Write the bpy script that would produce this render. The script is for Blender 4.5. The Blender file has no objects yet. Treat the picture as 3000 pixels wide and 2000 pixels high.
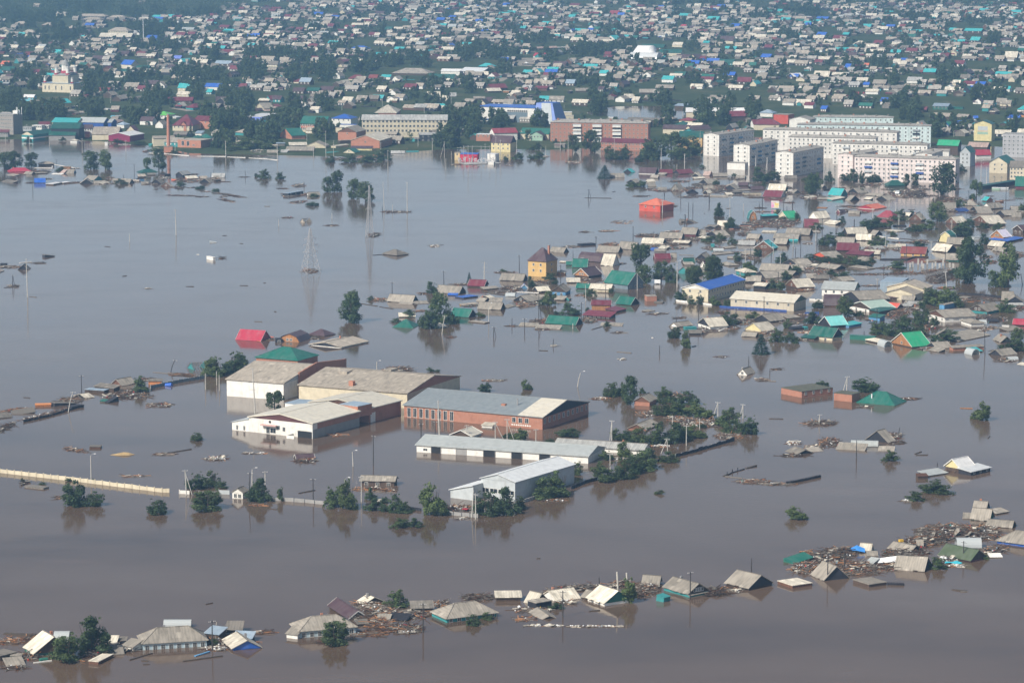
import bpy, math, random
import numpy as np
from mathutils import Vector, Matrix, Euler
R = math.radians
random.seed(7)
rng = np.random.default_rng(7)
S = bpy.context.scene
COL = S.collection
# ---------------------------------------------------------------- camera
FPX, PITCH, H0 = 9200.0, R(8.47), 192.0          # focal length in pixels of a 3000 px wide picture, pitch, height over the water
cam = bpy.data.cameras.new('camera'); cam.sensor_width = 36; cam.lens = FPX / 3000 * 36
cam.clip_start = 5; cam.clip_end = 40000
camo = bpy.data.objects.new('camera', cam); COL.objects.link(camo)
camo.location = (0, 0, H0); camo.rotation_euler = (math.pi / 2 - PITCH, 0, 0)
S.camera = camo
HAZE = 0.00014
# ---------------------------------------------------------------- sky and sun
SUN_EL, SUN_AZ = 42.0, 226.0                     # degrees; azimuth clockwise from +Y
wd = bpy.data.worlds.new('World'); S.world = wd; wd.use_nodes = True
nt = wd.node_tree; bg = nt.nodes['Background']
sky = nt.nodes.new('ShaderNodeTexSky'); sky.sky_type = 'NISHITA'; sky.sun_disc = False
sky.sun_elevation = R(SUN_EL); sky.sun_rotation = R(SUN_AZ); sky.air_density = 1.0; sky.dust_density = 3.0; sky.ozone_density = 1.0
tcw = nt.nodes.new('ShaderNodeTexCoord'); sxw = nt.nodes.new('ShaderNodeSeparateXYZ'); nt.links.new(tcw.outputs['Generated'], sxw.inputs[0])
rw_ = nt.nodes.new('ShaderNodeValToRGB'); el_ = rw_.color_ramp.elements                    # the milky band of summer haze low in the sky
el_.new(.13); el_.new(.25)
for e_, (p_, c_) in zip(el_, ((0, (.85, .93, 1)), (.12, (.74, .85, 1)), (.21, (.07, .075, .08)), (.42, (0, 0, 0)))): e_.position = p_; e_.color = (*c_, 1)
nt.links.new(sxw.outputs[2], rw_.inputs[0])
ad_ = nt.nodes.new('ShaderNodeMix'); ad_.data_type = 'RGBA'; ad_.blend_type = 'ADD'; ad_.inputs[0].default_value = 1; ad_.clamp_result = False
sm_ = nt.nodes.new('ShaderNodeMix'); sm_.data_type = 'RGBA'; sm_.blend_type = 'MULTIPLY'; sm_.inputs[0].default_value = 1; sm_.inputs[7].default_value = (6.7, 6.55, 6.4, 1)
nt.links.new(rw_.outputs[0], sm_.inputs[6]); nt.links.new(sky.outputs[0], ad_.inputs[6]); nt.links.new(sm_.outputs[2], ad_.inputs[7])
nt.links.new(ad_.outputs[2], bg.inputs[0]); bg.inputs[1].default_value = 0.076
sl = bpy.data.lights.new('sun', 'SUN'); sl.energy = 4.7; sl.angle = R(0.5); sl.color = (1, .955, .88)
slo = bpy.data.objects.new('sun', sl); COL.objects.link(slo)
sd = Vector((math.sin(R(SUN_AZ)) * math.cos(R(SUN_EL)), math.cos(R(SUN_AZ)) * math.cos(R(SUN_EL)), math.sin(R(SUN_EL))))
slo.rotation_euler = sd.to_track_quat('Z', 'Y').to_euler()
S.view_settings.view_transform = 'Standard'; S.view_settings.look = 'None'
S.view_settings.exposure = 0.18; S.view_settings.gamma = 1
S.cycles.use_denoising = True
S.cycles.max_bounces = 6; S.cycles.diffuse_bounces = 2; S.cycles.glossy_bounces = 2; S.cycles.transmission_bounces = 3
S.cycles.transparent_max_bounces = 8; S.cycles.volume_bounces = 1
S.cycles.sample_clamp_indirect = 6
# ---------------------------------------------------------------- picture point -> place on a level plane
CP, SP = math.cos(PITCH), math.sin(PITCH)
def W3(u, v, z=0.0):
    a, b = (u - 1500) / FPX, -(v - 1000) / FPX
    d = Vector((a, CP + b * SP, -SP + b * CP))
    k = (z - H0) / d.z
    return Vector((d.x * k, d.y * k, z))
def PXM(v): return (v + 370) / 192.0
VIEW = {'A':(0,1000,3.136),'B':(600,960,3.92),'C':(1150,1060,3.1367),'D':(1700,1050,3.92),'E':(2250,1050,3.136),'F':(0,1700,3.136),
 'G':(750,1650,3.136),'HH':(1450,1600,3.36),'I':(2100,1450,2.6133),'J':(650,500,3.1367),'K':(0,400,3.36),'L':(600,250,3.36),
 'M':(1150,680,3.36),'N':(1550,250,3.36),'O':(2000,300,2.352),'P':(1700,550,3.6185),'Q':(2300,500,3.36),'R':(1900,750,3.92),
 'S':(2400,750,3.92),'T':(0,0,3.36),'U':(700,0,3.36),'W':(1400,0,2.94),'X':(2200,0,2.94),'Y':(0,550,3.36),'Z':(1150,250,4.2764),
 'AA':(0,280,5.2267),'AB':(400,280,5.2267),'AC':(1900,460,4.704),'AD':(2350,480,6.72),'AE':(2650,480,6.72),'AF':(0,480,6.72),'AG':(350,480,6.72),'NN':(0,0,1)}
def nat(view, x, y):
    o = VIEW[view]; return o[0] + x / o[2], o[1] + y / o[2]
# ---------------------------------------------------------------- materials
MATS = {}
def newmat(n):
    m = bpy.data.materials.new(n); m.use_nodes = True
    t = m.node_tree; b = t.nodes['Principled BSDF']; MATS[n] = m
    return m, t, b
def node(t, k, **kw):
    n = t.nodes.new(k)
    for a, v in kw.items(): setattr(n, a, v)
    return n
def coords(t, scale=(1,1,1), kind='Object'):
    tc = node(t, 'ShaderNodeTexCoord'); mp = node(t, 'ShaderNodeMapping'); mp.inputs['Scale'].default_value = scale
    if kind == 'Object':                                        # every copy is offset so that no two share a pattern
        oi = node(t, 'ShaderNodeObjectInfo'); ml = node(t, 'ShaderNodeMath', operation='MULTIPLY'); ml.inputs[1].default_value = 371
        t.links.new(oi.outputs['Random'], ml.inputs[0])
        cb = node(t, 'ShaderNodeCombineXYZ')
        for i in range(3): t.links.new(ml.outputs[0], cb.inputs[i])
        t.links.new(cb.outputs[0], mp.inputs['Location'])
    t.links.new(tc.outputs[kind], mp.inputs['Vector']); return mp.outputs[0]
def noise(t, vec, scale, detail=3, rough=.55):
    n = node(t, 'ShaderNodeTexNoise'); n.inputs['Scale'].default_value = scale; n.inputs['Detail'].default_value = detail; n.inputs['Roughness'].default_value = rough
    t.links.new(vec, n.inputs['Vector']); return n.outputs['Fac']
def ramp(t, fac, stops):
    r = node(t, 'ShaderNodeValToRGB'); e = r.color_ramp.elements
    while len(e) < len(stops): e.new(.5)
    for k, (p, c) in zip(e, stops):
        k.position = p; k.color = (*c, 1) if len(c) == 3 else c
    t.links.new(fac, r.inputs[0]); return r.outputs[0]
def mix(t, a, b, fac, mode='MIX'):
    m = node(t, 'ShaderNodeMix', data_type='RGBA', blend_type=mode)
    for sock, v in ((m.inputs[0], fac), (m.inputs[6], a), (m.inputs[7], b)):
        if hasattr(v, 'links') or hasattr(v, 'is_linked'): t.links.new(v, sock)
        elif isinstance(v, (int, float)): sock.default_value = v
        else: sock.default_value = (*v, 1)
    return m.outputs[2]
def vary(t, col, amt=.18):
    oi = node(t, 'ShaderNodeObjectInfo'); hs = node(t, 'ShaderNodeHueSaturation')
    mr = node(t, 'ShaderNodeMapRange'); mr.inputs['To Min'].default_value = 1 - amt; mr.inputs['To Max'].default_value = 1 + amt
    t.links.new(oi.outputs['Random'], mr.inputs['Value']); t.links.new(mr.outputs[0], hs.inputs['Value']); t.links.new(col, hs.inputs['Color'])
    return hs.outputs[0]
def sc(c, k): return tuple(min(1, max(0, v * k)) for v in c)
def m_slate(n, c, moss=.3):
    m, t, b = newmat(n)
    v = coords(t, (1, 1, 1)); v2 = coords(t, (1.0, .22, .22))
    c1 = ramp(t, noise(t, v2, 1.1, 5, .65), [(.3, sc(c, .58)), (.5, c), (.72, sc(c, 1.22))])
    mo = ramp(t, noise(t, v, .35, 4), [(.52, (0, 0, 0)), (.75, (moss,) * 3)])
    c2 = mix(t, c1, sc((c[0] * .62, c[1] * .6, c[2] * .5), .62), mo)
    vs_ = node(t, 'ShaderNodeVectorMath', operation='DIVIDE'); vs_.inputs[1].default_value = (1.15, 1.55, 50); t.links.new(v, vs_.inputs[0])
    vf = node(t, 'ShaderNodeVectorMath', operation='FLOOR'); t.links.new(vs_.outputs[0], vf.inputs[0])
    wn_ = node(t, 'ShaderNodeTexWhiteNoise', noise_dimensions='3D'); t.links.new(vf.outputs[0], wn_.inputs['Vector'])
    c2 = mix(t, c2, sc(c, 1.55), ramp(t, wn_.outputs['Value'], [(.0, (0, 0, 0)), (.93, (.02,) * 3), (.97, (.62,) * 3)]))
    c2 = mix(t, c2, sc(c, .5), ramp(t, wn_.outputs['Value'], [(0, (.3,) * 3), (.12, (0, 0, 0))]))
    wv = node(t, 'ShaderNodeTexWave', wave_type='BANDS', bands_direction='X'); wv.inputs['Scale'].default_value = .42; wv.inputs['Distortion'].default_value = .6
    t.links.new(v, wv.inputs['Vector'])
    c3 = mix(t, c2, sc(c, .5), ramp(t, wv.outputs['Fac'], [(.02, (.45,) * 3), (.13, (0, 0, 0))]))
    t.links.new(vary(t, c3, .17), b.inputs['Base Color']); b.inputs['Roughness'].default_value = .85; b.inputs['Specular IOR Level'].default_value = .25
    return m
def m_metal(n, c, rough=.42, metal=0.0, var=.12):
    m, t, b = newmat(n)
    v = coords(t)
    c1 = ramp(t, noise(t, v, .6, 4), [(.3, sc(c, .8)), (.7, sc(c, 1.1))])
    g_ = sum(c) / 3
    c1 = mix(t, c1, (c[0] * .6 + g_ * .3 + .09, c[1] * .6 + g_ * .3 + .09, c[2] * .6 + g_ * .3 + .085), ramp(t, noise(t, coords(t, (.5, .16, .16)), 1.3, 5, .7), [(.42, (0, 0, 0)), (.75, (.7,) * 3)]))
    c1 = mix(t, c1, sc((.12, .09, .07), 1), ramp(t, noise(t, coords(t, (1.6, .14, .14)), 1.1, 5, .7), [(.6, (0, 0, 0)), (.78, (.5,) * 3)]))
    wv = node(t, 'ShaderNodeTexWave', wave_type='BANDS', bands_direction='X'); wv.inputs['Scale'].default_value = .5
    t.links.new(v, wv.inputs['Vector'])
    c2 = mix(t, c1, sc(c, .72), ramp(t, wv.outputs['Fac'], [(.02, (.6,) * 3), (.1, (0, 0, 0))]))
    t.links.new(vary(t, c2, var), b.inputs['Base Color']); b.inputs['Roughness'].default_value = rough; b.inputs['Metallic'].default_value = metal
    b.inputs['Specular IOR Level'].default_value = .35
    return m
def m_wood(n, c, var=.25):
    m, t, b = newmat(n)
    v = coords(t, (5, 5, .25))
    c1 = ramp(t, noise(t, v, 1.0, 3), [(.28, sc(c, .5)), (.5, c), (.75, sc(c, 1.4))])
    t.links.new(vary(t, c1, var), b.inputs['Base Color']); b.inputs['Roughness'].default_value = .85; b.inputs['Specular IOR Level'].default_value = .2
    return m
def m_plast(n, c, var=.06, dirt=.5):
    m, t, b = newmat(n)
    v = coords(t); v2 = coords(t, (1.2, 1.2, .25))
    c1 = ramp(t, noise(t, v, .5, 5, .6), [(.3, sc(c, .84)), (.65, sc(c, 1.04))])
    c2 = mix(t, c1, sc((c[0] * .66, c[1] * .6, c[2] * .5), .8), ramp(t, noise(t, v2, .8, 4, .65), [(.55, (0, 0, 0)), (.8, (dirt,) * 3)]))
    t.links.new(vary(t, c2, var), b.inputs['Base Color']); b.inputs['Roughness'].default_value = .8; b.inputs['Specular IOR Level'].default_value = .25
    return m
def m_brick(n, c, mort=None):
    m, t, b = newmat(n)
    v = coords(t)
    tc = node(t, 'ShaderNodeTexCoord'); sx = node(t, 'ShaderNodeSeparateXYZ'); t.links.new(tc.outputs['Object'], sx.inputs[0])
    ad = node(t, 'ShaderNodeMath', operation='ADD'); t.links.new(sx.outputs[0], ad.inputs[0]); t.links.new(sx.outputs[1], ad.inputs[1])
    cb = node(t, 'ShaderNodeCombineXYZ'); t.links.new(ad.outputs[0], cb.inputs[0]); t.links.new(sx.outputs[2], cb.inputs[1])
    bt = node(t, 'ShaderNodeTexBrick'); bt.inputs['Scale'].default_value = 2.6; bt.inputs['Mortar Size'].default_value = .012
    bt.inputs['Color1'].default_value = (*sc(c, .85), 1); bt.inputs['Color2'].default_value = (*sc(c, 1.15), 1); bt.inputs['Mortar'].default_value = (*(mort or (.38, .33, .3)), 1)
    t.links.new(cb.outputs[0], bt.inputs['Vector'])
    c1 = mix(t, bt.outputs[0], sc(c, .55), ramp(t, noise(t, v, .5, 5, .65), [(.5, (0, 0, 0)), (.78, (.6,) * 3)]))
    t.links.new(c1, b.inputs['Base Color']); b.inputs['Roughness'].default_value = .9; b.inputs['Specular IOR Level'].default_value = .2
    return m
def m_panel(n, c, seam=.35):                                   # large concrete panels with dark joints and stained faces
    m, t, b = newmat(n)
    tc = node(t, 'ShaderNodeTexCoord'); sx = node(t, 'ShaderNodeSeparateXYZ'); t.links.new(tc.outputs['Object'], sx.inputs[0])
    ad = node(t, 'ShaderNodeMath', operation='ADD'); t.links.new(sx.outputs[0], ad.inputs[0]); t.links.new(sx.outputs[1], ad.inputs[1])
    cb = node(t, 'ShaderNodeCombineXYZ'); t.links.new(ad.outputs[0], cb.inputs[0]); t.links.new(sx.outputs[2], cb.inputs[1])
    bt = node(t, 'ShaderNodeTexBrick'); bt.offset = 0; bt.inputs['Scale'].default_value = 1; bt.inputs['Brick Width'].default_value = 3.2; bt.inputs['Row Height'].default_value = 2.8
    bt.inputs['Mortar Size'].default_value = .05; bt.inputs['Color1'].default_value = (*sc(c, .93), 1); bt.inputs['Color2'].default_value = (*sc(c, 1.05), 1); bt.inputs['Mortar'].default_value = (*sc(c, seam), 1)
    t.links.new(cb.outputs[0], bt.inputs['Vector'])
    v2 = coords(t, (.6, .6, .12))
    c2 = mix(t, bt.outputs[0], sc(c, .62), ramp(t, noise(t, v2, .9, 5, .65), [(.48, (0, 0, 0)), (.8, (.7,) * 3)]))
    t.links.new(c2, b.inputs['Base Color']); b.inputs['Roughness'].default_value = .85; b.inputs['Specular IOR Level'].default_value = .2
    return m
SL = dict(sl=(.305,.272,.225), sld=(.2,.178,.15), sll=(.60,.545,.44), slg=(.38,.375,.35), slt=(.38,.33,.265), slw=(.38,.35,.305), slp=(.45,.33,.28))
ME = dict(grn=(.015,.14,.1), dgr=(.012,.1,.075), bgr=(.02,.33,.15), teg=(.02,.2,.2), mar=(.175,.03,.045), brn=(.088,.05,.056), rdm=(.28,.045,.06), rdb=(.22,.05,.045),
 blu=(.025,.12,.5), blv=(.16,.22,.62), nvy=(.02,.05,.2), tur=(.045,.42,.42), tul=(.2,.6,.56), org=(.70,.17,.085), rdo=(.62,.085,.045), red=(.42,.03,.06), lim=(.15,.58,.09), mgr=(.40,.42,.40), mlg=(.74,.75,.73),
 wht=(.82,.8,.76), whv=(.66,.62,.72), blg=(.3,.38,.45), brg=(.235,.262,.268), olv=(.09,.12,.065), cyn=(.15,.5,.62), pgm=(.42,.54,.45), crs=(.72,.655,.52))
WO = dict(log=(.085,.058,.042), drk=(.035,.035,.042), brn_=(.14,.07,.045), wod=(.42,.2,.085), gwd=(.2,.18,.155), wor=(.52,.21,.08), skl=(.22,.2,.17))
PL = dict(whi=(.82,.79,.72), crm=(.66,.58,.42), yel=(.66,.43,.17), pye=(.72,.62,.33), tea=(.05,.27,.27), pbl=(.45,.56,.6), gnw=(.03,.15,.11), blw=(.04,.1,.35), lgr=(.5,.53,.53), gry=(.33,.32,.3), pin=(.62,.4,.36), pgn=(.35,.5,.38), cnc=(.42,.41,.38), mrw=(.24,.02,.07), mrb=(.12,.05,.048), rdp=(.6,.03,.07), cyw=(.2,.55,.66), roo=(.68,.12,.06), grb=(.17,.22,.25), sky_=(.12,.3,.5))
BR = dict(brk=(.42,.175,.105), orb=(.50,.205,.12), bgy=(.33,.29,.25))
for k, c in SL.items(): m_slate('roof ' + k, c)
for k, c in ME.items(): m_metal('metal ' + k, c, .38 if k != 'mlg' else .33)
for k, c in WO.items(): m_wood('wood ' + k, c)
for k, c in PL.items(): m_plast('plaster ' + k, c)
for k, c in BR.items(): m_brick('brick ' + k, c)
m_panel('panel pw', (.80,.77,.70)); m_panel('panel pk', (.8,.70,.65)); m_panel('panel pt', (.66,.77,.74)); m_panel('panel pg', (.45,.45,.45)); m_panel('panel pc', (.6,.53,.41), .5)
def MT(k):
    for pre, d in (('roof ', SL), ('metal ', ME), ('wood ', WO), ('plaster ', PL), ('brick ', BR)):
        if k in d: return MATS[pre + k]
    return MATS['panel ' + k] if 'panel ' + k in MATS else MATS[k]
def simple(n, c, rough=.6, metal=0, **kw):
    m, t, b = newmat(n); b.inputs['Base Color'].default_value = (*c, 1); b.inputs['Roughness'].default_value = rough; b.inputs['Metallic'].default_value = metal
    v = coords(t); col = ramp(t, noise(t, v, kw.get('s', 1.5), 4), [(.3, sc(c, .8)), (.7, sc(c, 1.15))]); t.links.new(col, b.inputs['Base Color'])
    return m
simple('glass', (.02,.026,.032), .12); simple('frame', (.72,.7,.64), .5); simple('hole', (.018,.018,.02), .9)
simple('concrete', (.5,.48,.43), .85); simple('pole wood', (.05,.045,.042), .9); simple('steel', (.36,.35,.34), .5, .3); simple('steel light', (.55,.54,.53), .5, .2)
simple('bark', (.07,.055,.042), .9); simple('birch bark', (.55,.52,.45), .8); simple('plastic white', (.8,.8,.78), .5); simple('plastic blue', (.03,.13,.55), .4); simple('plastic yellow', (.75,.45,.03), .4)
simple('plastic red', (.5,.03,.04), .5); simple('plastic turq', (.06,.5,.6), .5); simple('moss', (.1,.1,.07), .95, s=.4); simple('straw', (.4,.28,.13), .95); simple('sign red', (.65,.06,.03), .5); simple('tarp', (.05,.25,.65), .5)
mt, t_, b_ = newmat('film'); b_.inputs['Base Color'].default_value = (.55,.58,.57,1); b_.inputs['Roughness'].default_value = .25; b_.inputs['Alpha'].default_value = .72
for k, c in (('leaf', (.092,.13,.050)), ('leaf light', (.12,.16,.055)), ('leaf dark', (.070,.108,.046)), ('leaf spruce', (.042,.078,.052))):
    m, t, b = newmat(k)
    v = coords(t)
    cc = ramp(t, noise(t, v, 5 , 3), [(.3, sc(c, .6)), (.5, c), (.72, sc(c, 1.6))])
    t.links.new(vary(t, cc, .22), b.inputs['Base Color']); b.inputs['Roughness'].default_value = .65; b.inputs['Specular IOR Level'].default_value = .25
    tr = node(t, 'ShaderNodeBsdfTranslucent'); t.links.new(cc, tr.inputs[0]); mx = node(t, 'ShaderNodeMixShader'); mx.inputs[0].default_value = .42
    t.links.new(b.outputs[0], mx.inputs[1]); t.links.new(tr.outputs[0], mx.inputs[2]); t.links.new(mx.outputs[0], t.nodes['Material Output'].inputs[0])
# ---------------------------------------------------------------- mesh helpers
class MB:
    def __init__(s): s.v = []; s.f = []; s.mi = []; s.cur = 0
    def add(s, vs, fs):
        n = len(s.v); s.v += [tuple(p) for p in vs]; s.f += [tuple(i + n for i in q) for q in fs]; s.mi += [s.cur] * len(fs); return s
    def box(s, x0, x1, y0, y1, z0, z1):
        return s.add([(x0,y0,z0),(x1,y0,z0),(x1,y1,z0),(x0,y1,z0),(x0,y0,z1),(x1,y0,z1),(x1,y1,z1),(x0,y1,z1)],
                     [(0,3,2,1),(4,5,6,7),(0,1,5,4),(1,2,6,5),(2,3,7,6),(3,0,4,7)])
    def ext(s, prof, x0, x1):                                   # closed profile in (y,z), counter-clockwise seen from +x, extruded along x
        n = len(prof)
        vs = [(x0, y, z) for y, z in prof] + [(x1, y, z) for y, z in prof]
        fs = [tuple(range(n))[::-1], tuple(range(n, 2 * n))]
        fs += [(i, (i + 1) % n, n + (i + 1) % n, n + i) for i in range(n)]
        return s.add(vs, fs)
    def bar(s, a, b, w, h=None, r=None):                        # a box-section bar between two points
        a, b = Vector(a), Vector(b); d = (b - a)
        if d.length < 1e-6: return s
        d.normalize(); up = Vector((0, 0, 1)) if abs(d.z) < .9 else Vector((1, 0, 0))
        x = d.cross(up).normalized(); y = x.cross(d); h = h or w
        w2 = (w if r is None else r) / 2; h2 = (h if r is None else r) / 2
        p = [a - x * w / 2 - y * h / 2, a + x * w / 2 - y * h / 2, a + x * w / 2 + y * h / 2, a - x * w / 2 + y * h / 2,
             b - x * w2 - y * h2, b + x * w2 - y * h2, b + x * w2 + y * h2, b - x * w2 + y * h2]
        return s.add(p, [(0,3,2,1),(4,5,6,7),(0,1,5,4),(1,2,6,5),(2,3,7,6),(3,0,4,7)])
    def tube(s, pts, rad, n=7):                                 # tapered round tube along points
        rings = []
        for i, p in enumerate(pts):
            p = Vector(p); q = Vector(pts[min(i + 1, len(pts) - 1)]) - Vector(pts[max(i - 1, 0)]); q.normalize()
            up = Vector((1, 0, 0)) if abs(q.z) > .7 else Vector((0, 0, 1)); x = q.cross(up).normalized(); y = q.cross(x)
            rings.append([p + (x * math.cos(6.2832 * k / n) + y * math.sin(6.2832 * k / n)) * rad[i] for k in range(n)])
        vs = [v for r in rings for v in r]; fs = []
        for i in range(len(rings) - 1):
            fs += [(i*n+k, i*n+(k+1) % n, (i+1)*n+(k+1) % n, (i+1)*n+k) for k in range(n)]
        fs += [tuple(range(n))[::-1], tuple((len(rings)-1)*n + k for k in range(n))]
        return s.add(vs, fs)
    def mesh(s, name, mats):
        me = bpy.data.meshes.new(name); me.from_pydata(s.v, [], s.f)
        for m in (mats if isinstance(mats, (list, tuple)) else [mats]): me.materials.append(m)
        if any(s.mi): me.polygons.foreach_set('material_index', s.mi)
        me.update(); return me
    def build(s, name, mats, parent=None, loc=None, rot=None): return link(name, s.mesh(name, mats), parent, loc, rot)
def link(name, data, parent=None, loc=None, rot=None):
    o = bpy.data.objects.new(name, data); COL.objects.link(o)
    if parent: o.parent = parent
    if loc is not None: o.location = loc
    if rot is not None: o.rotation_euler = rot
    return o
def empty(name, loc, rz=0, tx=0, ty=0):
    o = bpy.data.objects.new(name, None); COL.objects.link(o); o.location = loc; o.rotation_euler = (tx, ty, rz); o.empty_display_size = .5; return o
def tag(o, label=None, cat=None, group=None, kind=None):
    for k, v in (('label', label), ('category', cat), ('group', group), ('kind', kind)):
        if v: o[k] = v
    return o
# ---------------------------------------------------------------- labels: what it looks like + where it stands
LMK = []                                                         # (x, y, words) in picture pixels, filled by the data rows
PEND = []                                                        # (object, look, x, y, group)
def later(o, look, x, y, group=None, cat=None):
    if cat: o['category'] = cat
    if group: o['group'] = group
    PEND.append((o, look, x, y))
ORD = ['nearest', 'second', 'third', 'fourth', 'fifth', 'sixth', 'seventh', 'eighth', 'ninth', 'tenth', 'eleventh', 'twelfth', 'thirteenth', 'fourteenth', 'fifteenth', 'sixteenth', 'seventeenth', 'eighteenth', 'nineteenth', 'twentieth']
def resolve():
    d = {}
    for o, look, x, y in PEND:
        best = min((l for l in LMK if abs(l[0] - x) + abs(l[1] - y) > 6), key=lambda l: (l[0] - x) ** 2 + (3 * (l[1] - y)) ** 2)
        dx, dy = x - best[0], 2.2 * (y - best[1])
        w = ('right of' if dx > 0 else 'left of') if abs(dx) > abs(dy) else ('in front of' if dy > 0 else 'behind')
        d.setdefault((look, w, best[2]), []).append((dx * dx + dy * dy, len(d), o))
    for (look, w, lm), l in d.items():
        l.sort(key=lambda q: q[:2])
        for i, (_, _, o) in enumerate(l):
            if len(l) == 1: s = f'{look} {w} {lm}'
            elif i < 20: s = f'{look}, {ORD[i]} {w} {lm}'
            else: s = f'{look} farther {w} {lm}'; o['group'] = f'{look} far {w} {lm}'
            o['label'] = s
            if len(s.split()) > 16: print('LONG', len(s.split()), s)
WORD = dict(crs='smooth cream', sl='grey slate', sld='dark mossy slate', sll='pale cream', slg='light grey', slt='tan slate', slw='weathered slate', slp='pinkish slate', grn='green', dgr='dark green', bgr='bright green', teg='teal', mar='maroon', brn='brown', rdm='dull red', rdb='red brown',
 blu='blue', blv='violet blue', nvy='navy', tur='turquoise', tul='pale turquoise', org='orange', rdo='orange red', red='red', lim='lime green', mgr='grey metal', mlg='light metal', wht='white', whv='pale violet', blg='blue grey', brg='slate blue', olv='olive', cyn='cyan', pgm='pale green', moss='mossy', skl='bare rafter', drk='black', log='dark plank')
WWORD = dict(log='dark timber', drk='black', brn_='brown', wod='golden wood', gwd='grey plank', wor='orange wood', whi='white', crm='cream', yel='yellow', pye='pale yellow', tea='teal', pbl='pale blue', gnw='green', blw='blue', lgr='light grey', gry='grey', pin='pink', pgn='pale green', cnc='concrete', mrw='maroon', rdp='red', cyw='cyan', roo='orange red', grb='grey blue', brk='brick', orb='orange brick', bgy='grey brick', grn='green', mar='maroon', blu='blue', tur='turquoise', skl='open rafter', brn='brown', blg='blue grey', pw='white panel', pk='pinkish panel', pt='pale green panel', pg='grey panel', pc='cream panel', sky_='blue', org='orange', red='red', dgr='dark green')
# ---------------------------------------------------------------- windows
WM = {}
def winmesh(w, h, fr):
    k = (round(w, 2), round(h, 2), fr)
    if k not in WM:
        f = MB(); e = .11
        f.box(-w/2, w/2, -.06, 0, -h/2, -h/2 + e); f.box(-w/2, w/2, -.06, 0, h/2 - e, h/2); f.box(-w/2, -w/2 + e, -.06, 0, -h/2 + e, h/2 - e); f.box(w/2 - e, w/2, -.06, 0, -h/2 + e, h/2 - e)
        if w > .8: f.box(-.04, .04, -.058, 0, -h/2 + e, h/2 - e)
        g = MB().box(-w/2 + e, w/2 - e, -.03, -.004, -h/2 + e, h/2 - e)
        WM[k] = (f.mesh('window', MATS[fr]), g.mesh('pane', MATS['glass']))
    return WM[k]
def window(par, x, y, z, rz, w=1.1, h=1.3, fr='frame', hole=False, pane=True):
    a, b = winmesh(w, h, fr)
    o = link('window', a, par, (x, y, z), (0, 0, rz))
    if pane: link('pane', b, o)
    return o
# ---------------------------------------------------------------- water, ground, haze
m, t, b = newmat('flood water')
b.inputs['Base Color'].default_value = (.068, .049, .038, 1); b.inputs['IOR'].default_value = 1.33; b.inputs['Roughness'].default_value = .06
tc = node(t, 'ShaderNodeTexCoord')
def wn(scale, mp, det=3, rough=.55):
    q = node(t, 'ShaderNodeMapping'); q.inputs['Scale'].default_value = mp; q.inputs['Rotation'].default_value = (0, 0, R(18)); t.links.new(tc.outputs['Object'], q.inputs['Vector'])
    return noise(t, q.outputs[0], scale, det, rough)
big = wn(.011, (.5, 1, 1), 5, .66); mid_ = wn(.05, (.55, 1, 1), 4, .6); fine = wn(.5, (.7, 1, 1), 4, .6)
cur = node(t, 'ShaderNodeMath', operation='MULTIPLY'); t.links.new(big, cur.inputs[0]); t.links.new(mid_, cur.inputs[1])
mr = node(t, 'ShaderNodeMapRange'); mr.inputs['From Min'].default_value = .14; mr.inputs['From Max'].default_value = .42; mr.inputs['To Min'].default_value = .05; mr.inputs['To Max'].default_value = .15
t.links.new(cur.outputs[0], mr.inputs['Value']); t.links.new(mr.outputs[0], b.inputs['Roughness'])
bp = node(t, 'ShaderNodeBump'); bp.inputs['Distance'].default_value = .12
st = node(t, 'ShaderNodeMapRange'); st.inputs['From Min'].default_value = .14; st.inputs['From Max'].default_value = .42; st.inputs['To Min'].default_value = .10; st.inputs['To Max'].default_value = .36
t.links.new(cur.outputs[0], st.inputs['Value']); t.links.new(st.outputs[0], bp.inputs['Strength']); t.links.new(fine, bp.inputs['Height']); t.links.new(bp.outputs[0], b.inputs['Normal'])
wc = ramp(t, big, [(.3, (.078, .050, .032)), (.48, (.114, .075, .05)), (.56, (.122, .082, .056)), (.74, (.150, .110, .082))]); wc2 = mix(t, wc, (.155, .105, .075), ramp(t, wn(.028, (.28, 1, 1), 6, .7), [(.55, (0, 0, 0)), (.72, (.6,) * 3)])); t.links.new(wc2, b.inputs['Base Color'])
wo = MB().add([(-3500, 150, 0), (3500, 150, 0), (3500, 9000, 0), (-3500, 9000, 0)], [(0, 1, 2, 3)]).build('flood_water', MATS['flood water']); tag(wo, 'brown flood water with slow currents covering the whole lowland', 'water', kind='structure')
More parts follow.
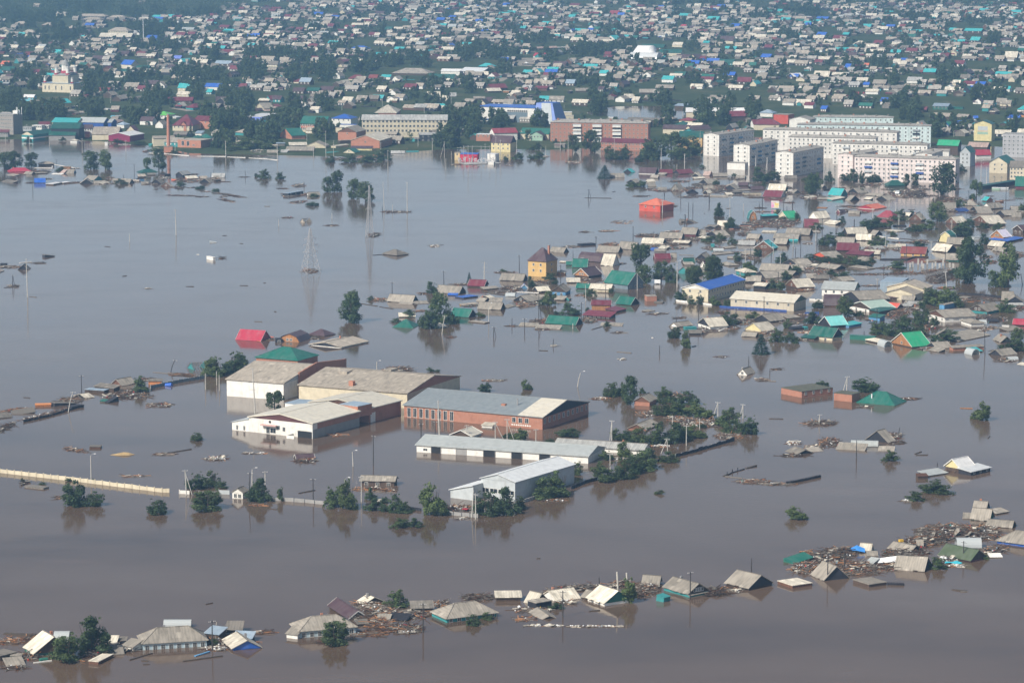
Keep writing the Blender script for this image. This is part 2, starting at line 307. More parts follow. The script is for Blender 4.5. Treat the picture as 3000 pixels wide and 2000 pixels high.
# land: one sheet from under the water to the horizon, rising out of the flood along the town
SHORE = [(-1500,405),(0,408),(300,412),(430,426),(520,446),(600,450),(850,455),(1000,458),(1150,448),(1300,436),(1550,437),(1650,440),(1760,428),(1900,418),(2050,405),(2300,400),(2600,408),(2850,425),(3000,432),(4500,440)]
def shore_v(u):
    for (a, va), (c, vc) in zip(SHORE[:-1], SHORE[1:]):
        if u <= c: return va + (vc - va) * (u - a) / (c - a)
    return SHORE[-1][1]
PONDS = [(1880, 330, 150, 19), (2010, 338, 60, 9)]
def landz(x, y):
    d = math.hypot(x, y); u = 1500 + FPX * x / (y * CP + H0 * SP); k = H0 * FPX / max(1, (y * CP + H0 * SP)) ; 
    zc = y * CP + H0 * SP; yc = y * SP - H0 * CP; v = 1000 - FPX * yc / zc
    s = W3(1500, shore_v(u)).y; e = (y - s)
    z = -1.5 if e < -60 else -1.5 + 2.1 * (e + 60) / 80 if e < 20 else .6 + min(.8, (e - 20) / 600)
    for pu, pv, ru, rv in PONDS:
        q = ((u - pu) / ru) ** 2 + ((v - pv) / rv) ** 2
        if q < 1.4: z = min(z, -.7 + 1.6 * max(0, (q - .8)) / .6)
    return z
ND, NU = 190, 150; vs = []; fs = []
for i in range(ND):
    y = 1500 + (8500 - 1500) * (i / (ND - 1)) ** 1.7
    for j in range(NU):
        x = (j / (NU - 1) * 2 - 1) * (900 + y * .2)
        vs.append((x, y, landz(x, y) + .12 * math.sin(x * .05) * math.sin(y * .013)))
for i in range(ND - 1):
    for j in range(NU - 1): fs.append((i*NU+j, i*NU+j+1, (i+1)*NU+j+1, (i+1)*NU+j))
m, t, b = newmat('ground')
tc = node(t, 'ShaderNodeTexCoord')
mp = node(t, 'ShaderNodeMapping'); mp.inputs['Rotation'].default_value = (0, 0, R(-25)); mp.inputs['Scale'].default_value = (1, .7, 1); t.links.new(tc.outputs['Object'], mp.inputs[0])
g1 = ramp(t, noise(t, mp.outputs[0], .028, 6, .65), [(.3, (.026, .043, .017)), (.5, (.052, .072, .028)), (.62, (.085, .09, .042)), (.74, (.15, .125, .085))])
g2 = mix(t, g1, (.045, .062, .026), ramp(t, noise(t, mp.outputs[0], .11, 4), [(.48, (0, 0, 0)), (.6, (.8,) * 3)]))
t.links.new(g2, b.inputs['Base Color']); b.inputs['Roughness'].default_value = .95; b.inputs['Specular IOR Level'].default_value = .1
g = MB(); g.add(vs, fs); go = g.build('ground', MATS['ground']); tag(go, 'green and earthy land under the town rising out of the flood', 'ground', kind='structure')
# the river bed under the near water
bo = MB().add([(-3500, 100, -3), (3500, 100, -3), (3500, 8900, -3), (-3500, 8900, -3)], [(0, 1, 2, 3)]).build('river_bed', MATS['ground']); tag(bo, 'drowned ground beneath the flood water', 'ground', kind='structure')
# haze: one closed box of pale air round everything
m = bpy.data.materials.new('haze air'); m.use_nodes = True; t = m.node_tree; t.nodes.remove(t.nodes['Principled BSDF'])
pv = t.nodes.new('ShaderNodeVolumePrincipled'); pv.inputs['Color'].default_value = (.36, .66, 1, 1); pv.inputs['Density'].default_value = HAZE; pv.inputs['Anisotropy'].default_value = .35
t.links.new(pv.outputs[0], t.nodes['Material Output'].inputs['Volume'])
ho = MB().box(-3600, 3600, -120, 9100, -4, 215).build('haze', m); tag(ho, 'thin pale blue summer haze over the flooded town', 'haze', kind='stuff')
m.cycles.homogeneous_volume = True if hasattr(m.cycles, 'homogeneous_volume') else None
# ---------------------------------------------------------------- houses, sheds, halls
NEARCUT = 560; PLACED = []
def opts(s):
    d = {}
    for w in s.split():
        if '=' in w:
            a, b = w.split('=', 1)
            try: d[a] = float(b)
            except ValueError: d[a] = b
        else:
            i = next((k for k, ch in enumerate(w) if ch.isdigit() or ch == '-' and k), len(w))
            d[w[:i]] = float(w[i:]) if w[i:] else 1.0
    return d
def building(view, kind, x1, y1, x2, y2, he, W, Rz, roof, wall, gab, op, label=None, lm=None):
    o = opts(op)
    p1, p2 = nat(view, x1, y1), nat(view, x2, y2)
    A, B = W3(*p1, he), W3(*p2, he)
    d = B - A; L = Vector((d.x, d.y)).length; ang = math.atan2(d.y, d.x)
    per = Vector((-math.sin(ang), math.cos(ang), 0))
    c = (A + B) / 2 + per * (W / 2)
    fr = kind[0] == 'f'; kd = kind[1:] if fr else kind
    kd = kd or 'g'
    Lc, Sc = (W, L) if fr else (L, W)                            # length along the ridge, span across it
    name = o.get('n') or ('shed' if kd in 'sk' else 'building' if (W > 15.5 or L > 24 or he > 5.8) else 'house')
    if name == 'building': o.setdefault('c', 'building')
    root = empty(name, (c.x, c.y, o.get('dz', 0)), ang + (math.pi / 2 if fr else 0), R(o.get('tx', 0)), R(o.get('ty', 0)))
    root['fr'] = int(fr)
    near = p2[1] > NEARCUT
    zb = o.get('zb', -1.3)
    i = min(.45, .08 * Sc) if kd != 'k' else .12                 # eaves overhang
    hx, hy = Lc / 2, Sc / 2; t = .16 if Sc < 16 else .3
    rm = MT(roof); wm = MT(wall) if wall != '-' else None; gm = MT(gab) if gab not in ('-', '') else wm
    if kd == 'g': prof = [(-hy, he), (0, he + Rz), (hy, he)]
    elif kd == 'm': prof = [(-hy, he), (-hy * .68, he + .64 * Rz), (0, he + Rz), (hy * .68, he + .64 * Rz), (hy, he)]
    elif kd == 's': prof = [(-hy, he), (hy, he + Rz)]
    elif kd == 'a': prof = [(-hy * math.cos(q * math.pi / 10), he + Rz * math.sin(q * math.pi / 10)) for q in range(11)]
    elif kd == 'k': prof = [(-hy, he), (hy, he)]
    if kd == 'h':
        rl = max(Lc - Sc, Lc * .06) / 2 if 'rl' not in o else o['rl'] / 2
        m = MB(); z0 = he - .14
        v = [(-hx,-hy,he),(hx,-hy,he),(hx,hy,he),(-hx,hy,he),(-rl,0,he+Rz),(rl,0,he+Rz),(-hx,-hy,z0),(hx,-hy,z0),(hx,hy,z0),(-hx,hy,z0)]
        m.add(v, [(0,1,5,4),(2,3,4,5),(1,2,5),(3,0,4),(9,8,7,6),(6,7,1,0),(7,8,2,1),(8,9,3,2),(9,6,0,3)])
        if near and roof in SL or 'cap' in o:
            for a, b in ((0, 4), (1, 5), (2, 5), (3, 4), (4, 5)): m.bar(Vector(v[a]) + Vector((0,0,.03)), Vector(v[b]) + Vector((0,0,.03)), .3, .12)
        ro = m.build('roof', rm, root)
    elif roof == 'skl':                                          # bare rafters: the covering is gone
        m = MB(); n = max(4, int(Lc / 1.1))
        for q in range(n + 1):
            x = -hx + Lc * q / n
            m.bar((x, -hy, he), (x, 0, he + Rz), .12); m.bar((x, hy, he), (x, 0, he + Rz), .12)
        for q in range(1, 5):
            zz, yy = he + Rz * q / 5, hy * (1 - q / 5); m.bar((-hx, -yy, zz + .08), (hx, -yy, zz + .08), .1); m.bar((-hx, yy, zz + .08), (hx * .6, yy, zz + .08), .1)
        ro = m.build('roof', MT('gwd'), root)
    else:
        top = prof; nrm = []
        bot = [(y, z - t) for y, z in prof][::-1]
        m = MB(); poly = (bot[::-1] + top[::-1])
        if kd in 'gm' and near and wall != '-' and Rz > 1 and 'solid' not in o and Lc > 5 and roof in SL:   # ragged lower edge of loose sheets
            cuts = [-hx]; x = -hx
            while x < hx - 2.2: x += random.uniform(1.0, 2.4); cuts.append(x)
            cuts.append(hx)
            for a, b in zip(cuts[:-1], cuts[1:]):
                e1, e2 = random.uniform(-.16, .16), random.uniform(-.16, .16); sl_ = Rz / hy if kd == 'g' else .64 * Rz / (hy * .32)
                pp = list(top); pp[0] = (pp[0][0] - e1, pp[0][1] - e1 * sl_); pp[-1] = (pp[-1][0] + e2, pp[-1][1] - e2 * sl_)
                lift = random.uniform(0, .035); pp = [(y, z + lift) for y, z in pp]
                m.ext([(y, z - t) for y, z in pp] + pp[::-1], a, b + .0)
        else: m.ext([(y, z - t) for y, z in top] + top[::-1], -hx, hx)
        ro = m.build('roof', rm, root)
        if kd == 'g' and near and roof in ME and 'cap' not in o:
            MB().bar((-hx, 0, he + Rz + .03), (hx, 0, he + Rz + .03), .3, .1).build('ridge_cap', rm, ro)
        if kd == 'g' and near and roof in SL and he < 6: MB().bar((-hx, 0, he + Rz + .05), (hx, 0, he + Rz + .05), .32, .1).build('ridge_cap', MT('sld'), ro)
        if near and roof in ME and kd in 'gm' and 'nb' not in o:   # pale barge boards on the sheet-metal roofs
            for sx in (-1, 1):
                bm_ = MB()
                for (ya, za), (yb, zb_) in zip(prof[:-1], prof[1:]): bm_.bar((sx * (hx + .03), ya, za - .02), (sx * (hx + .03), yb, zb_ - .02), .05, .26)
                bm_.build('barge_board', MATS['frame'], ro)
    if 'up' in o and kd == 'm':                                  # upper gambrel slopes covered differently
        pass
    # walls
    if wm is not None and not (kd == 'h' and he < .25):
        ix, iy = hx - i, hy - i
        if kd == 's':
            f = lambda y: he + Rz * (y + hy) / (2 * hy) - t - .01
            MB().ext([(-iy, zb), (iy, zb), (iy, f(iy)), (-iy, f(-iy))], -ix, ix).build('wall', wm, root)
        elif kd == 'a': MB().ext([(y * .985, z - t * .5) for y, z in prof][::-1] + [(-hy * .985, zb), (hy * .985, zb)], -ix, ix).build('wall', wm, root)
        elif he - t > zb + .2:
            MB().box(-ix, ix, -iy, iy, zb, he - t - .012 if kd in 'kh' else he - t - .012 + i * 0).build('wall', wm, root)
        if kd in 'gm':
            prg = [(y * (1 - i / hy), he + (z - he) * 1.0 - t - .015 - (0 if 0 < k < len(prof) - 1 else -Rz * 0)) for k, (y, z) in enumerate(prof)]
            if kd == 'g': prg = [(-iy, he + Rz * i / hy - t - .015), (0, he + Rz - t - .02), (iy, he + Rz * i / hy - t - .015)]
            base = [(-iy, min(zb + .1, he - t) if he < .3 else he - t - .01), (iy, min(zb + .1, he - t) if he < .3 else he - t - .01)]
            for sx in (-1, 1):
                if near or sx == (-1 if fr else 1) or he + Rz > 2: MB().ext(base + prg[::-1], sx * (ix + .025) - .06, sx * (ix + .025) + .06).build('gable', gm, root)
    # windows: w = near side, e = right-hand side; r = rows
    def row(side, n, w=1.1, h=1.35):
        rows = int(o.get('r', 1)); n = int(n); cnt = 0; extra = MB()
        if fr: lo = {'w': (-1, 0), 'e': (0, -1)}[side]
        else: lo = {'w': (0, -1), 'e': (1, 0)}[side]
        ext_ = (hx - i) if lo[0] == 0 else (hy - i)
        rz = math.atan2(lo[1], lo[0]) + math.pi / 2
        off = ((hy - i) if lo[0] == 0 else (hx - i)) + .012
        if side == 'w' and fr and he < 1.35 or side == 'e' and not fr and he < 1.35: off += .09
        for rr in range(rows):
            if he >= 1.35: z = he - o.get('wd', 1.15) - rr * o.get('rs', 2.8)
            elif (lo[0] != 0): z = he + min(.75, Rz * .3)
            else: z = he - .55
            if z < -.4: continue
            for k in range(n):
                u = (-1 + (2 * k + 1) / n) * ext_ * (1 if n > 2 else .8)
                if lo[0] != 0 and he < 1.35: u *= .45
                x, y = (u, lo[1] * off) if lo[0] == 0 else (lo[0] * off, u)
                hh = 1.1 if he < 1.35 else h
                if cnt < 100: window(root, x, y, z, rz, w, hh, pane=near or cnt < 100); cnt += 1
                else:
                    q = Matrix.Translation((x, y, z)) @ Matrix.Rotation(rz, 4, 'Z')
                    extra.add([q @ Vector(p) for p in ((-w/2,-.05,-hh/2),(w/2,-.05,-hh/2),(w/2,-.05,hh/2),(-w/2,-.05,hh/2),(-w/2,0,-hh/2),(w/2,0,-hh/2),(w/2,0,hh/2),(-w/2,0,hh/2))], [(0,1,2,3),(1,0,4,5),(2,1,5,6),(3,2,6,7),(0,3,7,4)])
        if extra.v: tag(extra.build('windows', MATS['glass'], root), kind='stuff')
    if 'w' in o: row('w', o['w'], o.get('ww', 1.1), o.get('wh', 1.35))
    if 'e' in o: row('e', o['e'], o.get('ww', 1.1), o.get('wh', 1.35))
    if 'ch' in o or (near and kd in 'gh' and roof in SL and random.random() < .3):
        x = random.uniform(-.3, .3) * Lc; y = .25 * hy; zt = he + Rz * (1 - abs(y) / hy)
        cm = MB().box(x - .3, x + .3, y - .3, y + .3, zt - .5, zt + 1.0); cm.build('chimney', MATS['brick brk'] if random.random() < .7 else MATS['steel'], ro)
    # label
    rw = WORD.get(roof, roof); ww = WWORD.get(wall, wall)
    shp = {'g': 'gable', 'm': 'gambrel', 'h': 'hip', 's': 'lean-to', 'k': 'flat', 'a': 'arched'}[kd]
    cat = o.get('c') or {'house': 'house', 'shed': 'shed', 'greenhouse': 'greenhouse'}.get(name, name.replace('_', ' '))
    px, py = (p1[0] + p2[0]) / 2, (p1[1] + p2[1]) / 2 - .3 * PXM(p1[1]) * Rz
    root['category'] = cat.replace('_', ' ')
    if label: root['label'] = label
    else:
        gw = WWORD.get(gab, '') if gab not in ('-', '') else ''
        sh_ = {'g': '', 'm': ' gambrel', 'h': ' hip', 's': ' lean-to', 'k': ' flat', 'a': ' arched'}[kd]
        if kd in 'gm' and gw and he < 1.0: look = f'{rw}{sh_} roofed {cat} with {gw} gable' if len((rw + gw).split()) < 4 else f'{rw}{sh_} roofed {cat}, {gw} gable'
        elif kd in 'sk': look = f'{rw}{sh_} roofed {cat}'
        elif wall != '-' and he >= .6: look = f'{rw}{sh_} roofed {ww} {cat}'
        else: look = f'sunken {rw}{sh_} roofed {cat}'
        if 'tx' in o or 'ty' in o: look = 'tilted ' + look
        later(root, look, px, py)
    grp = o.get('g') or ('flooded houses' if name == 'house' and p2[1] > 450 else 'houses of the dry town' if name == 'house' else 'sheds among the houses' if name == 'shed' else None)
    if grp: root['group'] = grp.replace('_', ' ')
    if lm: LMK.append((px, py, lm))
    PLACED.append((px, p1[1], abs(p2[0] - p1[0]) / 2 + 10 * PXM(p1[1]) * .6))
    return root
def rows(txt):
    view = None
    for ln in txt.strip().splitlines():
        ln = ln.strip()
        if not ln or ln[0] == '#': continue
        if ln[0] == '@': view = ln[1:].strip(); continue
        part = [q.strip() for q in ln.split('|')]
        f = part[0].split()
        lab = part[1] if len(part) > 1 and part[1] else None; lm = part[2] if len(part) > 2 else None
        nums = [float(q) for q in f[1:8]]
        g_, oo = '-', f[10:]
        if oo and (oo[0] == '-' or oo[0] in SL or oo[0] in ME or oo[0] in WO or oo[0] in PL or oo[0] in BR): g_, oo = oo[0], oo[1:]
        building(view, f[0], *nums, f[8], f[9], g_, ' '.join(oo), lab, lm)
# ---------------------------------------------------------------- trees and bushes
def leafcloud(n, blobs, size, flat=.35):
    """many small leaf faces spread over lumpy clumps; returns flat arrays"""
    w = np.array([b[3] ** 2 for b in blobs]); w = w / w.sum()
    k = rng.choice(len(blobs), n, p=w); B = np.array(blobs)[k]
    u = rng.normal(size=(n, 3)); u /= np.linalg.norm(u, axis=1)[:, None]
    rad = B[:, 3:4] * rng.uniform(.55, 1.08, (n, 1)) * np.array([[1, 1, 1]])
    c = B[:, :3] + u * rad
    nrm = u + rng.normal(size=(n, 3)) * .55 + np.array([0, 0, .35]); nrm /= np.linalg.norm(nrm, axis=1)[:, None]
    t = np.cross(nrm, rng.normal(size=(n, 3))); t /= np.linalg.norm(t, axis=1)[:, None]; b = np.cross(nrm, t)
    s = size * rng.uniform(.6, 1.5, (n, 1))
    q = np.stack([c - t * s * .5, c + b * s * .32, c + t * s * .55, c - b * s * .32], 1)
    return q.reshape(-1, 3)
def quadmesh(name, q, mat):
    n = len(q) // 4; me = bpy.data.meshes.new(name)
    me.vertices.add(n * 4); me.vertices.foreach_set('co', q.astype(np.float32).ravel())
    me.loops.add(n * 4); me.loops.foreach_set('vertex_index', np.arange(n * 4, dtype=np.int32))
    me.polygons.add(n); me.polygons.foreach_set('loop_start', np.arange(0, n * 4, 4, dtype=np.int32))
    me.materials.append(mat); me.update(calc_edges=True); return me
def bushblobs(k):
    bl = []
    ph, am = rng.uniform(0, 6.283), rng.uniform(.1, .35)
    for i in range(k):
        a = rng.uniform(0, 6.283); r = .37 * math.sqrt(rng.uniform(0, 1)) * (1 + am * math.cos(2 * a + ph)); z = rng.uniform(.03, .74) * (1 - (r / .52) ** 2 * .75) * (1 + .35 * math.cos(a + ph * 2))
        bl.append((r * math.cos(a), r * math.sin(a), z, rng.uniform(.07, .16)))
    for i in range(4):
        a = rng.uniform(0, 6.283); r = rng.uniform(.05, .3); bl.append((r * math.cos(a), r * math.sin(a), rng.uniform(.7, .95), rng.uniform(.04, .07)))
    return bl
def treeblobs(k, low=.2, tall=1):
    bl = []
    for i in range(k):
        z = rng.uniform(low, .92); e = math.sqrt(max(.3, 1 - ((z - .42) / .56) ** 2)); a = rng.uniform(0, 6.283); r = .36 * e * math.sqrt(rng.uniform(.1, 1))
        bl.append((r * math.cos(a), r * math.sin(a), z, rng.uniform(.09, .16)))
    return bl
def spruceq(n):
    out = []
    for i in range(n):
        z = rng.uniform(0, 1) ** 1.35; lv = math.floor(z * 13) / 13; f = (z * 13) % 1
        r = .5 * (1 - lv) * (1 - .35 * f) * rng.uniform(.25, 1.0) ** .5 + .01; a = rng.uniform(0, 6.283)
        a = round(a / .48) * .48 + rng.normal() * .12 + lv * 9
        c = np.array([r * math.cos(a), r * math.sin(a), min(.99, lv + .06 - r * .16 + f * .03)])
        d = np.array([math.cos(a), math.sin(a), -.3]); sd_ = np.array([-math.sin(a), math.cos(a), rng.normal() * .3]); s = rng.uniform(.03, .07)
        out += [c - d * s, c + sd_ * s * .5, c + d * s, c - sd_ * s * .5]
    return np.array(out)
CR = {'b': [], 't': [], 's': [], 'p': [], 'f': [], 'bd': []}
for i in range(7): CR['b'].append(quadmesh('foliage', leafcloud(2300, bushblobs(34), .066), MATS[('leaf', 'leaf dark', 'leaf', 'leaf light', 'leaf dark', 'leaf', 'leaf dark')[i]]))
for i in range(5): CR['t'].append(quadmesh('crown', leafcloud(2600, treeblobs(34, .07), .06), MATS[('leaf', 'leaf dark', 'leaf', 'leaf light', 'leaf')[i]]))
for i in range(3): CR['p'].append(quadmesh('crown', leafcloud(900, treeblobs(20, .2), .05), MATS['leaf']))
for i in range(3): CR['s'].append(quadmesh('crown', spruceq(1700), MATS['leaf spruce']))
for i in range(6): CR['f'].append(quadmesh('crown', leafcloud(420, treeblobs(16, .08), .13), MATS[('leaf', 'leaf dark')[i % 2]]))
def trunkmesh(i, mat):
    m = MB(); r = random.Random(i)
    m.tube([(0, 0, -.25), (.01, 0, .2), (.0, .01, .5), (.01, 0, .8)], [.035, .028, .02, .008], 6)
    for k in range(6):
        a = r.uniform(0, 6.28); z = r.uniform(.25, .65); m.tube([(0, 0, z), (.14 * math.cos(a), .14 * math.sin(a), z + .1), (.27 * math.cos(a), .27 * math.sin(a), z + .2)], [.014, .009, .004], 4)
    return m.mesh('trunk', mat)
TRK = [trunkmesh(i, MATS['bark']) for i in range(3)]; TRB = trunkmesh(9, MATS['birch bark'])
def stemmesh(i):
    m = MB(); r = random.Random(i + 40)
    for k in range(9):
        a = r.uniform(0, 6.28); q = r.uniform(.1, .3); m.tube([(.06 * math.cos(a), .06 * math.sin(a), -.3), (q * .6 * math.cos(a), q * .6 * math.sin(a), .3), (q * math.cos(a), q * math.sin(a), .75)], [.012, .009, .004], 4)
    return m.mesh('stems', MATS['bark'])
STM = [stemmesh(i) for i in range(3)]
def tree(kind, x, y, h, w, look, px, py, z=0, grp=None, parts=True, dark=None):
    nm, cat = {'b': ('bush', 'bush'), 't': ('tree', 'tree'), 'p': ('birch_tree', 'tree'), 's': ('spruce_tree', 'tree'), 'f': ('tree', 'tree')}[kind]
    o = empty(nm, (x, y, z), random.uniform(0, 6.28)); o.scale = (w, w, h)
    lst = CR[kind]; me = random.choice(lst)
    c = link('foliage' if kind == 'b' else 'crown', me, o)
    if kind == 'b': link('stems', random.choice(STM), o)
    else: link('trunk', TRB if kind == 'p' else random.choice(TRK), o)
    o['category'] = cat; o['group'] = grp or ('bushes standing in the water' if kind == 'b' else 'trees standing in the water')
    later(o, look, px, py); return o
def trees(txt):
    for ln in txt.strip().splitlines():
        if not ln.strip(): continue
        v, rest = ln.split(None, 1)
        for it in rest.split(';'):
            f = it.split()
            if not f: continue
            k = f[0]; cx, base, top, w = [float(q) for q in f[1:5]]
            u, vb = nat(v, cx, base); s = VIEW[v][2]; ww = w / s / PXM(vb); hh = (base - top) / s / PXM(vb); kx = 1.45 if k == 'b' else 1.2
            p = W3(u, vb); rr = ww * .38 if k == 'b' else ww * .12
            dens = 'sprawling' if ww > 1.45 * hh else 'tall' if hh > 1.35 * ww else 'rounded'
            col = {'b': 'green bush', 't': 'leafy tree', 's': 'dark pointed spruce', 'p': 'sparse pale-trunked birch'}[k]
            size = 'small' if hh < 3.2 else 'large' if hh > 8 else 'mid-sized'
            look = f'{size} {dens} {col}' if k != 's' else f'{size} {col}'
            tree(k, p.x, p.y + rr, hh * (1.25 if k == 'b' else 1.05), ww * kx, look, u, vb - (base - top) / s / 2, 0 if vb > 440 else .5, None if vb > 445 else 'trees along the streets')
# ---------------------------------------------------------------- poles
INSM = MB().tube([(0, 0, 0), (0, 0, .28)], [.06, .05], 5).mesh('insulator', MATS['plastic white'])
def poles(txt):
    """view; kind x top base [lean_x_top] ; kinds c concrete, w wooden, l lamp, x concrete with cross-arms, a A-frame (brace to dx), W braced wooden"""
    for ln in txt.strip().splitlines():
        if not ln.strip(): continue
        v, rest = ln.split(None, 1)
        for it in rest.split(';'):
            f = it.split()
            if not f: continue
            k = f[0]; x, top, base = [float(q) for q in f[1:4]]; s = VIEW[v][2]
            xt = float(f[4]) if len(f) > 4 and f[4] != '-' else x
            u, vb = nat(v, x, base); m = PXM(vb) * s; h = (base - top) / m; lean = (xt - x) / m
            p = W3(u, vb); wood = k in 'wW'; mat = MATS['pole wood'] if wood else MATS['concrete']
            nm = 'street_lamp' if k == 'l' else 'utility_pole'
            o = empty(nm, (p.x, p.y, 0)); r0 = .17 if k != 'x' else .24
            MB().tube([(0, 0, -2), (lean * .5, 0, h * .5), (lean, 0, h)], [r0 * 1.1, r0 * .9, r0 * .65], 7).build('pole', mat, o)
            a = random.uniform(-.6, .6); ca, sa = math.cos(a), math.sin(a)
            if k in 'cwaW' and h > 3.5 and len(f) < 7:
                MB().bar((lean - .9 * ca, -.9 * sa, h - .45), (lean + .9 * ca, .9 * sa, h - .45), .1).build('crossarm', MATS['pole wood'] if wood else MATS['steel'], o)
                if vb > 620:
                    for q in (-.85, -.45, .45, .85): link('insulator', INSM, o, (lean + q * ca, q * sa, h - .4))
            if k == 'x':
                for q, l in ((.6, 1.1), (h * .32, 1.5), (h * .38 + 1.6, 1.1)): MB().bar((lean - l, 0, h - q), (lean + l, 0, h - q), .12).build('crossarm', MATS['steel'], o)
            if k in 'aW':
                dx = float(f[5]) / m if len(f) > 5 else 1.4
                MB().tube([(lean, 0, h * .93), (dx, .4, -1.2)], [.12, .15], 6).build('brace', mat, o)
            if k == 'l':
                MB().tube([(lean, 0, h - .1), (lean + .5, 0, h + .45), (lean + 1.1, 0, h + .6)], [.07, .05, .045], 6).build('arm', MATS['steel'], o)
                MB().box(lean + 1.0, lean + 1.65, -.16, .16, h + .5, h + .68).build('lamp_head', MATS['plastic white'], o)
            o['category'] = 'street lamp' if k == 'l' else 'utility pole'; o['group'] = 'street lamps' if k == 'l' else 'utility poles'
            lw = 'leaning ' if abs(lean) > .12 * h else ''
            hw = 'short' if h < 4.5 else 'tall' if h > 10 else ''
            look = f"{lw}{hw + ' ' if hw else ''}{'dark wooden' if wood else 'pale concrete'} {'street lamp' if k == 'l' else 'power pole' if k in 'xaWcw' else 'post'}" + (' with a brace' if k in 'aW' else ' with cross-arms' if k == 'x' else '')
            later(o, look, u, vb - (base - top) / s / 2)
# ---------------------------------------------------------------- wreckage: heaps nobody could count, and single rafts and logs
DM = ['wood gwd', 'wood log', 'wood wod', 'wood brn_', 'roof sl', 'roof sll', 'plastic white', 'metal blg', 'metal tur', 'plastic red']
PALS = {'mix': (.3,.36,.08,.13,.05,.02,.035,.01,.005,.01), 'dark': (.22,.58,.03,.1,.05,.01,.01,0,0,0), 'pale': (.36,.16,.18,.12,.05,.05,.08,0,0,0), 'orange': (.24,.26,.26,.18,.02,.01,.02,0,0,.01), 'white': (.2,.15,.05,.05,.1,.1,.33,.02,0,0)}
def debris(txt):
    for ln in txt.strip().splitlines():
        if not ln.strip(): continue
        v, rest = ln.split(None, 1)
        for it in rest.split(';'):
            f = it.split()
            if not f: continue
            pal = f[0]; cx, cy, rx, ry, n, hm = [float(q) for q in f[1:7]]; ang = float(f[7]) if len(f) > 7 else 0
            u0, v0 = nat(v, cx, cy); o0 = W3(u0, v0); s = VIEW[v][2]; m = MB(); big = n > 130
            nn = int(n * 2.3)
            if hm > .45 and n > 25:                              # matted silt and splinters under the heap
                m.cur = 1; rings = []
                for q_ in range(5):
                    fr_ = (1.02, .8, .55, .3, .04)[q_]
                    rings.append([W3(u0 + rx * fr_ * math.cos(k * .314) * random.uniform(.82, 1.1) / s, v0 + (ry * math.sin(k * .314) * random.uniform(.82, 1.1) + ang * math.cos(k * .314) * rx) * fr_ / s) - o0 + Vector((0, 0, (-.05, .12, .3, .42, .5)[q_] * hm * random.uniform(.6, 1.15))) for k in range(20)])
                b_ = len(m.v); m.v += [tuple(p) for r_ in rings for p in r_]
                for q_ in range(4):
                    for k in range(20): m.f.append((b_+q_*20+(k+1) % 20, b_+(q_+1)*20+(k+1) % 20, b_+(q_+1)*20+k, b_+q_*20+k)[::-1]); m.mi.append(1 if random.random() < .7 else 0)
            for k in range(nn):
                while True:
                    a, b = random.uniform(-1, 1), random.uniform(-1, 1)
                    q = a * a + b * b
                    if q < 1: break
                p = W3(u0 + rx * a / s, v0 + (ry * b + ang * a * rx) / s) - o0
                m.cur = random.choices(range(10), PALS[pal])[0]
                z = hm * (1 - q) * random.random() ** .7 + random.uniform(-.02, .1); L = random.uniform(.9, 5.2) * (.8 if random.random() < .6 else 1.2) * (1.0 if m.cur < 4 else .55); th = random.gauss(.35, .7); ti = random.gauss(0, .22 if hm > .4 else .05)
                d = Vector((math.cos(th) * math.cos(ti), math.sin(th) * math.cos(ti), math.sin(ti))) * L / 2
                if m.cur < 4: m.bar(p - d + Vector((0, 0, z)), p + d + Vector((0, 0, z)), random.uniform(.07, .22), random.uniform(.05, .14))
                elif m.cur < 6: m.bar(p - d + Vector((0, 0, z)), p + d + Vector((0, 0, z + random.uniform(-.1, .3))), random.uniform(.7, 1.4), .04)
                else: m.bar(p - d * .16 + Vector((0, 0, z)), p + d * .16 + Vector((0, 0, z + .1)), random.uniform(.2, .5), random.uniform(.15, .35))
            ob = m.build('floating_debris', [MATS[q] for q in DM], None, o0)
            tag(ob, None, 'debris', 'drifts of wreckage', 'stuff')
            w = {'mix': 'mixed boards', 'dark': 'dark boards', 'pale': 'pale boards', 'orange': 'orange boards', 'white': 'white rubbish'}[pal]
            later(ob, ('heap of ' if hm > .5 else 'drift of ') + w, u0, v0)
def logs(txt):
    for ln in txt.strip().splitlines():
        if not ln.strip(): continue
        v, rest = ln.split(None, 1)
        for it in rest.split(';'):
            f = it.split()
            if not f: continue
            mat, wid = f[0], float(f[1]); x1, y1, x2, y2 = [float(q) for q in f[2:6]]
            a, b = W3(*nat(v, x1, y1)), W3(*nat(v, x2, y2)); c = (a + b) / 2; d = b - a
            o = MB().bar(a - c, b - c, wid, min(wid, .22), wid * .8).build('floating_log' if mat in ('pole wood', 'bark') else 'floating_board', MT(mat), None, (c.x, c.y, .08))
            tag(o, None, 'log' if mat in ('pole wood', 'bark') else 'board', 'floating logs and boards')
            p = nat(v, (x1 + x2) / 2, (y1 + y2) / 2)
            wd_ = {'pole wood': 'long dark log', 'bark': 'dark log', 'gwd': 'grey board', 'wod': 'raw orange board', 'sky_': 'blue board', 'whi': 'white board', 'frame': 'white pipe'}.get(mat, 'board')
            later(o, wd_ + ' floating', *p)
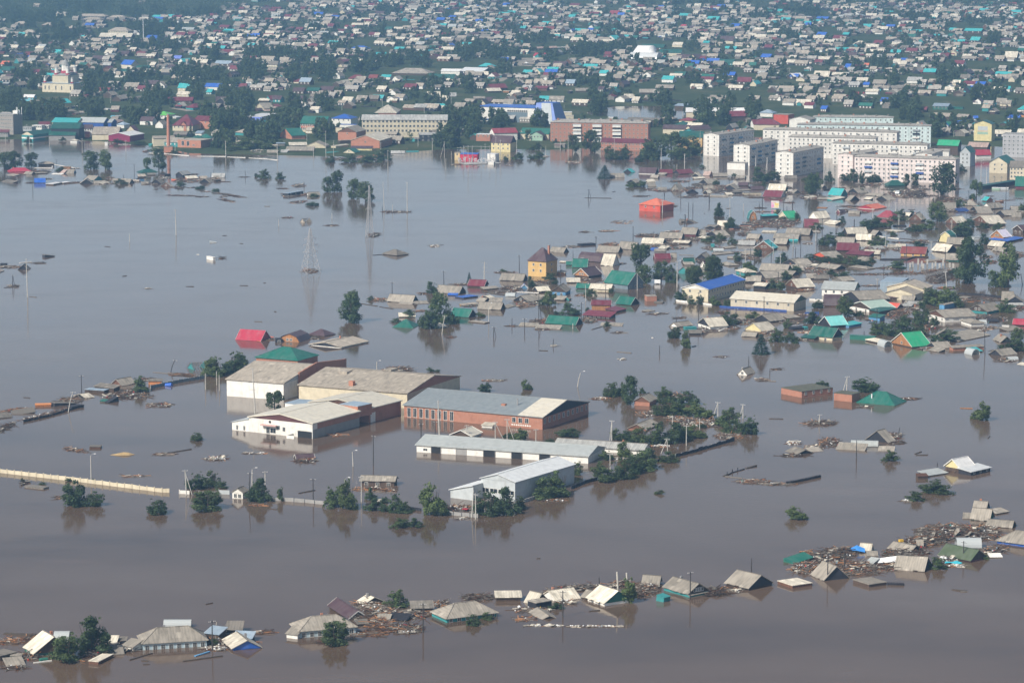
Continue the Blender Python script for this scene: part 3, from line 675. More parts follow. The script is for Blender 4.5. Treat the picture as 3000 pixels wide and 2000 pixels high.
# ---------------------------------------------------------------- fences: posts and panels are parts
def fence(v, pts, he, mat, pmat, label, name='fence', step=3.0, th=.14, ph=.25, jit=0.0, post=True):
    P = [W3(*nat(v, *p)) for p in pts]; c = P[0]; o = empty(name, (c.x, c.y, 0)); k = 0
    for a, b in zip(P[:-1], P[1:]):
        n = max(1, round((b - a).length / step))
        for q in range(n):
            s_, e_ = a.lerp(b, q / n) - c, a.lerp(b, (q + 1) / n) - c
            h1, h2 = he + random.uniform(-jit, jit), he + random.uniform(-jit, jit)
            dn = (e_ - s_).normalized(); nx = Vector((-dn.y, dn.x, 0)) * th / 2
            s_ = s_ + dn * .12; e_ = e_ - dn * .12
            m = MB(); vs = []
            for pt, hh in ((s_, h1), (e_, h2)): vs += [pt - nx + Vector((0,0,-1)), pt + nx + Vector((0,0,-1)), pt + nx + Vector((0,0,hh)), pt - nx + Vector((0,0,hh))]
            m.add(vs, [(0,3,2,1),(4,5,6,7),(0,1,5,4),(1,2,6,5),(2,3,7,6),(3,0,4,7)])
            if k < 100: m.build('panel', MT(mat), o)
            if post and k < 100: MB().box(s_.x - .3, s_.x - .02, s_.y - .14, s_.y + .14, -1, he + ph).build('post', MT(pmat), o)
            k += 1
    tag(o, label, 'fence'); p = nat(v, *pts[len(pts) // 2]); return o
# ---------------------------------------------------------------- the near row and the factory island (picture columns and rows of each zoom -> places)
rows('''
@F
g 205 610 310 672 0.9 11 3.7 sll grn log w2 | pale cream roofed green house among bushes at the lower left corner | the cream roofed corner house
h 1300 582 1918 545 1.7 9 2.9 sl pbl - w8 ch | long grey slate hip roofed house with pale blue walls and blue-framed windows | the long pale blue house
s 1110 592 1222 612 1.2 4 1.1 sl whi - n=porch c=porch
s 60 787 238 771 .2 5 1.0 sl log
s 945 683 1145 670 .2 3.5 1.5 sld log
k 808 733 905 742 .8 8 .1 sll brn_ - n=cold_frame c=cold_frame
g 2030 548 2130 632 .4 8 2 sll blu blu tx-3
s 2120 540 2310 548 .8 5 1.2 blg drk
s 1868 478 2015 495 1.2 4.5 1 blg log
s 2070 450 2232 450 1.2 5 1.2 sld log
k 0 692 160 652 1.3 5 .1 sld log
s 985 590 1065 592 .3 4 1.6 sll log
s 1040 548 1165 548 .8 3 .3 sld drk
k 90 690 200 688 1 2.5 .1 sl grn
a 1500 424 1755 424 .2 3 1.6 film - - n=greenhouse
a 490 560 632 560 .3 4.5 2.2 film - - n=greenhouse
@G
h 392 625 935 580 1.8 9 2.6 sl pbl - w7 | grey slate hip roofed pale blue house with a glazed left porch | the glazed-porch house
s 265 640 385 655 1.2 4 1.3 sl whi - n=porch c=porch
g 655 395 850 497 .6 5.5 1.9 brn log log ty3 | long brown metal gable roof tipped over behind the hip roofed house
f 990 375 1195 348 .3 4.5 1.6 sll log log ch
s 1420 410 1640 405 1.3 5 .9 sld log
s 1195 505 1385 520 .3 4 .9 drk log
s 1100 515 1230 520 .3 3 1 sl log
k 930 545 1045 535 .8 3 .1 sld log - tx12
h 1745 510 2232 450 1.1 9.5 2.7 sl tea - w6 cap | grey slate hip roofed house with dark teal walls sunk to its windows | the teal walled hip roofed house
@HH
s 0 500 268 497 1.2 5 .7 sll log | open shed with a pale ragged roof and dark inside
g 278 545 398 572 .1 5.5 2.7 sll log log tx4
k 405 555 565 528 1.7 4 .1 sl drk
g 600 540 850 505 .2 8 2.2 sll log whi | wide low pale roof half sunk between the tipped shed and white-roofed house
g 838 492 900 505 .6 5 1.6 sl log log
g 890 500 1075 560 .9 9.6 2.9 sll whi gnw w2 | steep pale roofed white house with dark green gable beside two lopped trunks | the green-gabled white house
g 1437 370 1620 378 .6 5.5 2 sl log log ty2
k 1580 480 1660 495 1.5 3 .1 tea tea - ty10 | small turquoise porch tipped over in the water | 
g 1640 398 1900 470 .9 8 2.4 sl tea log e4 | big grey slate roofed house with dark plank gable and turquoise walls | the turquoise slate house
s 1915 485 2110 445 .5 2 .6 sl tea
g 330 650 450 715 .1 5 1 sl log drk ty4
@I
g 55 668 245 712 .7 10 2.9 sl log drk | grey slate roofed dark house with a thin mast behind its ridge
k 580 690 735 668 .9 7.2 .1 sll brn_ - | flat cream roofed garage standing alone in brown water
f 820 652 1018 632 .2 8 3.6 sl log drk | steep grey A-shaped roof with dark gable in front of the wreckage | the A-shaped grey roof
g 1350 562 1592 583 .2 8 3.2 sl log drk ty-2 | grey slate roof with a broken strip of missing sheets
k 1165 682 1305 662 .9 7.4 .1 sl log
g 1690 452 1945 502 .5 7.6 2.6 olv mar log nb | olive green metal gable roof with maroon wall at the edge of the wreckage | the olive green roof
h 2130 345 2440 387 .8 9 2.8 sl blu - | grey slate hip roofed house cut off by the right edge of the picture
g 1935 182 2090 195 .3 6 3 sl grn gnw
g 1955 103 2065 110 .2 6 2 sl log drk
s 2140 140 2245 122 .4 4 .6 sl log
g 2055 235 2262 250 .2 6 1.6 sl log drk
s 1880 175 1960 178 .2 4 1 sl log
k 580 500 740 470 1 4 .1 grn gnw - tx14 ty-6
g 1085 425 1180 432 .2 4 2 sll log whi
g 1300 405 1478 440 .5 6 1.6 sl log drk
s 1125 520 1190 530 .3 4 1.2 mgr log
s 1150 462 1238 462 .2 3 .8 sl log
s 1005 565 1120 560 .3 3 1 brn_ log
s 2090 472 2190 470 .3 3 .5 whi log
g 1530 395 1585 395 .2 2.5 2 sl wor wor n=summer_hut c=hut
a 1840 400 2030 400 .4 5 2.4 film - - n=greenhouse
@E
k 310 302 600 265 2.4 11.8 .1 moss brk - w4 wd=.9 | roofless-looking brick block with flat mossy top and four dark openings | the mossy brick block
k 603 312 773 330 2.9 6.5 .1 moss brk - | plain brick block with flat top beside the green hip roof
h 810 402 1165 433 .15 11.4 3.9 grn log - cap | big green metal hip roof with pale ridges sunk to its eaves | the big green hip roof
f 890 742 1105 772 .2 5 3.6 sl drk drk
s 620 830 890 847 .1 5 1.6 sl log
a 760 800 1012 806 .3 4 1.6 mgr - - n=greenhouse
s 1010 845 1160 850 .1 4 1 sl log
g 158 848 262 880 .1 7 1.3 sld log drk
s 385 856 510 848 .1 4 .8 sl log
f 1612 985 1765 1012 1.6 8 2.7 wht log pye | white metal roofed house with a yellow gable flashing in the sun | the yellow-gabled white roof
s 1868 1042 2060 997 1.3 5.8 .7 mlg drk - w3
s 1470 1075 1660 1045 .4 5 .8 mgr log
k 1378 1073 1475 1070 1.3 3 .1 brn_ log - tx8
@D
f 603 488 805 500 1.6 9 2 sl brk brn_ | grey slate roofed brick garage half hidden by shrubs | the brick garage among the shrubs
f 533 798 760 815 .5 13 1.7 sl brk brn_ | low wide slate roof on an orange brick front among hedges
g -310 985 735 1056 1.5 8 1.6 slg whi whi solid | long low white shed with a grey corrugated roof behind the garages | the long low white shed
f 1795 183 1920 193 .1 8 2.4 sl crm whi w1 | floating grey roof with a white gable alone in open water | the white-gabled floating roof
@C
g 90 392 1383 508 4.5 37 3.4 brg brk drk e10 solid wd=1.7 nb ww=1.5 wh=1.9 n=factory_hall c=hall zb=-2 | long brick factory hall with a slate blue and cream roof | the long brick factory hall
f 520 668 728 685 .8 9 1.9 crs whi log
s 810 578 920 587 .8 3.5 .6 sll whi
g 205 757 1805 865 2.6 18 2.0 mgr whi lgr solid nb n=garage_row c=garages zb=-2 | very long white garage row with grey metal roof and dark gateways | the long white garage row
f 795 1064 1130 1105 6.2 36 1.9 mlg lgr lgr solid nb n=metal_hall c=hall zb=-2 | pale grey sheet metal hall with a bright ridged roof | the pale grey metal hall
@B
g 232 585 910 635 6.5 46 3.6 slt whi lgr solid n=factory_hall c=hall zb=-2 | tall white-walled factory hall with a broad weathered roof | the tall white factory hall
h 570 338 1072 378 8.3 16 3.6 grn brk - zb=0 n=roof_block c=building cap | brick block with a green hip roof standing behind the white hall
g 1060 650 2330 750 5.7 44 3.5 slt crm brk solid n=factory_hall c=hall zb=-2 | broad factory hall of pale concrete panels with brick end gable | the broad concrete panel hall
f 485 1017 1240 1098 5.4 30 2.2 crs whi mrb solid nb n=workshop c=workshop zb=-2 | cream roofed white workshop with maroon gable boards at the water gate | the cream roofed white workshop
k 1545 872 1757 900 7.0 8 .1 blg brk - zb=3 n=roof_block c=building
f 1180 848 1890 925 5.3 21 2.2 crs brk brn_ solid nb n=workshop c=workshop | second cream roofed brick workshop behind the white one
k 915 862 1130 880 4.2 10 .1 blg whi - zb=-1 n=annex c=building
g 350 134 645 152 .2 9.4 3.8 red log red cap | bright red gable roof with white ridge floating in open water | the bright red floating roof
fm 840 152 1092 166 .1 12 3.4 brn wod wod w2 nb | brown gambrel roofed house with golden plank gable and two white windows
k 815 130 890 128 1.4 4 .1 drk drk - w1
h 1180 75 1375 95 .3 8 2.2 brn log
f 1190 185 1570 222 .6 20 1.5 slt whi drk solid | very broad flat-pitched cream roof with pole in front of its eaves
s 645 155 800 104 .1 2 .3 org log
@A
f 1012 392 1118 407 .2 8 2.2 sl log brn_
s 1355 362 1490 362 1.4 4 .3 sld wor
f 1713 240 1785 265 .1 6 2.6 skl tea tea | roofless teal gabled hut with bare rafters beside the trees
s 858 408 1045 432 1.2 4 .8 sld log
k 775 438 957 450 1.1 4 .1 blg log
f 672 495 790 520 .2 4 1.1 sll crm drk
s 120 668 330 655 .1 4 1.2 gwd log ty-6
s -30 705 120 690 .3 5 1 sld whi
k 320 578 470 575 .9 2 .1 wor wor - tx10
k 500 575 700 555 .9 4 .1 gwd drk - ty5
k 660 600 775 580 .9 3 .1 drk drk
k 915 540 1000 545 .7 2.5 .1 grn gwd - tx8
k 1000 540 1095 520 1.1 2 .1 drk drk - ty-14
f 2120 1381 2235 1390 2.0 4.5 1.3 sld whi whi w2 | little white gatehouse with slate roof where the fences meet | the white gatehouse
k 220 1325 400 1345 .5 3 .1 gwd gwd - n=floating_box c=box
k 818 965 925 965 .7 3.5 .1 gwd brn_ - n=floating_box c=box
@NN
g 1052 1407 1158 1410 1.5 6 1.2 sl log drk w3 | small dark timber house with slate roof standing among the yard water | the small dark house in the yard
@J
h 1468 762 1608 778 .4 9 2.2 sld log - | dark slate hip roof floating alone in wide open water | the lone floating hip roof
f 712 470 765 478 .2 5 2.2 skl gwd slt | small floating roof with bare rafters in open water | the bare rafter roof
k 612 208 750 185 1.8 4 .1 blg drk - w3
g 795 232 905 228 .2 5 2 sl log whi
g 1512 1198 1750 1212 .3 7 2.9 sl log drk
s 1620 1222 1745 1228 .1 3 .5 sl log
@Y
f 172 805 285 806 .1 5 2.4 sld log drk
k 2030 672 2096 686 1.6 1.6 .1 whi whi - n=floating_tank c=tank | white box-shaped tank drifting in open water | the white drifting tank
k 440 668 540 660 .9 3 .1 gwd drk - ty8 n=capsized_boat c=boat
k 2060 530 2130 530 .6 2 .1 lgr lgr - ty9 n=floating_box c=box
k 0 748 65 748 .8 3 .1 drk drk
s 0 830 45 812 .3 3 .8 sl log
''')
# parts of the factory that the rows above cannot say
def kid(nm): return [o for o in bpy.data.objects if o.get('label', '').startswith(nm)][0]
def lpt(root, p):                                               # world point in the thing's own frame
    q = p - root.location; a = -root.rotation_euler.z; return Vector((q.x * math.cos(a) - q.y * math.sin(a), q.x * math.sin(a) + q.y * math.cos(a), q.z))
hall = kid('long brick factory hall')
for x in (130, 200, 272, 345, 415, 488, 560, 636): q = lpt(hall, W3(*nat('C', x, 440), 3.0)); window(hall, q.x, -37 / 2 + .46 - .0, 1.9, 0, 1.5, 3.4)
for x in (1178, 1253, 1328): q = lpt(hall, W3(*nat('C', x, 500), 3.0)); window(hall, q.x, -37 / 2 + .44, 2.6, 0, 1.5, 1.9)
om = MB()
for k in range(9):
    q = lpt(hall, W3(*nat('C', 1158 + k * 26, 500), 3.0)); om.add([(q.x - .45, -18.08, .9), (q.x, -18.08, .55), (q.x + .45, -18.08, .9), (q.x, -18.08, 1.25)], [(0, 1, 2, 3)])
om.build('brick_pattern', MATS['plaster whi'], hall)
# the right fifth of its roof is cream slate laid over the eaves line
rf = [c for c in hall.children if c.name.startswith('roof')][0]
xr = lpt(hall, W3(*nat('C', 1140, 490), 4.5)).x; hx = hall_hx = max(v.co.x for v in rf.data.vertices); sl_ = 3.4 / 18.5
for lst in ([(-18.55, 4.5 + .02), (0, 7.9 + .03), (18.55, 4.52)],):
    MB().ext([(y, z - .02) for y, z in lst] + [(y, z + .05) for y, z in lst][::-1], xr, hx + .05).build('roof', MT('crs'), hall)
MB().ext([(4, 7.17), (18.55, 4.5)] + [(18.55, 4.57), (4, 7.24)], -hx, xr - .03).build('roof', MT('slt'), hall)
MB().tube([(xr - 5, -9, 5.8), (xr - 5, -9, 8.6)], [.28, .28], 8).build('chimney', MATS['steel'], hall)
MB().box(xr - 10.5, xr - 9, -11, -9.6, 5.5, 6.5).build('roof_vent', MT('brk'), hall)
gr = kid('very long white garage row')
for a, bb in ((375, 472), (637, 738), (922, 1040), (1213, 1320), (1500, 1607)):
    q1, q2 = lpt(gr, W3(*nat('C', a, 800), 1)), lpt(gr, W3(*nat('C', bb, 800), 1)); x0, x1 = q1.x, q2.x
    MB().box(x0, x1, -8.62, -8.5, -1.2, 2.25).build('garage_door', MATS['hole'] if a != 637 else MT('gry'), gr)
    fm = MB(); fm.box(x0 - .2, x0, -8.68, -8.5, -1.2, 2.4); fm.box(x1, x1 + .2, -8.68, -8.5, -1.2, 2.4); fm.box(x0 - .2, x1 + .2, -8.68, -8.5, 2.25, 2.4); fm.build('door_frame', MT('gry'), gr)
q = lpt(gr, W3(*nat('C', 288, 810), 1)); window(gr, q.x, -8.54, 1.0, 0, 1.6, .9)
mh = kid('pale grey sheet metal hall')
q1, q2 = lpt(mh, W3(*nat('C', 810, 1180), 2.5)), lpt(mh, W3(*nat('C', 1118, 1200), 2.5)); w4 = (q2.y - q1.y) / 4
xf = min(v.co.x for c in mh.children if c.name.startswith('wall') for v in c.data.vertices)
for k in range(4): window(mh, xf - .012, -4.6 + k * 3.08, 2.6, -math.pi / 2, 2.8, 1.5)
an = MB(); an.ext([(0, -2), (7.5, -2), (7.5, 5.0), (0, 5.0)], 0, .1)
# its lean-to on the left
A_, B_ = W3(*nat('C', 570, 1250)), W3(*nat('C', 800, 1290)); la = lpt(mh, A_); lb = lpt(mh, W3(*nat('C', 797, 1070), 6.2))
y1 = max(la.y, lb.y + 8); yb = lb.y - .5
an = MB(); an.add([(la.x, yb, -2), (la.x, y1, -2), (la.x + 16, y1, -2), (la.x + 16, yb, -2), (la.x, yb, 4.6), (la.x, y1, 2.5), (la.x + 16, y1, 2.5), (la.x + 16, yb, 4.6)], [(0,3,2,1),(4,7,6,5),(0,1,5,4),(1,2,6,5),(2,3,7,6),(3,0,4,7)]) if False else None
le = MB().add([(la.x, yb, -2), (la.x + 16, yb, -2), (la.x + 16, y1, -2), (la.x, y1, -2), (la.x, yb, 4.6), (la.x + 16, yb, 4.6), (la.x + 16, y1, 2.5), (la.x, y1, 2.5)], [(0,3,2,1),(4,5,6,7),(0,1,5,4),(1,2,6,5),(2,3,7,6),(3,0,4,7)]).build('lean_to', MT('lgr'), mh)
MB().add([(la.x - .4, yb, 4.62), (la.x + 16.4, yb, 4.62), (la.x + 16.4, y1 + .5, 2.45), (la.x - .4, y1 + .5, 2.45), (la.x - .4, yb, 4.78), (la.x + 16.4, yb, 4.78), (la.x + 16.4, y1 + .5, 2.61), (la.x - .4, y1 + .5, 2.61)], [(0,3,2,1),(4,5,6,7),(0,1,5,4),(1,2,6,5),(2,3,7,6),(3,0,4,7)]).build('roof', MT('mlg'), le)
ws = kid('cream roofed white workshop')
xf = min(v.co.x for c in ws.children if c.name.startswith('wall') for v in c.data.vertices)
def wsy(x, y, z): return lpt(ws, W3(*nat('B', x, y), z)).y
for x0, x1, kk in ((1022, 1080, 'hole'), (1135, 1195, 'hole')):
    ya, yb_ = wsy(x0, 1200, 2), wsy(x1, 1215, 2); MB().box(xf - .06, xf + .05, min(ya, yb_), max(ya, yb_), -1, 2.3).build('door', MATS[kk], ws)
for x0, w_, h_, z_ in ((716, 1.6, 1.5, 2.6), (550, 1.6, 2.2, 1.2), (632, 2.4, 1.9, 1.3), (810, 1.2, 1.6, 2.2)):
    window(ws, xf - .012, wsy(x0, 1180, 2.5), z_, -math.pi / 2, w_, h_)
ya, yb_ = wsy(500, 1140, 3.4), wsy(672, 1160, 3.4); MB().box(xf - 1.5, xf - .01, yb_, ya, 3.0, 3.35).build('canopy', MT('pin'), ws)
MB().tube([(xf - .05, wsy(677, 1100, 4.2), 4.3), (xf - .3, wsy(677, 1100, 4.2), 4.3)], [.42, .42], 12).build('extractor_fan', MATS['hole'], ws)
ya, yb_ = wsy(1080, 1240, 1), wsy(918, 1240, 1); MB().box(xf - 4, xf - 3.85, min(ya, yb_) + 1, max(ya, yb_), -1, 1.1).build('ramp_wall', MT('whi'), ws); MB().box(xf - 3.84, xf - .02, max(ya, yb_) - .15, max(ya, yb_), -1, 1.1).build('ramp_wall', MT('whi'), ws)
# sloped side room on the left of the workshop
y0 = max(v.co.y for c in ws.children if c.name.startswith('wall') for v in c.data.vertices)
sr = MB().add([(xf, y0, -1.5), (xf + 12, y0, -1.5), (xf + 12, y0 + 7.2, -1.5), (xf, y0 + 7.2, -1.5), (xf, y0, 4.4), (xf + 12, y0, 4.4), (xf + 12, y0 + 7.2, 2.8), (xf, y0 + 7.2, 2.8)], [(0,3,2,1),(4,5,6,7),(0,1,5,4),(1,2,6,5),(2,3,7,6),(3,0,4,7)]).build('side_room', MT('whi'), ws)
MB().add([(xf - .3, y0 + .02, 4.42), (xf + 12, y0 + .02, 4.42), (xf + 12, y0 + 7.6, 2.75), (xf - .3, y0 + 7.6, 2.75), (xf - .3, y0 + .02, 4.58), (xf + 12, y0 + .02, 4.58), (xf + 12, y0 + 7.6, 2.91), (xf - .3, y0 + 7.6, 2.91)], [(0,3,2,1),(4,5,6,7),(0,1,5,4),(1,2,6,5),(2,3,7,6),(3,0,4,7)]).build('roof', MT('lgr'), sr)
for yy in (2.0, 5.0): window(ws, xf - .012, y0 + yy, 1.1, -math.pi / 2, .9, 1.7)
hy_ = min(v.co.y for c in ws.children if c.name.startswith('wall') for v in c.data.vertices); hx_ = max(v.co.x for c in ws.children if c.name.startswith('wall') for v in c.data.vertices)
MB().box(xf + .3, hx_ - .1, hy_ - .05, hy_ - .01, -1, 3.0).build('side_plaster', MT('gry'), ws); MB().box(xf + 3, hx_ - .1, hy_ - .05, hy_ - .01, 3.003, 4.9).build('side_brick', MT('brk'), ws)
# workshop side wall door and blue container
b2 = kid('second cream roofed brick workshop')
ym = -10.1; MB().box(-9.2, -6.2, min(v.co.y for c in b2.children if c.name.startswith('wall') for v in c.data.vertices) - .06, -9.6, -1, 3.4).build('gate', MT('whi'), b2)
# vents and chimney on the concrete hall roof, brick fire wall of the white hall
ch = kid('broad factory hall of pale'); 
for vx in (1600, 2110):
    q = lpt(ch, W3(*nat('B', vx, 560), 7.0)); zt = 5.7 + 3.5 * (1 - abs(q.y) / 22)
    MB().add([(q.x - 1.6, q.y - 1, zt - .6), (q.x + 1.6, q.y - 1, zt - .6), (q.x + 1.6, q.y + 4.5, zt), (q.x - 1.6, q.y + 4.5, zt), (q.x - 1.6, q.y - 1, zt + .75), (q.x + 1.6, q.y - 1, zt + .75), (q.x + 1.6, q.y + 4.5, zt + .8), (q.x - 1.6, q.y + 4.5, zt + .8)], [(0,3,2,1),(4,5,6,7),(0,1,5,4),(1,2,6,5),(2,3,7,6),(3,0,4,7)]).build('roof_vent', MT('slt'), ch)
q = lpt(ch, W3(*nat('B', 1690, 650), 6.6)); MB().box(q.x - .9, q.x + .9, q.y - .9, q.y + .9, 5.9, 7.9).build('chimney', MT('orb'), ch)
wh = kid('tall white-walled factory hall'); xw = max(v.co.x for c in wh.children if c.name.startswith('wall') for v in c.data.vertices)
MB().ext([(-11.5, -2), (27, -2), (27, 8.6), (22, 8.9), (3, 10.6), (-11.5, 8.7)], xw + .15, xw + .75).build('fire_wall', MT('brk'), wh)
g3 = kid('big green metal hip roof'); MB().tube([(-2.5, -3.2, 1.2), (-2.5, -3.2, 3.4)], [.25, .25], 8).build('flue', MATS['plastic white'], [c for c in g3.children][0])
trees('''
F b 820 690 405 300 ; b 590 755 540 250 ; b 950 660 560 90 ; b 1945 590 545 100
G b 720 755 560 250 ; b 1310 410 280 195 ; b 1995 575 480 110 ; b 2120 515 462 115
HH b 1310 560 350 165 ; b 600 618 570 125
I b 1690 570 490 115 ; b 620 190 110 138 ; b 2065 492 462 55
E b 900 310 200 230 ; b 500 262 208 105 ; b 1120 945 855 128 ; b 1540 1245 1145 235 ; b 1355 1312 1235 130 ; b 1960 572 430 172
D t 575 530 208 195 ; b 340 440 318 170 ; b 400 440 300 110 ; b 470 430 300 130 ; b 720 400 345 80 ; b 1000 505 355 215 ; b 1240 535 395 205 ; b 930 660 505 200 ; b 1080 665 520 200 ; b 1190 660 530 160 ; b 1390 692 545 270 ; b 1700 785 600 235 ; b 1760 868 740 220 ; b 1940 880 690 180 ; b 440 940 835 170 ; b 560 950 850 190 ; b 690 960 830 210 ; b 860 985 795 230 ; b 1060 980 790 250 ; b 1180 940 800 150 ; b 1330 912 800 230 ; b 1405 800 750 85 ; b 520 1150 985 180 ; b 770 1150 1055 150 ; b 300 1170 1075 140 ; b 270 1420 1220 230 ; b 460 1395 1195 230 ; b 620 1330 1140 200 ; b 740 1280 1095 300 ; b 1020 1200 1095 190 ; b 920 780 735 70 ; b 905 1560 1520 95
C b 380 1415 1175 230 ; b 30 1390 1230 120 ; b 120 1390 1310 150 ; b 880 1415 1220 230 ; b 1040 1410 1215 220 ; b 1165 1355 1255 110 ; b 1410 1255 1095 215 ; b 1530 1240 1045 210 ; b 1700 1040 940 105 ; b 60 1525 1450 170 ; b 205 1520 1450 100 ; b 1600 690 622 200 ; b 1450 745 712 80 ; b 1160 725 632 150 ; b 1062 702 655 80 ; b 350 92 55 58 ; b 840 277 200 118 ; b 1235 257 180 92 ; b 415 92 72 40
B b 100 565 380 215 ; b 340 530 322 220 ; t 800 965 700 225
A b 660 1520 1295 200 ; b 860 1520 1400 150 ; b 1440 1590 1475 180 ; b 1890 1560 1400 280 ; b 1800 1365 1230 150 ; b 1940 1335 1215 130 ; b 2040 1350 1300 100 ; b 2330 1470 1340 130 ; b 1300 465 345 150 ; b 1960 322 180 165 ; b 2150 292 135 190 ; b 1800 912 855 118 ; b 205 1290 1255 40 ; b 625 1285 1258 60 ; b 850 1300 1268 45 ; b 390 1316 1294 50
J t 965 200 60 120 ; t 1060 198 5 130 ; t 1210 262 80 130 ; t 1320 285 110 200 ; b 390 75 0 98 ; b 535 80 22 68 ; b 315 55 25 35 ; t 1180 1400 1180 215 ; t 1190 1395 1112 190 ; b 1365 1192 1160 52 ; b 830 325 290 100 ; b 850 240 215 90
''')
poles('''
F w 1952 355 645
G w 1535 355 630 ; w 2213 450 505 2213 - 9
HH w 668 425 690 ; w 1922 240 520 ; w 1028 300 368 1024 0 9
I w 848 445 650 ; w 1888 345 490 ; w 265 478 585 265 0 9 ; w 977 420 570 977 0 9
E a 470 508 605 474 -10 ; a 722 158 298 726 -38 ; w 812 745 915 812 0 9 ; w 1195 630 710 1210 ; w 1555 955 1015 1555 0 9
D a 362 700 940 362 -26 ; c 731 745 935 ; c 1060 650 795 1060 0 9 ; c 1370 680 805 1370 0 9 ; c 1765 690 830 1768 0 9 ; c 1218 755 1000 ; a 1005 910 1088 994 -92 ; c 345 1080 1270 340 ; a 1582 490 690 1578 -74 ; a 1870 515 690 1866 -45 ; c 916 410 490 916 0 9
C x 432 345 690 420 ; w 262 560 690 ; w 392 540 672 ; a 678 575 697 680 44 ; a 945 540 715 943 92 ; a 1054 515 715 1052 72 ; c 1318 610 740 ; l 1422 1000 1130 1410 ; c 728 1172 1425 744 0 9 ; c 765 1200 1442 762 ; l 1692 95 228 1728
B c 10 520 652 10 0 9 ; c 138 495 642 138 0 9 ; c 168 540 662 168 0 9 ; x 580 445 988 553 ; l 1975 390 482 1975 ; w 1935 1225 1575 1938 ; l 1705 1420 1590 1695
A w 750 305 478 ; c 618 455 648 674 ; w 1558 165 285 1610 ; c 1888 290 440 1888 0 9 ; c 1992 270 402 1990 0 9 ; c 2015 305 452 2015 0 9 ; l 838 1040 1302 838 ; a 1715 1170 1410 1702 60 ; l 2316 1170 1320 2318 ; w 2285 1195 1475 2300
J c 1493 100 378 1482 0 9 ; x 1703 100 382 1703 ; c 1567 310 382 1567 0 9 ; w 1565 1020 1132 ; c 522 445 507 522 0 9 ; c 1012 390 442 1012 0 9 ; w 755 98 150 755 0 9 ; w 1475 322 385 1475 0 9 ; w 216 0 62 216 0 9
Y x 1735 205 465 1728 ; c 1277 455 532 1275 0 9 ; x 272 690 1078 266 ; W 122 855 970 128 26
''')
logs('''
F pole_wood .4 1680 742 2045 693
''' .replace('pole_wood', 'bark') + '''
F bark .35 1190 730 1400 668 ; sky_ .6 1790 695 1925 657 ; bark 1.2 40 485 330 508 ; frame .5 310 757 475 738 ; bark .3 1300 735 1365 740 ; bark .3 1315 770 1375 768 ; bark .3 1890 218 1955 206
I bark .6 1800 722 1912 736 ; gwd .3 1865 740 1920 738
E wod .5 1765 456 1880 460 ; bark .4 1350 878 1410 856 ; bark .5 1360 888 1470 886 ; bark .3 2020 735 2040 712 ; bark .4 10 552 140 556 ; gwd .5 0 208 75 210 ; bark .4 30 96 125 104
D bark .5 1640 1350 1705 1330 ; bark .9 1900 1262 2020 1235 ; gwd .3 1660 1353 1860 1375 ; gwd .4 840 1010 1020 1000
B gwd .4 450 1442 650 1440
A gwd .4 1405 283 1820 318 ; bark .4 1540 1025 1760 990 ; bark .3 215 515 275 520
J bark .4 1385 778 1470 772 ; bark .4 1280 1222 1430 1245 ; bark .4 1450 1250 1575 1270 ; gwd .4 300 1386 370 1388 ; gwd .5 390 328 440 330 ; bark .4 165 1056 240 1058 ; bark .4 380 1032 405 1032 ; bark .5 480 1295 500 1296 ; bark .4 165 670 195 672
Y bark .5 1205 872 1245 868 ; bark .5 1830 972 1910 974 ; bark .4 1030 578 1085 584 ; gwd .4 290 1072 360 1078 ; frame .5 1935 658 1960 659 ; bark .4 2190 474 2230 472 ; frame .9 190 741 312 732 ; bark .6 40 984 185 972
HH bark .4 925 638 1035 630 ; bark .3 410 120 447 118
''')
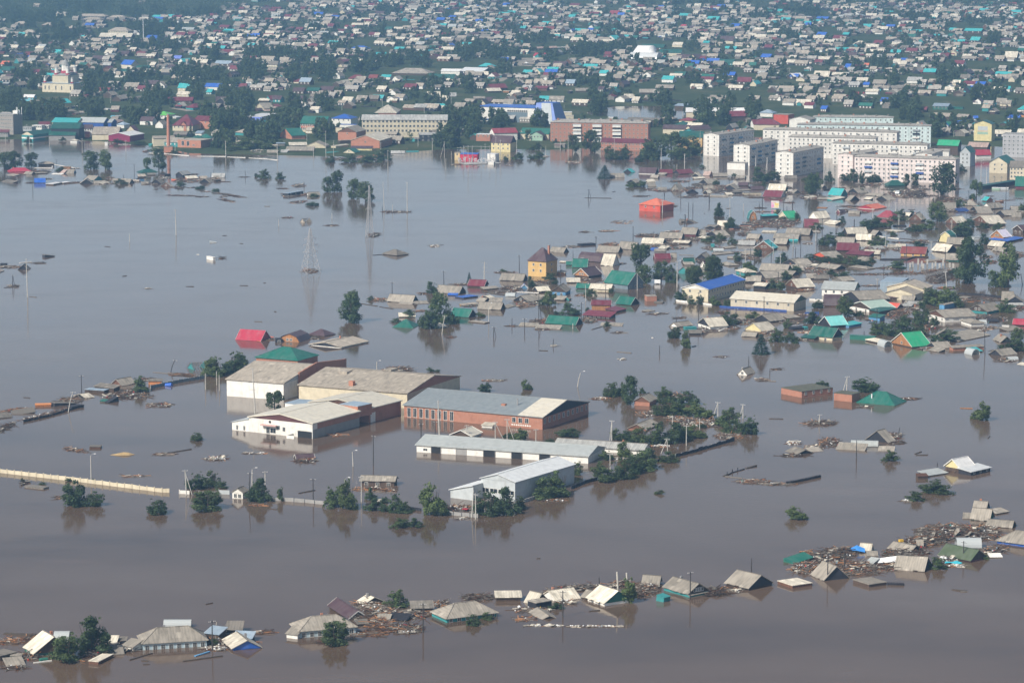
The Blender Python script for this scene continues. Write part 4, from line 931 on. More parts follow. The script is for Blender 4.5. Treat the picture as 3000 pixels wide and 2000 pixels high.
debris('''
F orange 150 555 190 28 70 .5 -.1 ; mix 850 680 90 25 45 .6 ; mix 1180 635 70 25 40 .6 ; mix 1990 565 80 25 45 .6 ; mix 250 700 110 30 50 .5 ; mix 130 800 110 18 30 .3 ; dark 1010 600 80 25 40 .7 ; mix 2050 480 100 35 50 .7 ; white 1980 625 110 18 40 .3 ; mix 2300 575 50 20 20 .3 ; dark 700 730 70 18 20 .3
G mix 1120 420 210 60 150 1.1 .2 ; orange 1110 545 130 45 90 .9 ; mix 1370 600 150 40 120 .8 ; orange 1070 640 140 32 70 .3 ; dark 2050 315 140 30 70 .8 ; orange 70 635 75 14 25 .3 ; mix 1480 470 120 35 60 .8 ; dark 980 510 90 30 50 .8 ; white 1420 625 60 14 20 .4 ; dark 640 720 70 14 22 .3 ; mix 1700 370 60 20 30 .6 ; gap 0 0 1 1 1 .1
HH mix 900 410 300 28 90 .7 ; dark 1450 430 130 65 200 1.2 ; dark 2180 450 130 45 110 .7 ; dark 380 625 190 26 50 .3 ; white 700 548 80 16 40 .5 ; orange 300 712 80 18 28 .3 ; white 980 787 310 7 34 .1 ; white 470 780 200 6 16 .1 ; mix 1250 375 120 25 60 .7 ; dark 1530 400 60 40 60 1.0 ; mix 560 455 60 20 30 .6
I mix 900 455 190 50 160 1.4 -.15 ; mix 1010 560 240 55 280 1.5 ; mix 1850 290 330 58 420 2.0 .05 ; mix 1600 350 230 50 240 1.8 -.2 ; mix 1330 545 85 30 60 .8 ; mix 690 560 110 50 120 1.2 ; mix 1450 450 180 50 140 1.4 ; pale 80 735 140 18 50 .3 ; mix 2130 420 90 30 70 .8 ; white 1770 495 70 26 45 1.0 ; mix 2050 250 90 20 50 .6 ; orange 700 440 30 20 12 .4 ; white 1820 540 80 10 20 .2 ; dark 1150 590 120 20 50 .6
E dark 480 595 150 22 110 .8 ; mix 560 775 90 40 90 1.0 ; mix 1160 715 60 26 60 .8 ; mix 430 815 90 18 40 .5 ; dark 230 890 110 16 30 .3 ; white 230 778 60 18 24 .4 ; dark 1180 775 70 14 30 .3 ; orange 1310 372 70 12 24 .3 ; white 1270 1305 45 8 16 .2 ; mix 110 1152 140 12 40 .2 ; dark 900 445 50 10 16 .4 ; mix 1700 1030 60 12 24 .4
D pale 1240 725 260 45 300 .8 .16 ; pale 1480 745 180 38 190 .9 ; pale 760 642 90 30 70 .6 ; pale 1700 893 145 24 100 .6 ; white 930 1003 95 10 30 .3 ; mix 1990 1412 180 26 90 .3 ; white 700 1285 80 10 20 .2 ; white 440 1155 90 12 40 .4 ; pale 1100 430 120 24 60 .5 ; pale 220 460 80 12 30 .3 ; mix 2090 245 60 18 30 .4
C pale 610 1345 130 26 90 .6 ; mix 930 170 90 9 30 .2 ; white 640 1440 30 8 8 .2 ; mix 60 75 130 22 70 .8 ; pale 1480 1270 130 8 20 .2
B mix 2210 480 150 26 80 .8 ; orange 1510 1232 90 16 40 .3 ; mix 1160 1530 110 22 60 .6 ; mix 150 1500 90 20 30 .5 ; white 650 1442 50 6 10 .2 ; orange 720 140 80 10 20 .4 ; dark 1250 110 110 24 40 .4
A mix 650 545 130 32 80 .7 -.1 ; dark 450 670 240 12 90 .5 -.28 ; white 330 690 120 8 20 .3 -.25 ; mix 1170 505 240 26 120 .6 ; mix 1470 585 110 22 60 .4 ; straw 1130 1036 105 20 0 .1 ; dark 700 997 100 10 40 .3 .25 ; mix 1520 1035 80 12 30 .3 ; white 1990 1078 100 14 40 .4 ; dark 50 790 80 22 60 .5 -.5 ; orange 150 630 160 18 40 .4 -.1 ; mix 1220 460 120 20 60 .5 ; orange 1690 310 130 14 40 .3 .1 ; mix 560 1430 30 14 12 .4 ; pale 1230 1235 120 10 12 .1 ; white 2290 1027 50 6 12 .2 ; dark 230 1300 40 14 12 .5 ; mix 1350 350 50 14 20 .4
J mix 700 290 70 14 40 .4 -.1 ; mix 620 225 70 18 50 .6 ; dark 560 165 40 5 16 .3 ; mix 710 140 60 14 40 .7 ; mix 790 222 60 14 40 .6 ; mix 1400 592 55 20 60 .6 -.1 ; dark 1600 380 140 7 60 .5 ; mix 600 432 45 7 24 .3 ; dark 1010 505 45 8 18 .2 ; pale 815 922 62 16 80 .7 ; orange 1460 1188 70 14 50 .5 ; dark 100 230 120 8 24 .2 .15 ; dark 50 272 60 8 14 .2 .4 ; mix 1430 130 2 2 2 .1 ; dark 195 60 45 4 14 .3
Y mix 100 780 110 14 60 .4 ; dark 380 742 60 6 22 .4 ; white 1450 992 30 5 8 .2 ; dark 2190 694 30 10 12 .6 ; dark 130 970 50 8 26 .6
'''.replace(' ; gap 0 0 1 1 1 .1', '').replace(' ; straw 1130 1036 105 20 0 .1', '').replace(' ; mix 1430 130 2 2 2 .1', ''))
fence('A', [(0, 1205), (740, 1290), (1490, 1385), (1560, 1388)], 1.25, 'crm', 'crm', 'long cream concrete panel fence running through the water at the left', 'concrete_fence', 3.0, .14, .3, .12)
fence('A', [(1650, 1397), (1745, 1402)], 1.1, 'whi', 'whi', 'short white concrete fence stub beside the braced lamp', 'concrete_fence', 3.0)
fence('A', [(1830, 1398), (2005, 1398)], .8, 'gry', 'gry', 'grey board fence between the bushes and the gatehouse', 'board_fence', 3.0)
fence('A', [(2010, 1400), (2112, 1404)], 1.3, 'lgr', 'lgr', 'pale sheet fence joined to the gatehouse', 'sheet_fence', 2.5)
fence('A', [(1385, 432), (1640, 380), (1880, 340)], 1.2, 'grb', 'cnc', 'blue grey concrete fence beside the blue tank', 'concrete_fence', 3.0, .14, .2)
fence('C', [(160, 1352), (265, 1368)], .9, 'drk', 'drk', 'dark fence between the left bushes of the yard', 'concrete_fence', 3.0, .3, 0, .1, False)
fence('C', [(490, 1392), (560, 1408), (790, 1428)], 1.1, 'gry', 'gry', 'dark grey wall holding back boards below the metal hall', 'concrete_fence', 3.0, .3, .05, .05, False)
fence('C', [(1205, 1292), (1330, 1250)], 1.0, 'gry', 'gry', 'dark wall along the right side of the metal hall', 'concrete_fence', 3.0, .3, 0, .06, False)
fence('C', [(1640, 1168), (1760, 1118), (1882, 1085)], 1.0, 'drk', 'drk', 'dark wall behind the bushes right of the metal hall', 'concrete_fence', 3.0, .3, 0, .1, False)
fence('D', [(880, 1190), (940, 1172)], .9, 'drk', 'drk', 'short dark wall beside the leaning lamp post', 'concrete_fence', 2.0, .3, 0, .1, False)
fence('D', [(1095, 1130), (1300, 1078), (1560, 1000), (1770, 942)], 1.0, 'drk', 'gry', 'dark sagging wall running right from the shrubs', 'concrete_fence', 3.2, .35, .05, .3)
fence('E', [(170, 1152), (300, 1130), (490, 1088)], .7, 'drk', 'drk', 'dark picket fence drifting in a long curve', 'picket_fence', .8, .08, .25, .15)
fence('I', [(1310, 685), (1440, 690)], .5, 'drk', 'drk', 'dark picket fence lying before the flat slate roof', 'picket_fence', .5, .06, .3, .1)
fence('I', [(1985, 265), (2110, 293)], .9, 'whi', 'whi', 'white picket fence caught in the wreckage heap', 'picket_fence', .6, .06, .1, .1)
fence('A', [(220, 740), (450, 690), (700, 615)], .7, 'drk', 'drk', 'collapsed dark fence with white lamps at the left', 'railing', 1.5, .1, .25, .2)
fence('D', [(1690, 1340), (1750, 1310), (1810, 1292), (1890, 1270)], .25, 'drk', 'drk', 'row of dark stakes standing in the water', 'stake_row', 4.5, .08, .9, .1)
VIEW['V1'] = (700, 1330, 2.688)
rows('''
@V1
g 450 38 600 30 .3 4 1.2 brn log
''')
fence('V1', [(220, 362), (350, 368), (520, 380), (675, 396)], 1.1, 'gry', 'drk', 'dark grey wall between the gatehouse bushes and the big bushes', 'concrete_fence', 3.0, .35, .05, .08, False)
trees('''
V1 b 160 380 235 150 ; b 325 370 275 55 ; b 750 425 285 130 ; b 860 438 245 150 ; b 1040 360 285 75 ; b 1060 448 370 130 ; b 1140 388 338 60 ; b 1160 455 400 70
''')
poles('''
V1 w 585 185 382 ; l 835 192 335 ; c 965 165 375 ; c 207 130 238
''')
debris('''
V1 orange 965 275 60 12 20 .3 ; orange 1190 282 50 8 16 .3 ; pale 1070 270 50 10 14 .3 ; orange 150 402 60 5 8 .2 ; white 1120 370 60 10 16 .4
''')
logs('V1 bark .4 470 308 600 284 ; bark .3 240 428 295 436')
# small single things on the water
def small(v, x, y, mk, nm, label, cat): 
    p = W3(*nat(v, x, y)); o = mk(MB()); ob = o[0].build(nm, o[1], None, p, (0, 0, random.uniform(-.6, .6))); tag(ob, label, cat); return ob
small('HH', 418, 605, lambda m: (m.tube([(-.9, 0, .25), (.9, 0, .25)], [.42, .42], 12), MATS['plastic yellow']), 'barrel', 'yellow barrel floating beside the tipped pale shed', 'barrel')
small('HH', 240, 606, lambda m: (m.tube([(0, -.4, .1), (.1, .4, .3)], [.4, .4], 12), MATS['plastic white']), 'barrel', 'small white drum floating left of the yellow barrel', 'barrel')
small('A', 1550, 408, lambda m: (m.tube([(-1.3, 0, .2), (1.3, 0, .55)], [.75, .75], 10), MATS['plastic blue']), 'tank', 'bright blue tank floating by the blue grey fence', 'tank')
small('I', 1410, 372, lambda m: (m.box(-.6, .6, -.5, .5, .3, 1.3), MATS['plastic yellow']), 'crate', 'yellow crate on top of the wreckage', 'crate')
small('I', 1815, 525, lambda m: (m.add([(-2.6,-.6,.1),(-.8,-1,.5),(1.2,-.9,.15),(2.6,-.2,.6),(2.4,.8,.3),(.6,1,.8),(-1,.8,.35),(-2.5,.5,.45)], [(0,1,6,7),(1,2,5,6),(2,3,4,5)]), MATS['plastic turq']), 'tarpaulin', 'crumpled turquoise sheet floating by the olive roof', 'tarpaulin')
small('I', 1075, 440, lambda m: (m.add([(-2.4,-.8,.6),(0,-1,.9),(2.6,-.8,.5),(2,.8,1.3),(-.4,1,2.0),(-1.8,.6,1.3)], [(0,1,4,5),(1,2,3,4)]), MATS['tarp']), 'tarpaulin', 'bright blue sheet lying on the wreckage', 'tarpaulin')
small('I', 1310, 525, lambda m: (m.add([(-3.2,-1.4,.2),(0,-1.5,.7),(3,-.6,1.2),(2.6,1,2.4),(0,.8,1.9),(-2.9,.5,1.2)], [(0,1,4,5),(1,2,3,4)]), MATS['plastic white']), 'plastic_film', 'white greenhouse film sagging over the wreckage', 'film')
small('I', 1735, 500, lambda m: (m.tube([(-.5,0,0),(-.5,0,.9),(-.3,0,1.2)], [.5,.6,.2], 9).tube([(.6,.3,0),(.6,.3,.8),(.7,.3,1.1)], [.5,.55,.2], 9), MATS['plastic white']), 'sacks', 'pair of bulging white sacks by the olive roof', 'sacks')
small('C', 670, 1368, lambda m: (m.box(-.9, .9, -.7, .7, .6, .72), MATS['plastic red']), 'sheet', 'red sheet lying on boards below the metal hall', 'sheet')
small('F', 400, 735, lambda m: (m.tube([(-1, 0, .3), (1, 0, .3)], [.5, .5], 12), MT('gnw')), 'tank', 'dark green tank floating before the cream roofed house', 'tank')
small('A', 1130, 1040, lambda m: (m.add([(-4.5,-.4,0),(-1.5,-1.6,.05),(2.5,-1.5,.1),(4,.2,.05),(1,1.3,.1),(-2,1,.05),(.2,0,.9),(1.8,.1,.8)], [(0,1,6),(1,2,7,6),(2,3,7),(3,4,7),(4,5,6,7),(5,0,6)]), MATS['straw']), 'straw_heap', 'low straw coloured heap drifting in the yard water', 'straw heap')
# lopped white trunks
lt = empty('lopped_tree', W3(*nat('HH', 1205, 545)))
for dx, dy, h_ in ((0, 0, 8.2), (2.6, 1.5, 7.6)):
    MB().tube([(dx, dy, -1), (dx + .1, dy, h_ * .5), (dx - .15, dy, h_)], [.28, .22, .2], 8).build('trunk', MATS['birch bark'], lt)
MB().tube([(-.2,-.3,.1),(1.2,.2,.7),(2.4,1.2,.3)], [.3,.35,.2], 7).build('root_stump', MATS['birch bark'], lt)
tag(lt, 'pair of tall pale lopped tree trunks beside the dark green gable', 'tree')
# lattice pylons
def pylon(v, x, top, base, wpx, arms, label):
    s = VIEW[v][2]; u, vb = nat(v, x, base); m_ = PXM(vb) * s; h = (base - top) / m_; w = wpx / m_ / 2
    o = empty('lattice_pylon', W3(u, vb), .5); lv = [0]; z = 0
    while z < h * .96: z += max(1.3, 2.9 * (1 - z / h * .62)); lv.append(min(z, h))
    def wz(z): 
        q = z / h; return w * (1 - 1.35 * q) + .2 * w if q < .55 else max(.12, w * .4575 * (1 - (q - .55) / .45 * .82))
    leg = MB(); br = MB()
    for a, b in ((-1, -1), (1, -1), (1, 1), (-1, 1)):
        for z1, z2 in zip(lv[:-1], lv[1:]): leg.bar((a * wz(z1), b * wz(z1), z1 - (1 if z1 == 0 else 0)), (a * wz(z2), b * wz(z2), z2), .16)
    for z1, z2 in zip(lv[:-1], lv[1:]):
        for (a, b), (c, d) in zip(((-1,-1),(1,-1),(1,1),(-1,1)), ((1,-1),(1,1),(-1,1),(-1,-1))):
            br.bar((a*wz(z1), b*wz(z1), z1), (c*wz(z2), d*wz(z2), z2), .09); br.bar((c*wz(z1), d*wz(z1), z1), (a*wz(z2), b*wz(z2), z2), .09); br.bar((a*wz(z2), b*wz(z2), z2), (c*wz(z2), d*wz(z2), z2), .08)
    leg.build('legs', MATS['steel light'], o); br.build('bracing', MATS['steel light'], o)
    for q, l in arms:
        z = h * q; k = wz(z); am = MB()
        for sx in (-1, 1):
            for sy in (-1, 1): am.bar((sx * k, sy * k, z), (sx * (k + l), 0, z + .1), .09); am.bar((sx * k, sy * k, z + .9), (sx * (k + l), 0, z + .12), .07)
            am.bar((sx * (k + l - .1), 0, z), (sx * (k + l - .1), 0, z - .9), .1)
        am.build('crossarm', MATS['steel light'], o)
    tag(o, label, 'pylon', 'lattice power pylons'); LMK.append((u, vb - (base - top) / s / 2, 'the ' + label.split(' standing')[0].split(' with')[0]))
pylon('J', 815, 520, 935, 118, ((.47, 2.2), (.62, 2.6), (.76, 2.2)), 'wide-legged steel pylon standing alone in open water')
pylon('J', 1357, 108, 608, 50, ((.52, 1.4), (.7, 2.2), (.84, 2.0)), 'slender lattice mast standing before the twin trees')
# ---------------------------------------------------------------- the drowned village on the right and the rows along the left shore
rows('''
@AF
h 160 158 620 148 .3 8 2.2 red brn_ - ch | low red metal roof with two white chimneys beside the left trees | the low red roof
s 120 218 270 238 .1 5 .6 sl log
g 470 195 620 207 .2 4 1.6 sl log
g 1250 187 1450 190 .1 6 2.5 sl sky_ sky_
s 1165 185 1245 190 .2 5 2.3 slp pin
s 1010 202 1225 206 .2 4 .3 whi whi
k 1230 55 1390 55 1.6 4 .1 slt wod
g 675 372 900 368 .4 5 2.6 blu whi whi | bright blue roof standing alone on a strip of white wall | the bright blue roof
k 1050 398 1245 362 .8 5.5 .1 wht log
k 1260 370 1400 350 .8 4 .1 wht log
f 1562 392 1838 390 .1 8 3 sl log drk
f 1850 322 2030 298 .6 8 2.4 sl tea tea | grey roofed hut with turquoise gable in the left row of roofs | the turquoise gabled hut
g 1850 385 2090 377 .1 5 1.4 sl log
s 2030 398 2165 362 .2 3 .7 sll log
g 2215 352 2352 350 .2 5 1.8 sl log
s 15 352 240 380 .1 5 1.2 sld log
h 670 190 960 175 .5 5 .5 sl log
@K
h 385 272 540 268 1.6 7 1.3 slt log -
@AG
h 430 180 770 162 .1 8 2 dgr log - | dark green metal hip roof beside the twin shore trees | the dark green shore roof
s 372 250 530 245 .9 4 1.2 slt log
s 550 215 720 212 .5 4 .8 sld log
k 890 212 1015 200 1.6 5 .1 drk log
f 1088 212 1245 222 1.4 9 2.2 slg drk drk
s 1330 288 1560 278 .5 5 1.2 sll brk
g 1590 290 1740 285 .3 5 1.4 slt brk
f 1562 368 1780 374 .1 7 2.6 sl drk drk
g 1808 270 2068 270 .2 7 2.5 slg drk drk | pale grey gable roof at the right end of the left row | the left row's end roof
g 1855 280 1960 280 .2 3 1.4 sl drk
k 1885 320 2000 314 1.2 3 .1 sld log
f 600 385 825 388 .2 9 2.8 sl drk drk
f 795 440 1022 450 .1 3 2.5 sl brn_ brn_ w1
s 428 398 590 395 .2 4 1 sl log
k 345 300 490 295 1.2 4 .1 drk sky_
k 1015 290 1120 300 1 4 .1 sl org
k 1130 290 1190 290 1 4 .1 drk log
g -10 376 195 386 .1 6 2.6 sl log
s 200 345 380 345 .4 4 .8 slt log
@N
g 1075 860 1245 865 .9 8 3.2 brn whi drk
g 800 905 940 905 .2 6 2.4 sl log drk
f 925 852 1012 858 .2 4 2.2 tur log drk
f 955 955 1050 960 .2 8 2 sl log drk
s 1165 950 1245 948 .3 4 .6 sll log
@AC
g 150 228 335 228 .4 7 2.4 mar log
f 335 218 425 232 .5 11 2.4 mar log drk
g 745 252 840 256 .3 7 2.4 slp pin pin
f 590 264 700 268 .3 6 2 sll log drk
s 640 300 790 290 .4 3 .8 sll log
g 890 268 1095 266 .4 6 2 sl log
g 1195 292 1325 296 .3 5 1.8 sl drk
f 685 358 820 372 .2 11 2.7 sl drk drk
g 1230 390 1370 393 .5 6 1.8 brn log
f 1030 438 1205 446 .2 8 2.7 sl drk drk
f 295 452 420 460 .2 7 3.6 sl log skl
f 522 502 690 502 .1 7 2.2 drk drk drk
f 740 492 820 498 .1 5 1.8 sll log drk
g 760 442 900 440 .1 5 1.8 sl log
g 1420 446 1600 440 .3 6 1.6 brn log
g 1640 452 1885 460 .6 8 3.4 sll gnw gnw | pale cream gable roof with dark green gable behind a maroon roof | the green-gabled cream roof
g 1570 540 1825 552 .2 9 3.3 mar whi whi | maroon metal roof with white gable at the front of the flooded rows | the white-gabled maroon roof
f 2000 500 2110 498 .2 6 2 sl log drk
g 450 900 600 890 .1 3 1.2 sld gwd - ty8
g 945 945 1080 948 .1 5 2.7 sll crm
fm 1385 850 1498 848 .2 6 4.4 teg wod wod w1 | small teal gambrel roofed hut with wooden front standing in the flood | the teal gambrel hut
s 1570 814 1790 802 1 3 .6 tur drk
f 1765 814 1910 842 .2 8 3.4 bgr crm crm | bright green gable roof with cream gable right of the teal hut | the cream-gabled green roof
g 775 945 920 980 .1 4 1 sld log - ty-6
s 0 342 100 340 .3 5 1.2 sll log
s 0 408 115 406 .2 5 1.6 sl log
g 1880 300 2050 300 .2 5 2 sld log drk
k 1320 498 1560 493 1.2 5 .1 sld crm
k 1180 490 1310 482 1.1 5 .1 sld drk
s 830 548 1100 548 .1 3 .8 sl log
s 1075 518 1170 515 .5 3 1 sll log
g 20 285 130 288 .4 5 1.6 sl log
s 120 240 225 245 .4 4 1 sl log
s 1190 470 1420 455 .3 3 .5 sl drk
f 1260 928 1420 945 .5 3 .7 sld mar drk
s 125 455 255 455 .2 4 1.4 sl log
s 1060 392 1100 400 .2 5 1.5 slt log
@Q
g 188 548 335 548 .1 6 3.8 mar drk drk
g 0 622 240 632 .5 8 3 sl drk drk
s 265 605 350 603 .3 4 .5 sl log
s 0 672 130 675 .6 5 1.4 sl tea
g 612 622 820 616 1.6 8 3 sll log drk
g 690 680 850 684 .5 6 3 sll log drk
g 480 706 680 713 .3 7 2.6 sl log drk
g 825 632 885 638 .4 7 2.4 sl log drk
g 500 780 725 786 1.8 9 3.3 mar log drk | big maroon metal roof in two tiers among the drowned houses | the big maroon two-tier roof
s 590 815 830 834 1.0 6 1.4 mar log
f 260 828 418 860 .6 10 2.3 sl log roo | grey roofed house with an orange gable behind a green hedge | the orange gabled house
g 775 815 935 820 .6 5 1.8 sll log
f -5 895 120 930 .4 9 2.2 sl log drk
g 310 945 500 968 .6 8 1.6 sl log drk
h 625 945 810 968 .3 6 .8 sl log
h 665 872 790 896 .4 7 1.6 sl log
g 1130 810 1385 820 1.2 8 3 rdb yel log w3 | red brown roofed house with yellow walls beside the garden fence | the yellow-walled house
g 1437 782 1595 800 .6 9 3.4 sll log drk
g 1575 876 1715 881 .8 6 3 sl gnw
fm 1503 697 1645 707 .3 7 5.6 grn yel pye | tall cream gambrel front with a green roof in the flood | the cream gambrel front
g 1585 717 1770 724 .8 7 3 sl log drk
f 2015 642 2150 657 1.2 7 3.6 whv wod wod w2 | pale violet roofed house with a golden wooden gable and blue skirt roof | the pale violet roof
s 2005 672 2185 694 .9 4 .5 blu drk
s 2190 695 2352 660 .9 5 .5 blu drk
f 2230 576 2340 592 1.4 9 2.6 brn log log w2
g 1990 736 2130 752 .4 6 2.6 sll log drk
g 2035 782 2150 797 .4 5 1.8 sl log drk
k 1862 655 1942 652 1.4 5 .1 mgr lgr
f 1165 582 1290 588 .1 6 2 sl log drk
k 975 584 1105 600 .3 6 .1 sll log
g 1060 545 1190 548 .3 4 .4 drk drk
s 1000 755 1110 758 .3 5 1.2 sl log
s 890 775 1000 770 .3 5 1.2 slg log
g 1095 750 1190 750 .5 5 1.4 sll log
s 140 945 240 950 .3 4 .5 sl log
s 1400 895 1560 880 .3 3 .5 sl wod
f -20 950 40 985 .4 8 2.2 sl log drk
k 600 395 600.5 395 .1 .1 .1 sl log
@AD
g 505 605 760 625 .5 8 3.8 tur tea tea | vivid turquoise gable roof with a teal gable in the flooded rows | the vivid turquoise roof
f 895 550 1110 580 .2 8 2.7 sl drk drk
f 940 728 1140 708 .1 4 2.8 sl drk drk
g 330 462 385 474 .2 4 1.8 sl drk drk
s 285 690 565 702 .4 4 .8 sl log
s 600 710 855 662 .5 4 .8 sll tea
s 150 682 330 650 .2 4 .8 sll log
s 1200 688 1345 698 .5 4 1 sll log
s 1235 612 1440 628 .3 4 1.0 sl log
s 1455 636 1575 640 .3 4 1.3 sl log
f 1440 692 1680 716 .1 8 2.2 sl drk drk
f 1060 860 1430 890 .4 13 1.9 org whi red solid nb | low wide orange red metal roof over sunken white walls | the low wide orange red roof
h 1680 428 2040 422 .8 8 3 dgr grn -
g 900 978 1130 986 .1 4 1.6 sl log
g 745 965 890 945 .1 3 1.4 brn mar - ty6
f 115 1058 300 1082 .3 10 3.7 sll whi whi | steep cream roofed white-gabled house behind a maroon roof | the white-gabled steep roof
s 420 1170 650 1195 .3 5 1.6 sll drk
h 1455 1042 1800 1066 .6 8 3.6 rdm whi - | dull red hip roof above a white fence line | the dull red hip roof
g 1785 1015 2100 1035 .5 7 1.8 sll log
a 1825 600 1905 604 .3 4 2.2 film - - n=greenhouse
k 285 862 480 868 .3 4 .1 wod wod - n=raft c=raft
g 1060 400 1170 395 .3 3 .6 sld log
@AE
g 765 890 1025 890 .6 8 3.4 sl whi
h 1150 812 1440 816 .3 8 2.9 sl log -
g 1510 714 1615 726 .6 6 2 tur brk brk | turquoise roofed hut with brick gable beside the dark upright tree | the turquoise roofed brick hut
f 1505 858 1700 880 .6 11 2.8 sl log whi
f 1290 884 1440 968 .3 9 2.6 sl log drk
f 1785 978 1980 1018 .4 9 2.4 sl log drk
s 2110 1045 2305 1046 .2 3 2.4 sl log
g 2100 942 2380 942 .3 8 2.8 sl log drk
s 1060 938 1280 930 .3 5 1.4 nvy drk
f 75 1097 340 1108 1.0 10 3.5 sll log brn_ w1 | timber house with an arched white gable window and cream roof | the arched-window house
f 795 1147 1030 1170 .8 10 3.2 sll log brn_ w1
f 1330 1095 1640 1180 1.1 11 3.4 sll log brn_ w2
k 1415 822 1475 822 1.2 .4 .1 tur tur - n=turquoise_board c=board
k 1830 740 1960 735 .7 3 .1 wod brn_
@P
h 615 174 852 191 3.8 15 3.2 org rdo - w2 cap | orange red hip roofed house standing alone in open flood water | the orange red house
g 830 532 1075 540 .3 8 2.8 sl log drk
g 640 587 872 596 .3 8 2.6 sll log drk
g 390 642 575 656 .3 7 3.4 sl log drk
g 165 677 400 688 .3 8 2.8 sl log drk
g 1058 488 1225 496 1.0 7 3.2 sl mar drk
g 1250 502 1340 500 .4 5 2.6 sl log drk
f 1335 492 1455 516 .2 8 2.3 sl log drk
g 975 577 1150 586 .8 6 .9 sll log drk
s 810 645 900 652 .2 5 1.2 sll log
s 780 668 910 670 .5 4 .8 sl whi
g 795 754 965 750 .1 5 2.4 mar log mrw
g 960 742 1025 742 .2 5 2.2 sl log drk
f 1212 755 1352 761 .4 9 2.8 sl log drk
g 1095 790 1220 787 .2 5 1.8 dgr log drk
s 1105 815 1212 812 .3 4 .9 sl log
f 1030 882 1150 908 1.0 9 2.6 sl tea tea | grey roofed house with a turquoise gable and dark attic window | the turquoise gabled house
f 1265 838 1335 844 .3 5 2.8 mar whi whi
f 1838 635 2045 646 .8 8 3.7 tur brn_ brn_ w2 | turquoise roofed brown house with round-framed windows at the water | the turquoise roofed brown house
g 1665 602 1850 607 .4 7 2 slg log
g 2040 532 2310 542 .6 8 2.2 sl drk drk
g 2180 487 2380 494 .6 8 2.8 sl whi drk
g 2050 592 2185 598 .6 7 2.7 sl log drk
s 2215 560 2310 560 .8 3 .4 tur tea
g 1755 534 1890 542 .2 6 2.2 sl log drk
h 1460 802 1580 826 .3 6 1 sl log
h 1640 874 1735 900 1.6 7 1.4 sll tea - w1 | small cream roofed hut with white and turquoise walls | the cream roofed turquoise hut
g 1893 870 2195 886 .6 8 2.9 sl log drk
f 1842 915 1965 957 .3 9 2.4 sl log drk
g 2080 908 2250 926 .3 6 1.7 sl log drk
f 2135 802 2310 816 .4 9 2.4 sl log drk
g 245 1002 505 1032 2.2 12 5.2 grn grb grb e3 | tall green metal roofed house with grey gable right of the brown one | the tall green roofed house
k 1385 600 1425 600 1.8 2.5 .1 tur tea
s 1545 640 1660 630 .3 3 .5 sl log
s 1370 480 1480 500 .2 4 .8 sl log
s 1240 530 1340 540 .2 4 .8 sll log
s 1920 470 2070 475 .3 4 .6 sll drk
k 1700 395 1820 395 .9 4 .1 drk brk
k 1625 430 1710 420 .9 3 .1 drk brk
f 1320 425 1435 425 .2 3 1 sld log drk
s 1440 710 1640 690 .3 4 .5 sl log
s 1690 700 1840 710 .4 6 1.2 sl log
g 1560 745 1700 745 .3 4 .6 sl log
f 1070 355 1215 375 .1 2.5 1.2 sld gwd drk
k 5 600 165 590 .9 4 .1 drk drk
s 730 655 800 660 .2 3 .8 blu log
a 1410 668 1520 668 .3 3 1.2 film - - n=greenhouse
@R
f 372 364 690 386 5.7 41 2.1 blu crm whi e14 solid w2 n=long_hall c=hall r=2 zb=-2 | long cream hall with a bright blue metal roof in the flood | the long blue roofed hall
g 928 487 1675 537 3.9 15 2.6 crs pc grn solid w6 n=long_hall c=hall zb=-2 | long cream panel hall with a pale cream roof beside the blue one | the long cream roofed hall
g 1192 337 1345 346 1.5 8 1.1 sll drk
f 1565 330 1705 363 1.2 10 3.4 sll log brn_ w1 | steep cream roofed house with a dark red plank gable | the dark red gable
g 1110 288 1290 292 .8 8 2.4 sl drk drk
f 555 765 700 812 1.4 9 3 sll whi drk w2 | cream roofed house with dark gable and white wall near the thin pole | the village-tip house
s 450 884 610 886 .8 6 .6 sld drk
f 230 802 335 816 .3 10 1.7 sl log whi
k 420 820 555 815 1 3 .1 tea tea
f 1200 724 1400 752 .5 10 2.5 sl drk drk
f 1097 832 1300 864 .5 9 3 sll crm pye | wide cream roof with a pale yellow gable and a kicked-out eave | the pale yellow gable
g 1060 917 1230 926 .3 6 1.4 sl log
g 1830 908 2115 936 1.4 9 3.5 dgr crm drk w2 | large dark green metal roof with cream wall strip at the village edge | the large dark green roof
s 1740 930 1905 945 .9 5 .8 dgr log
s 2110 935 2230 925 1.2 4 .6 dgr crm
s 1600 712 1750 700 .4 5 .6 sl log
k -20 460 98 457 2.4 5 .1 sl brk
k 60 525 160 530 .5 2.5 .1 gwd gwd - n=raft c=raft
s 0 640 80 625 .2 4 .3 sl log
s 1650 830 1840 815 .7 4 .2 drk drk
k 1790 815 1835 812 .9 2 .1 tur tea
s 1380 460 1430 470 .2 .2 .2 sl log
s 1820 250 1940 250 .8 8 1.2 sl log
f 2090 265 2230 290 .8 8 1.6 sl gwd gwd
g 1900 262 2080 262 .4 6 1.6 sld log drk
s 1730 128 1850 130 .2 4 .4 sl log
s 1860 105 1930 110 .3 3 .5 sll log
@S
f -10 767 130 800 1.2 9 3.4 tul drk drk | pale turquoise metal roof turned towards the open water | the pale turquoise roof
s 345 797 500 768 1 5 .6 tur sky_
k 348 908 640 925 1.8 2.5 .1 grn gnw
h 525 957 680 990 .6 6 .8 sll log
a 665 1020 745 1045 .1 4 2.4 film - - n=greenhouse
a 1665 1115 1755 1135 .1 4 2.2 film - - n=greenhouse
a 2175 1195 2290 1190 .1 3 1.2 film - - n=greenhouse
f 812 988 1065 1042 .6 10 4.9 bgr log wod w1 | steep bright green roof with a tall golden plank gable by open water | the steep bright green roof
f 1222 1032 1350 1062 .3 8 2.1 sl drk drk
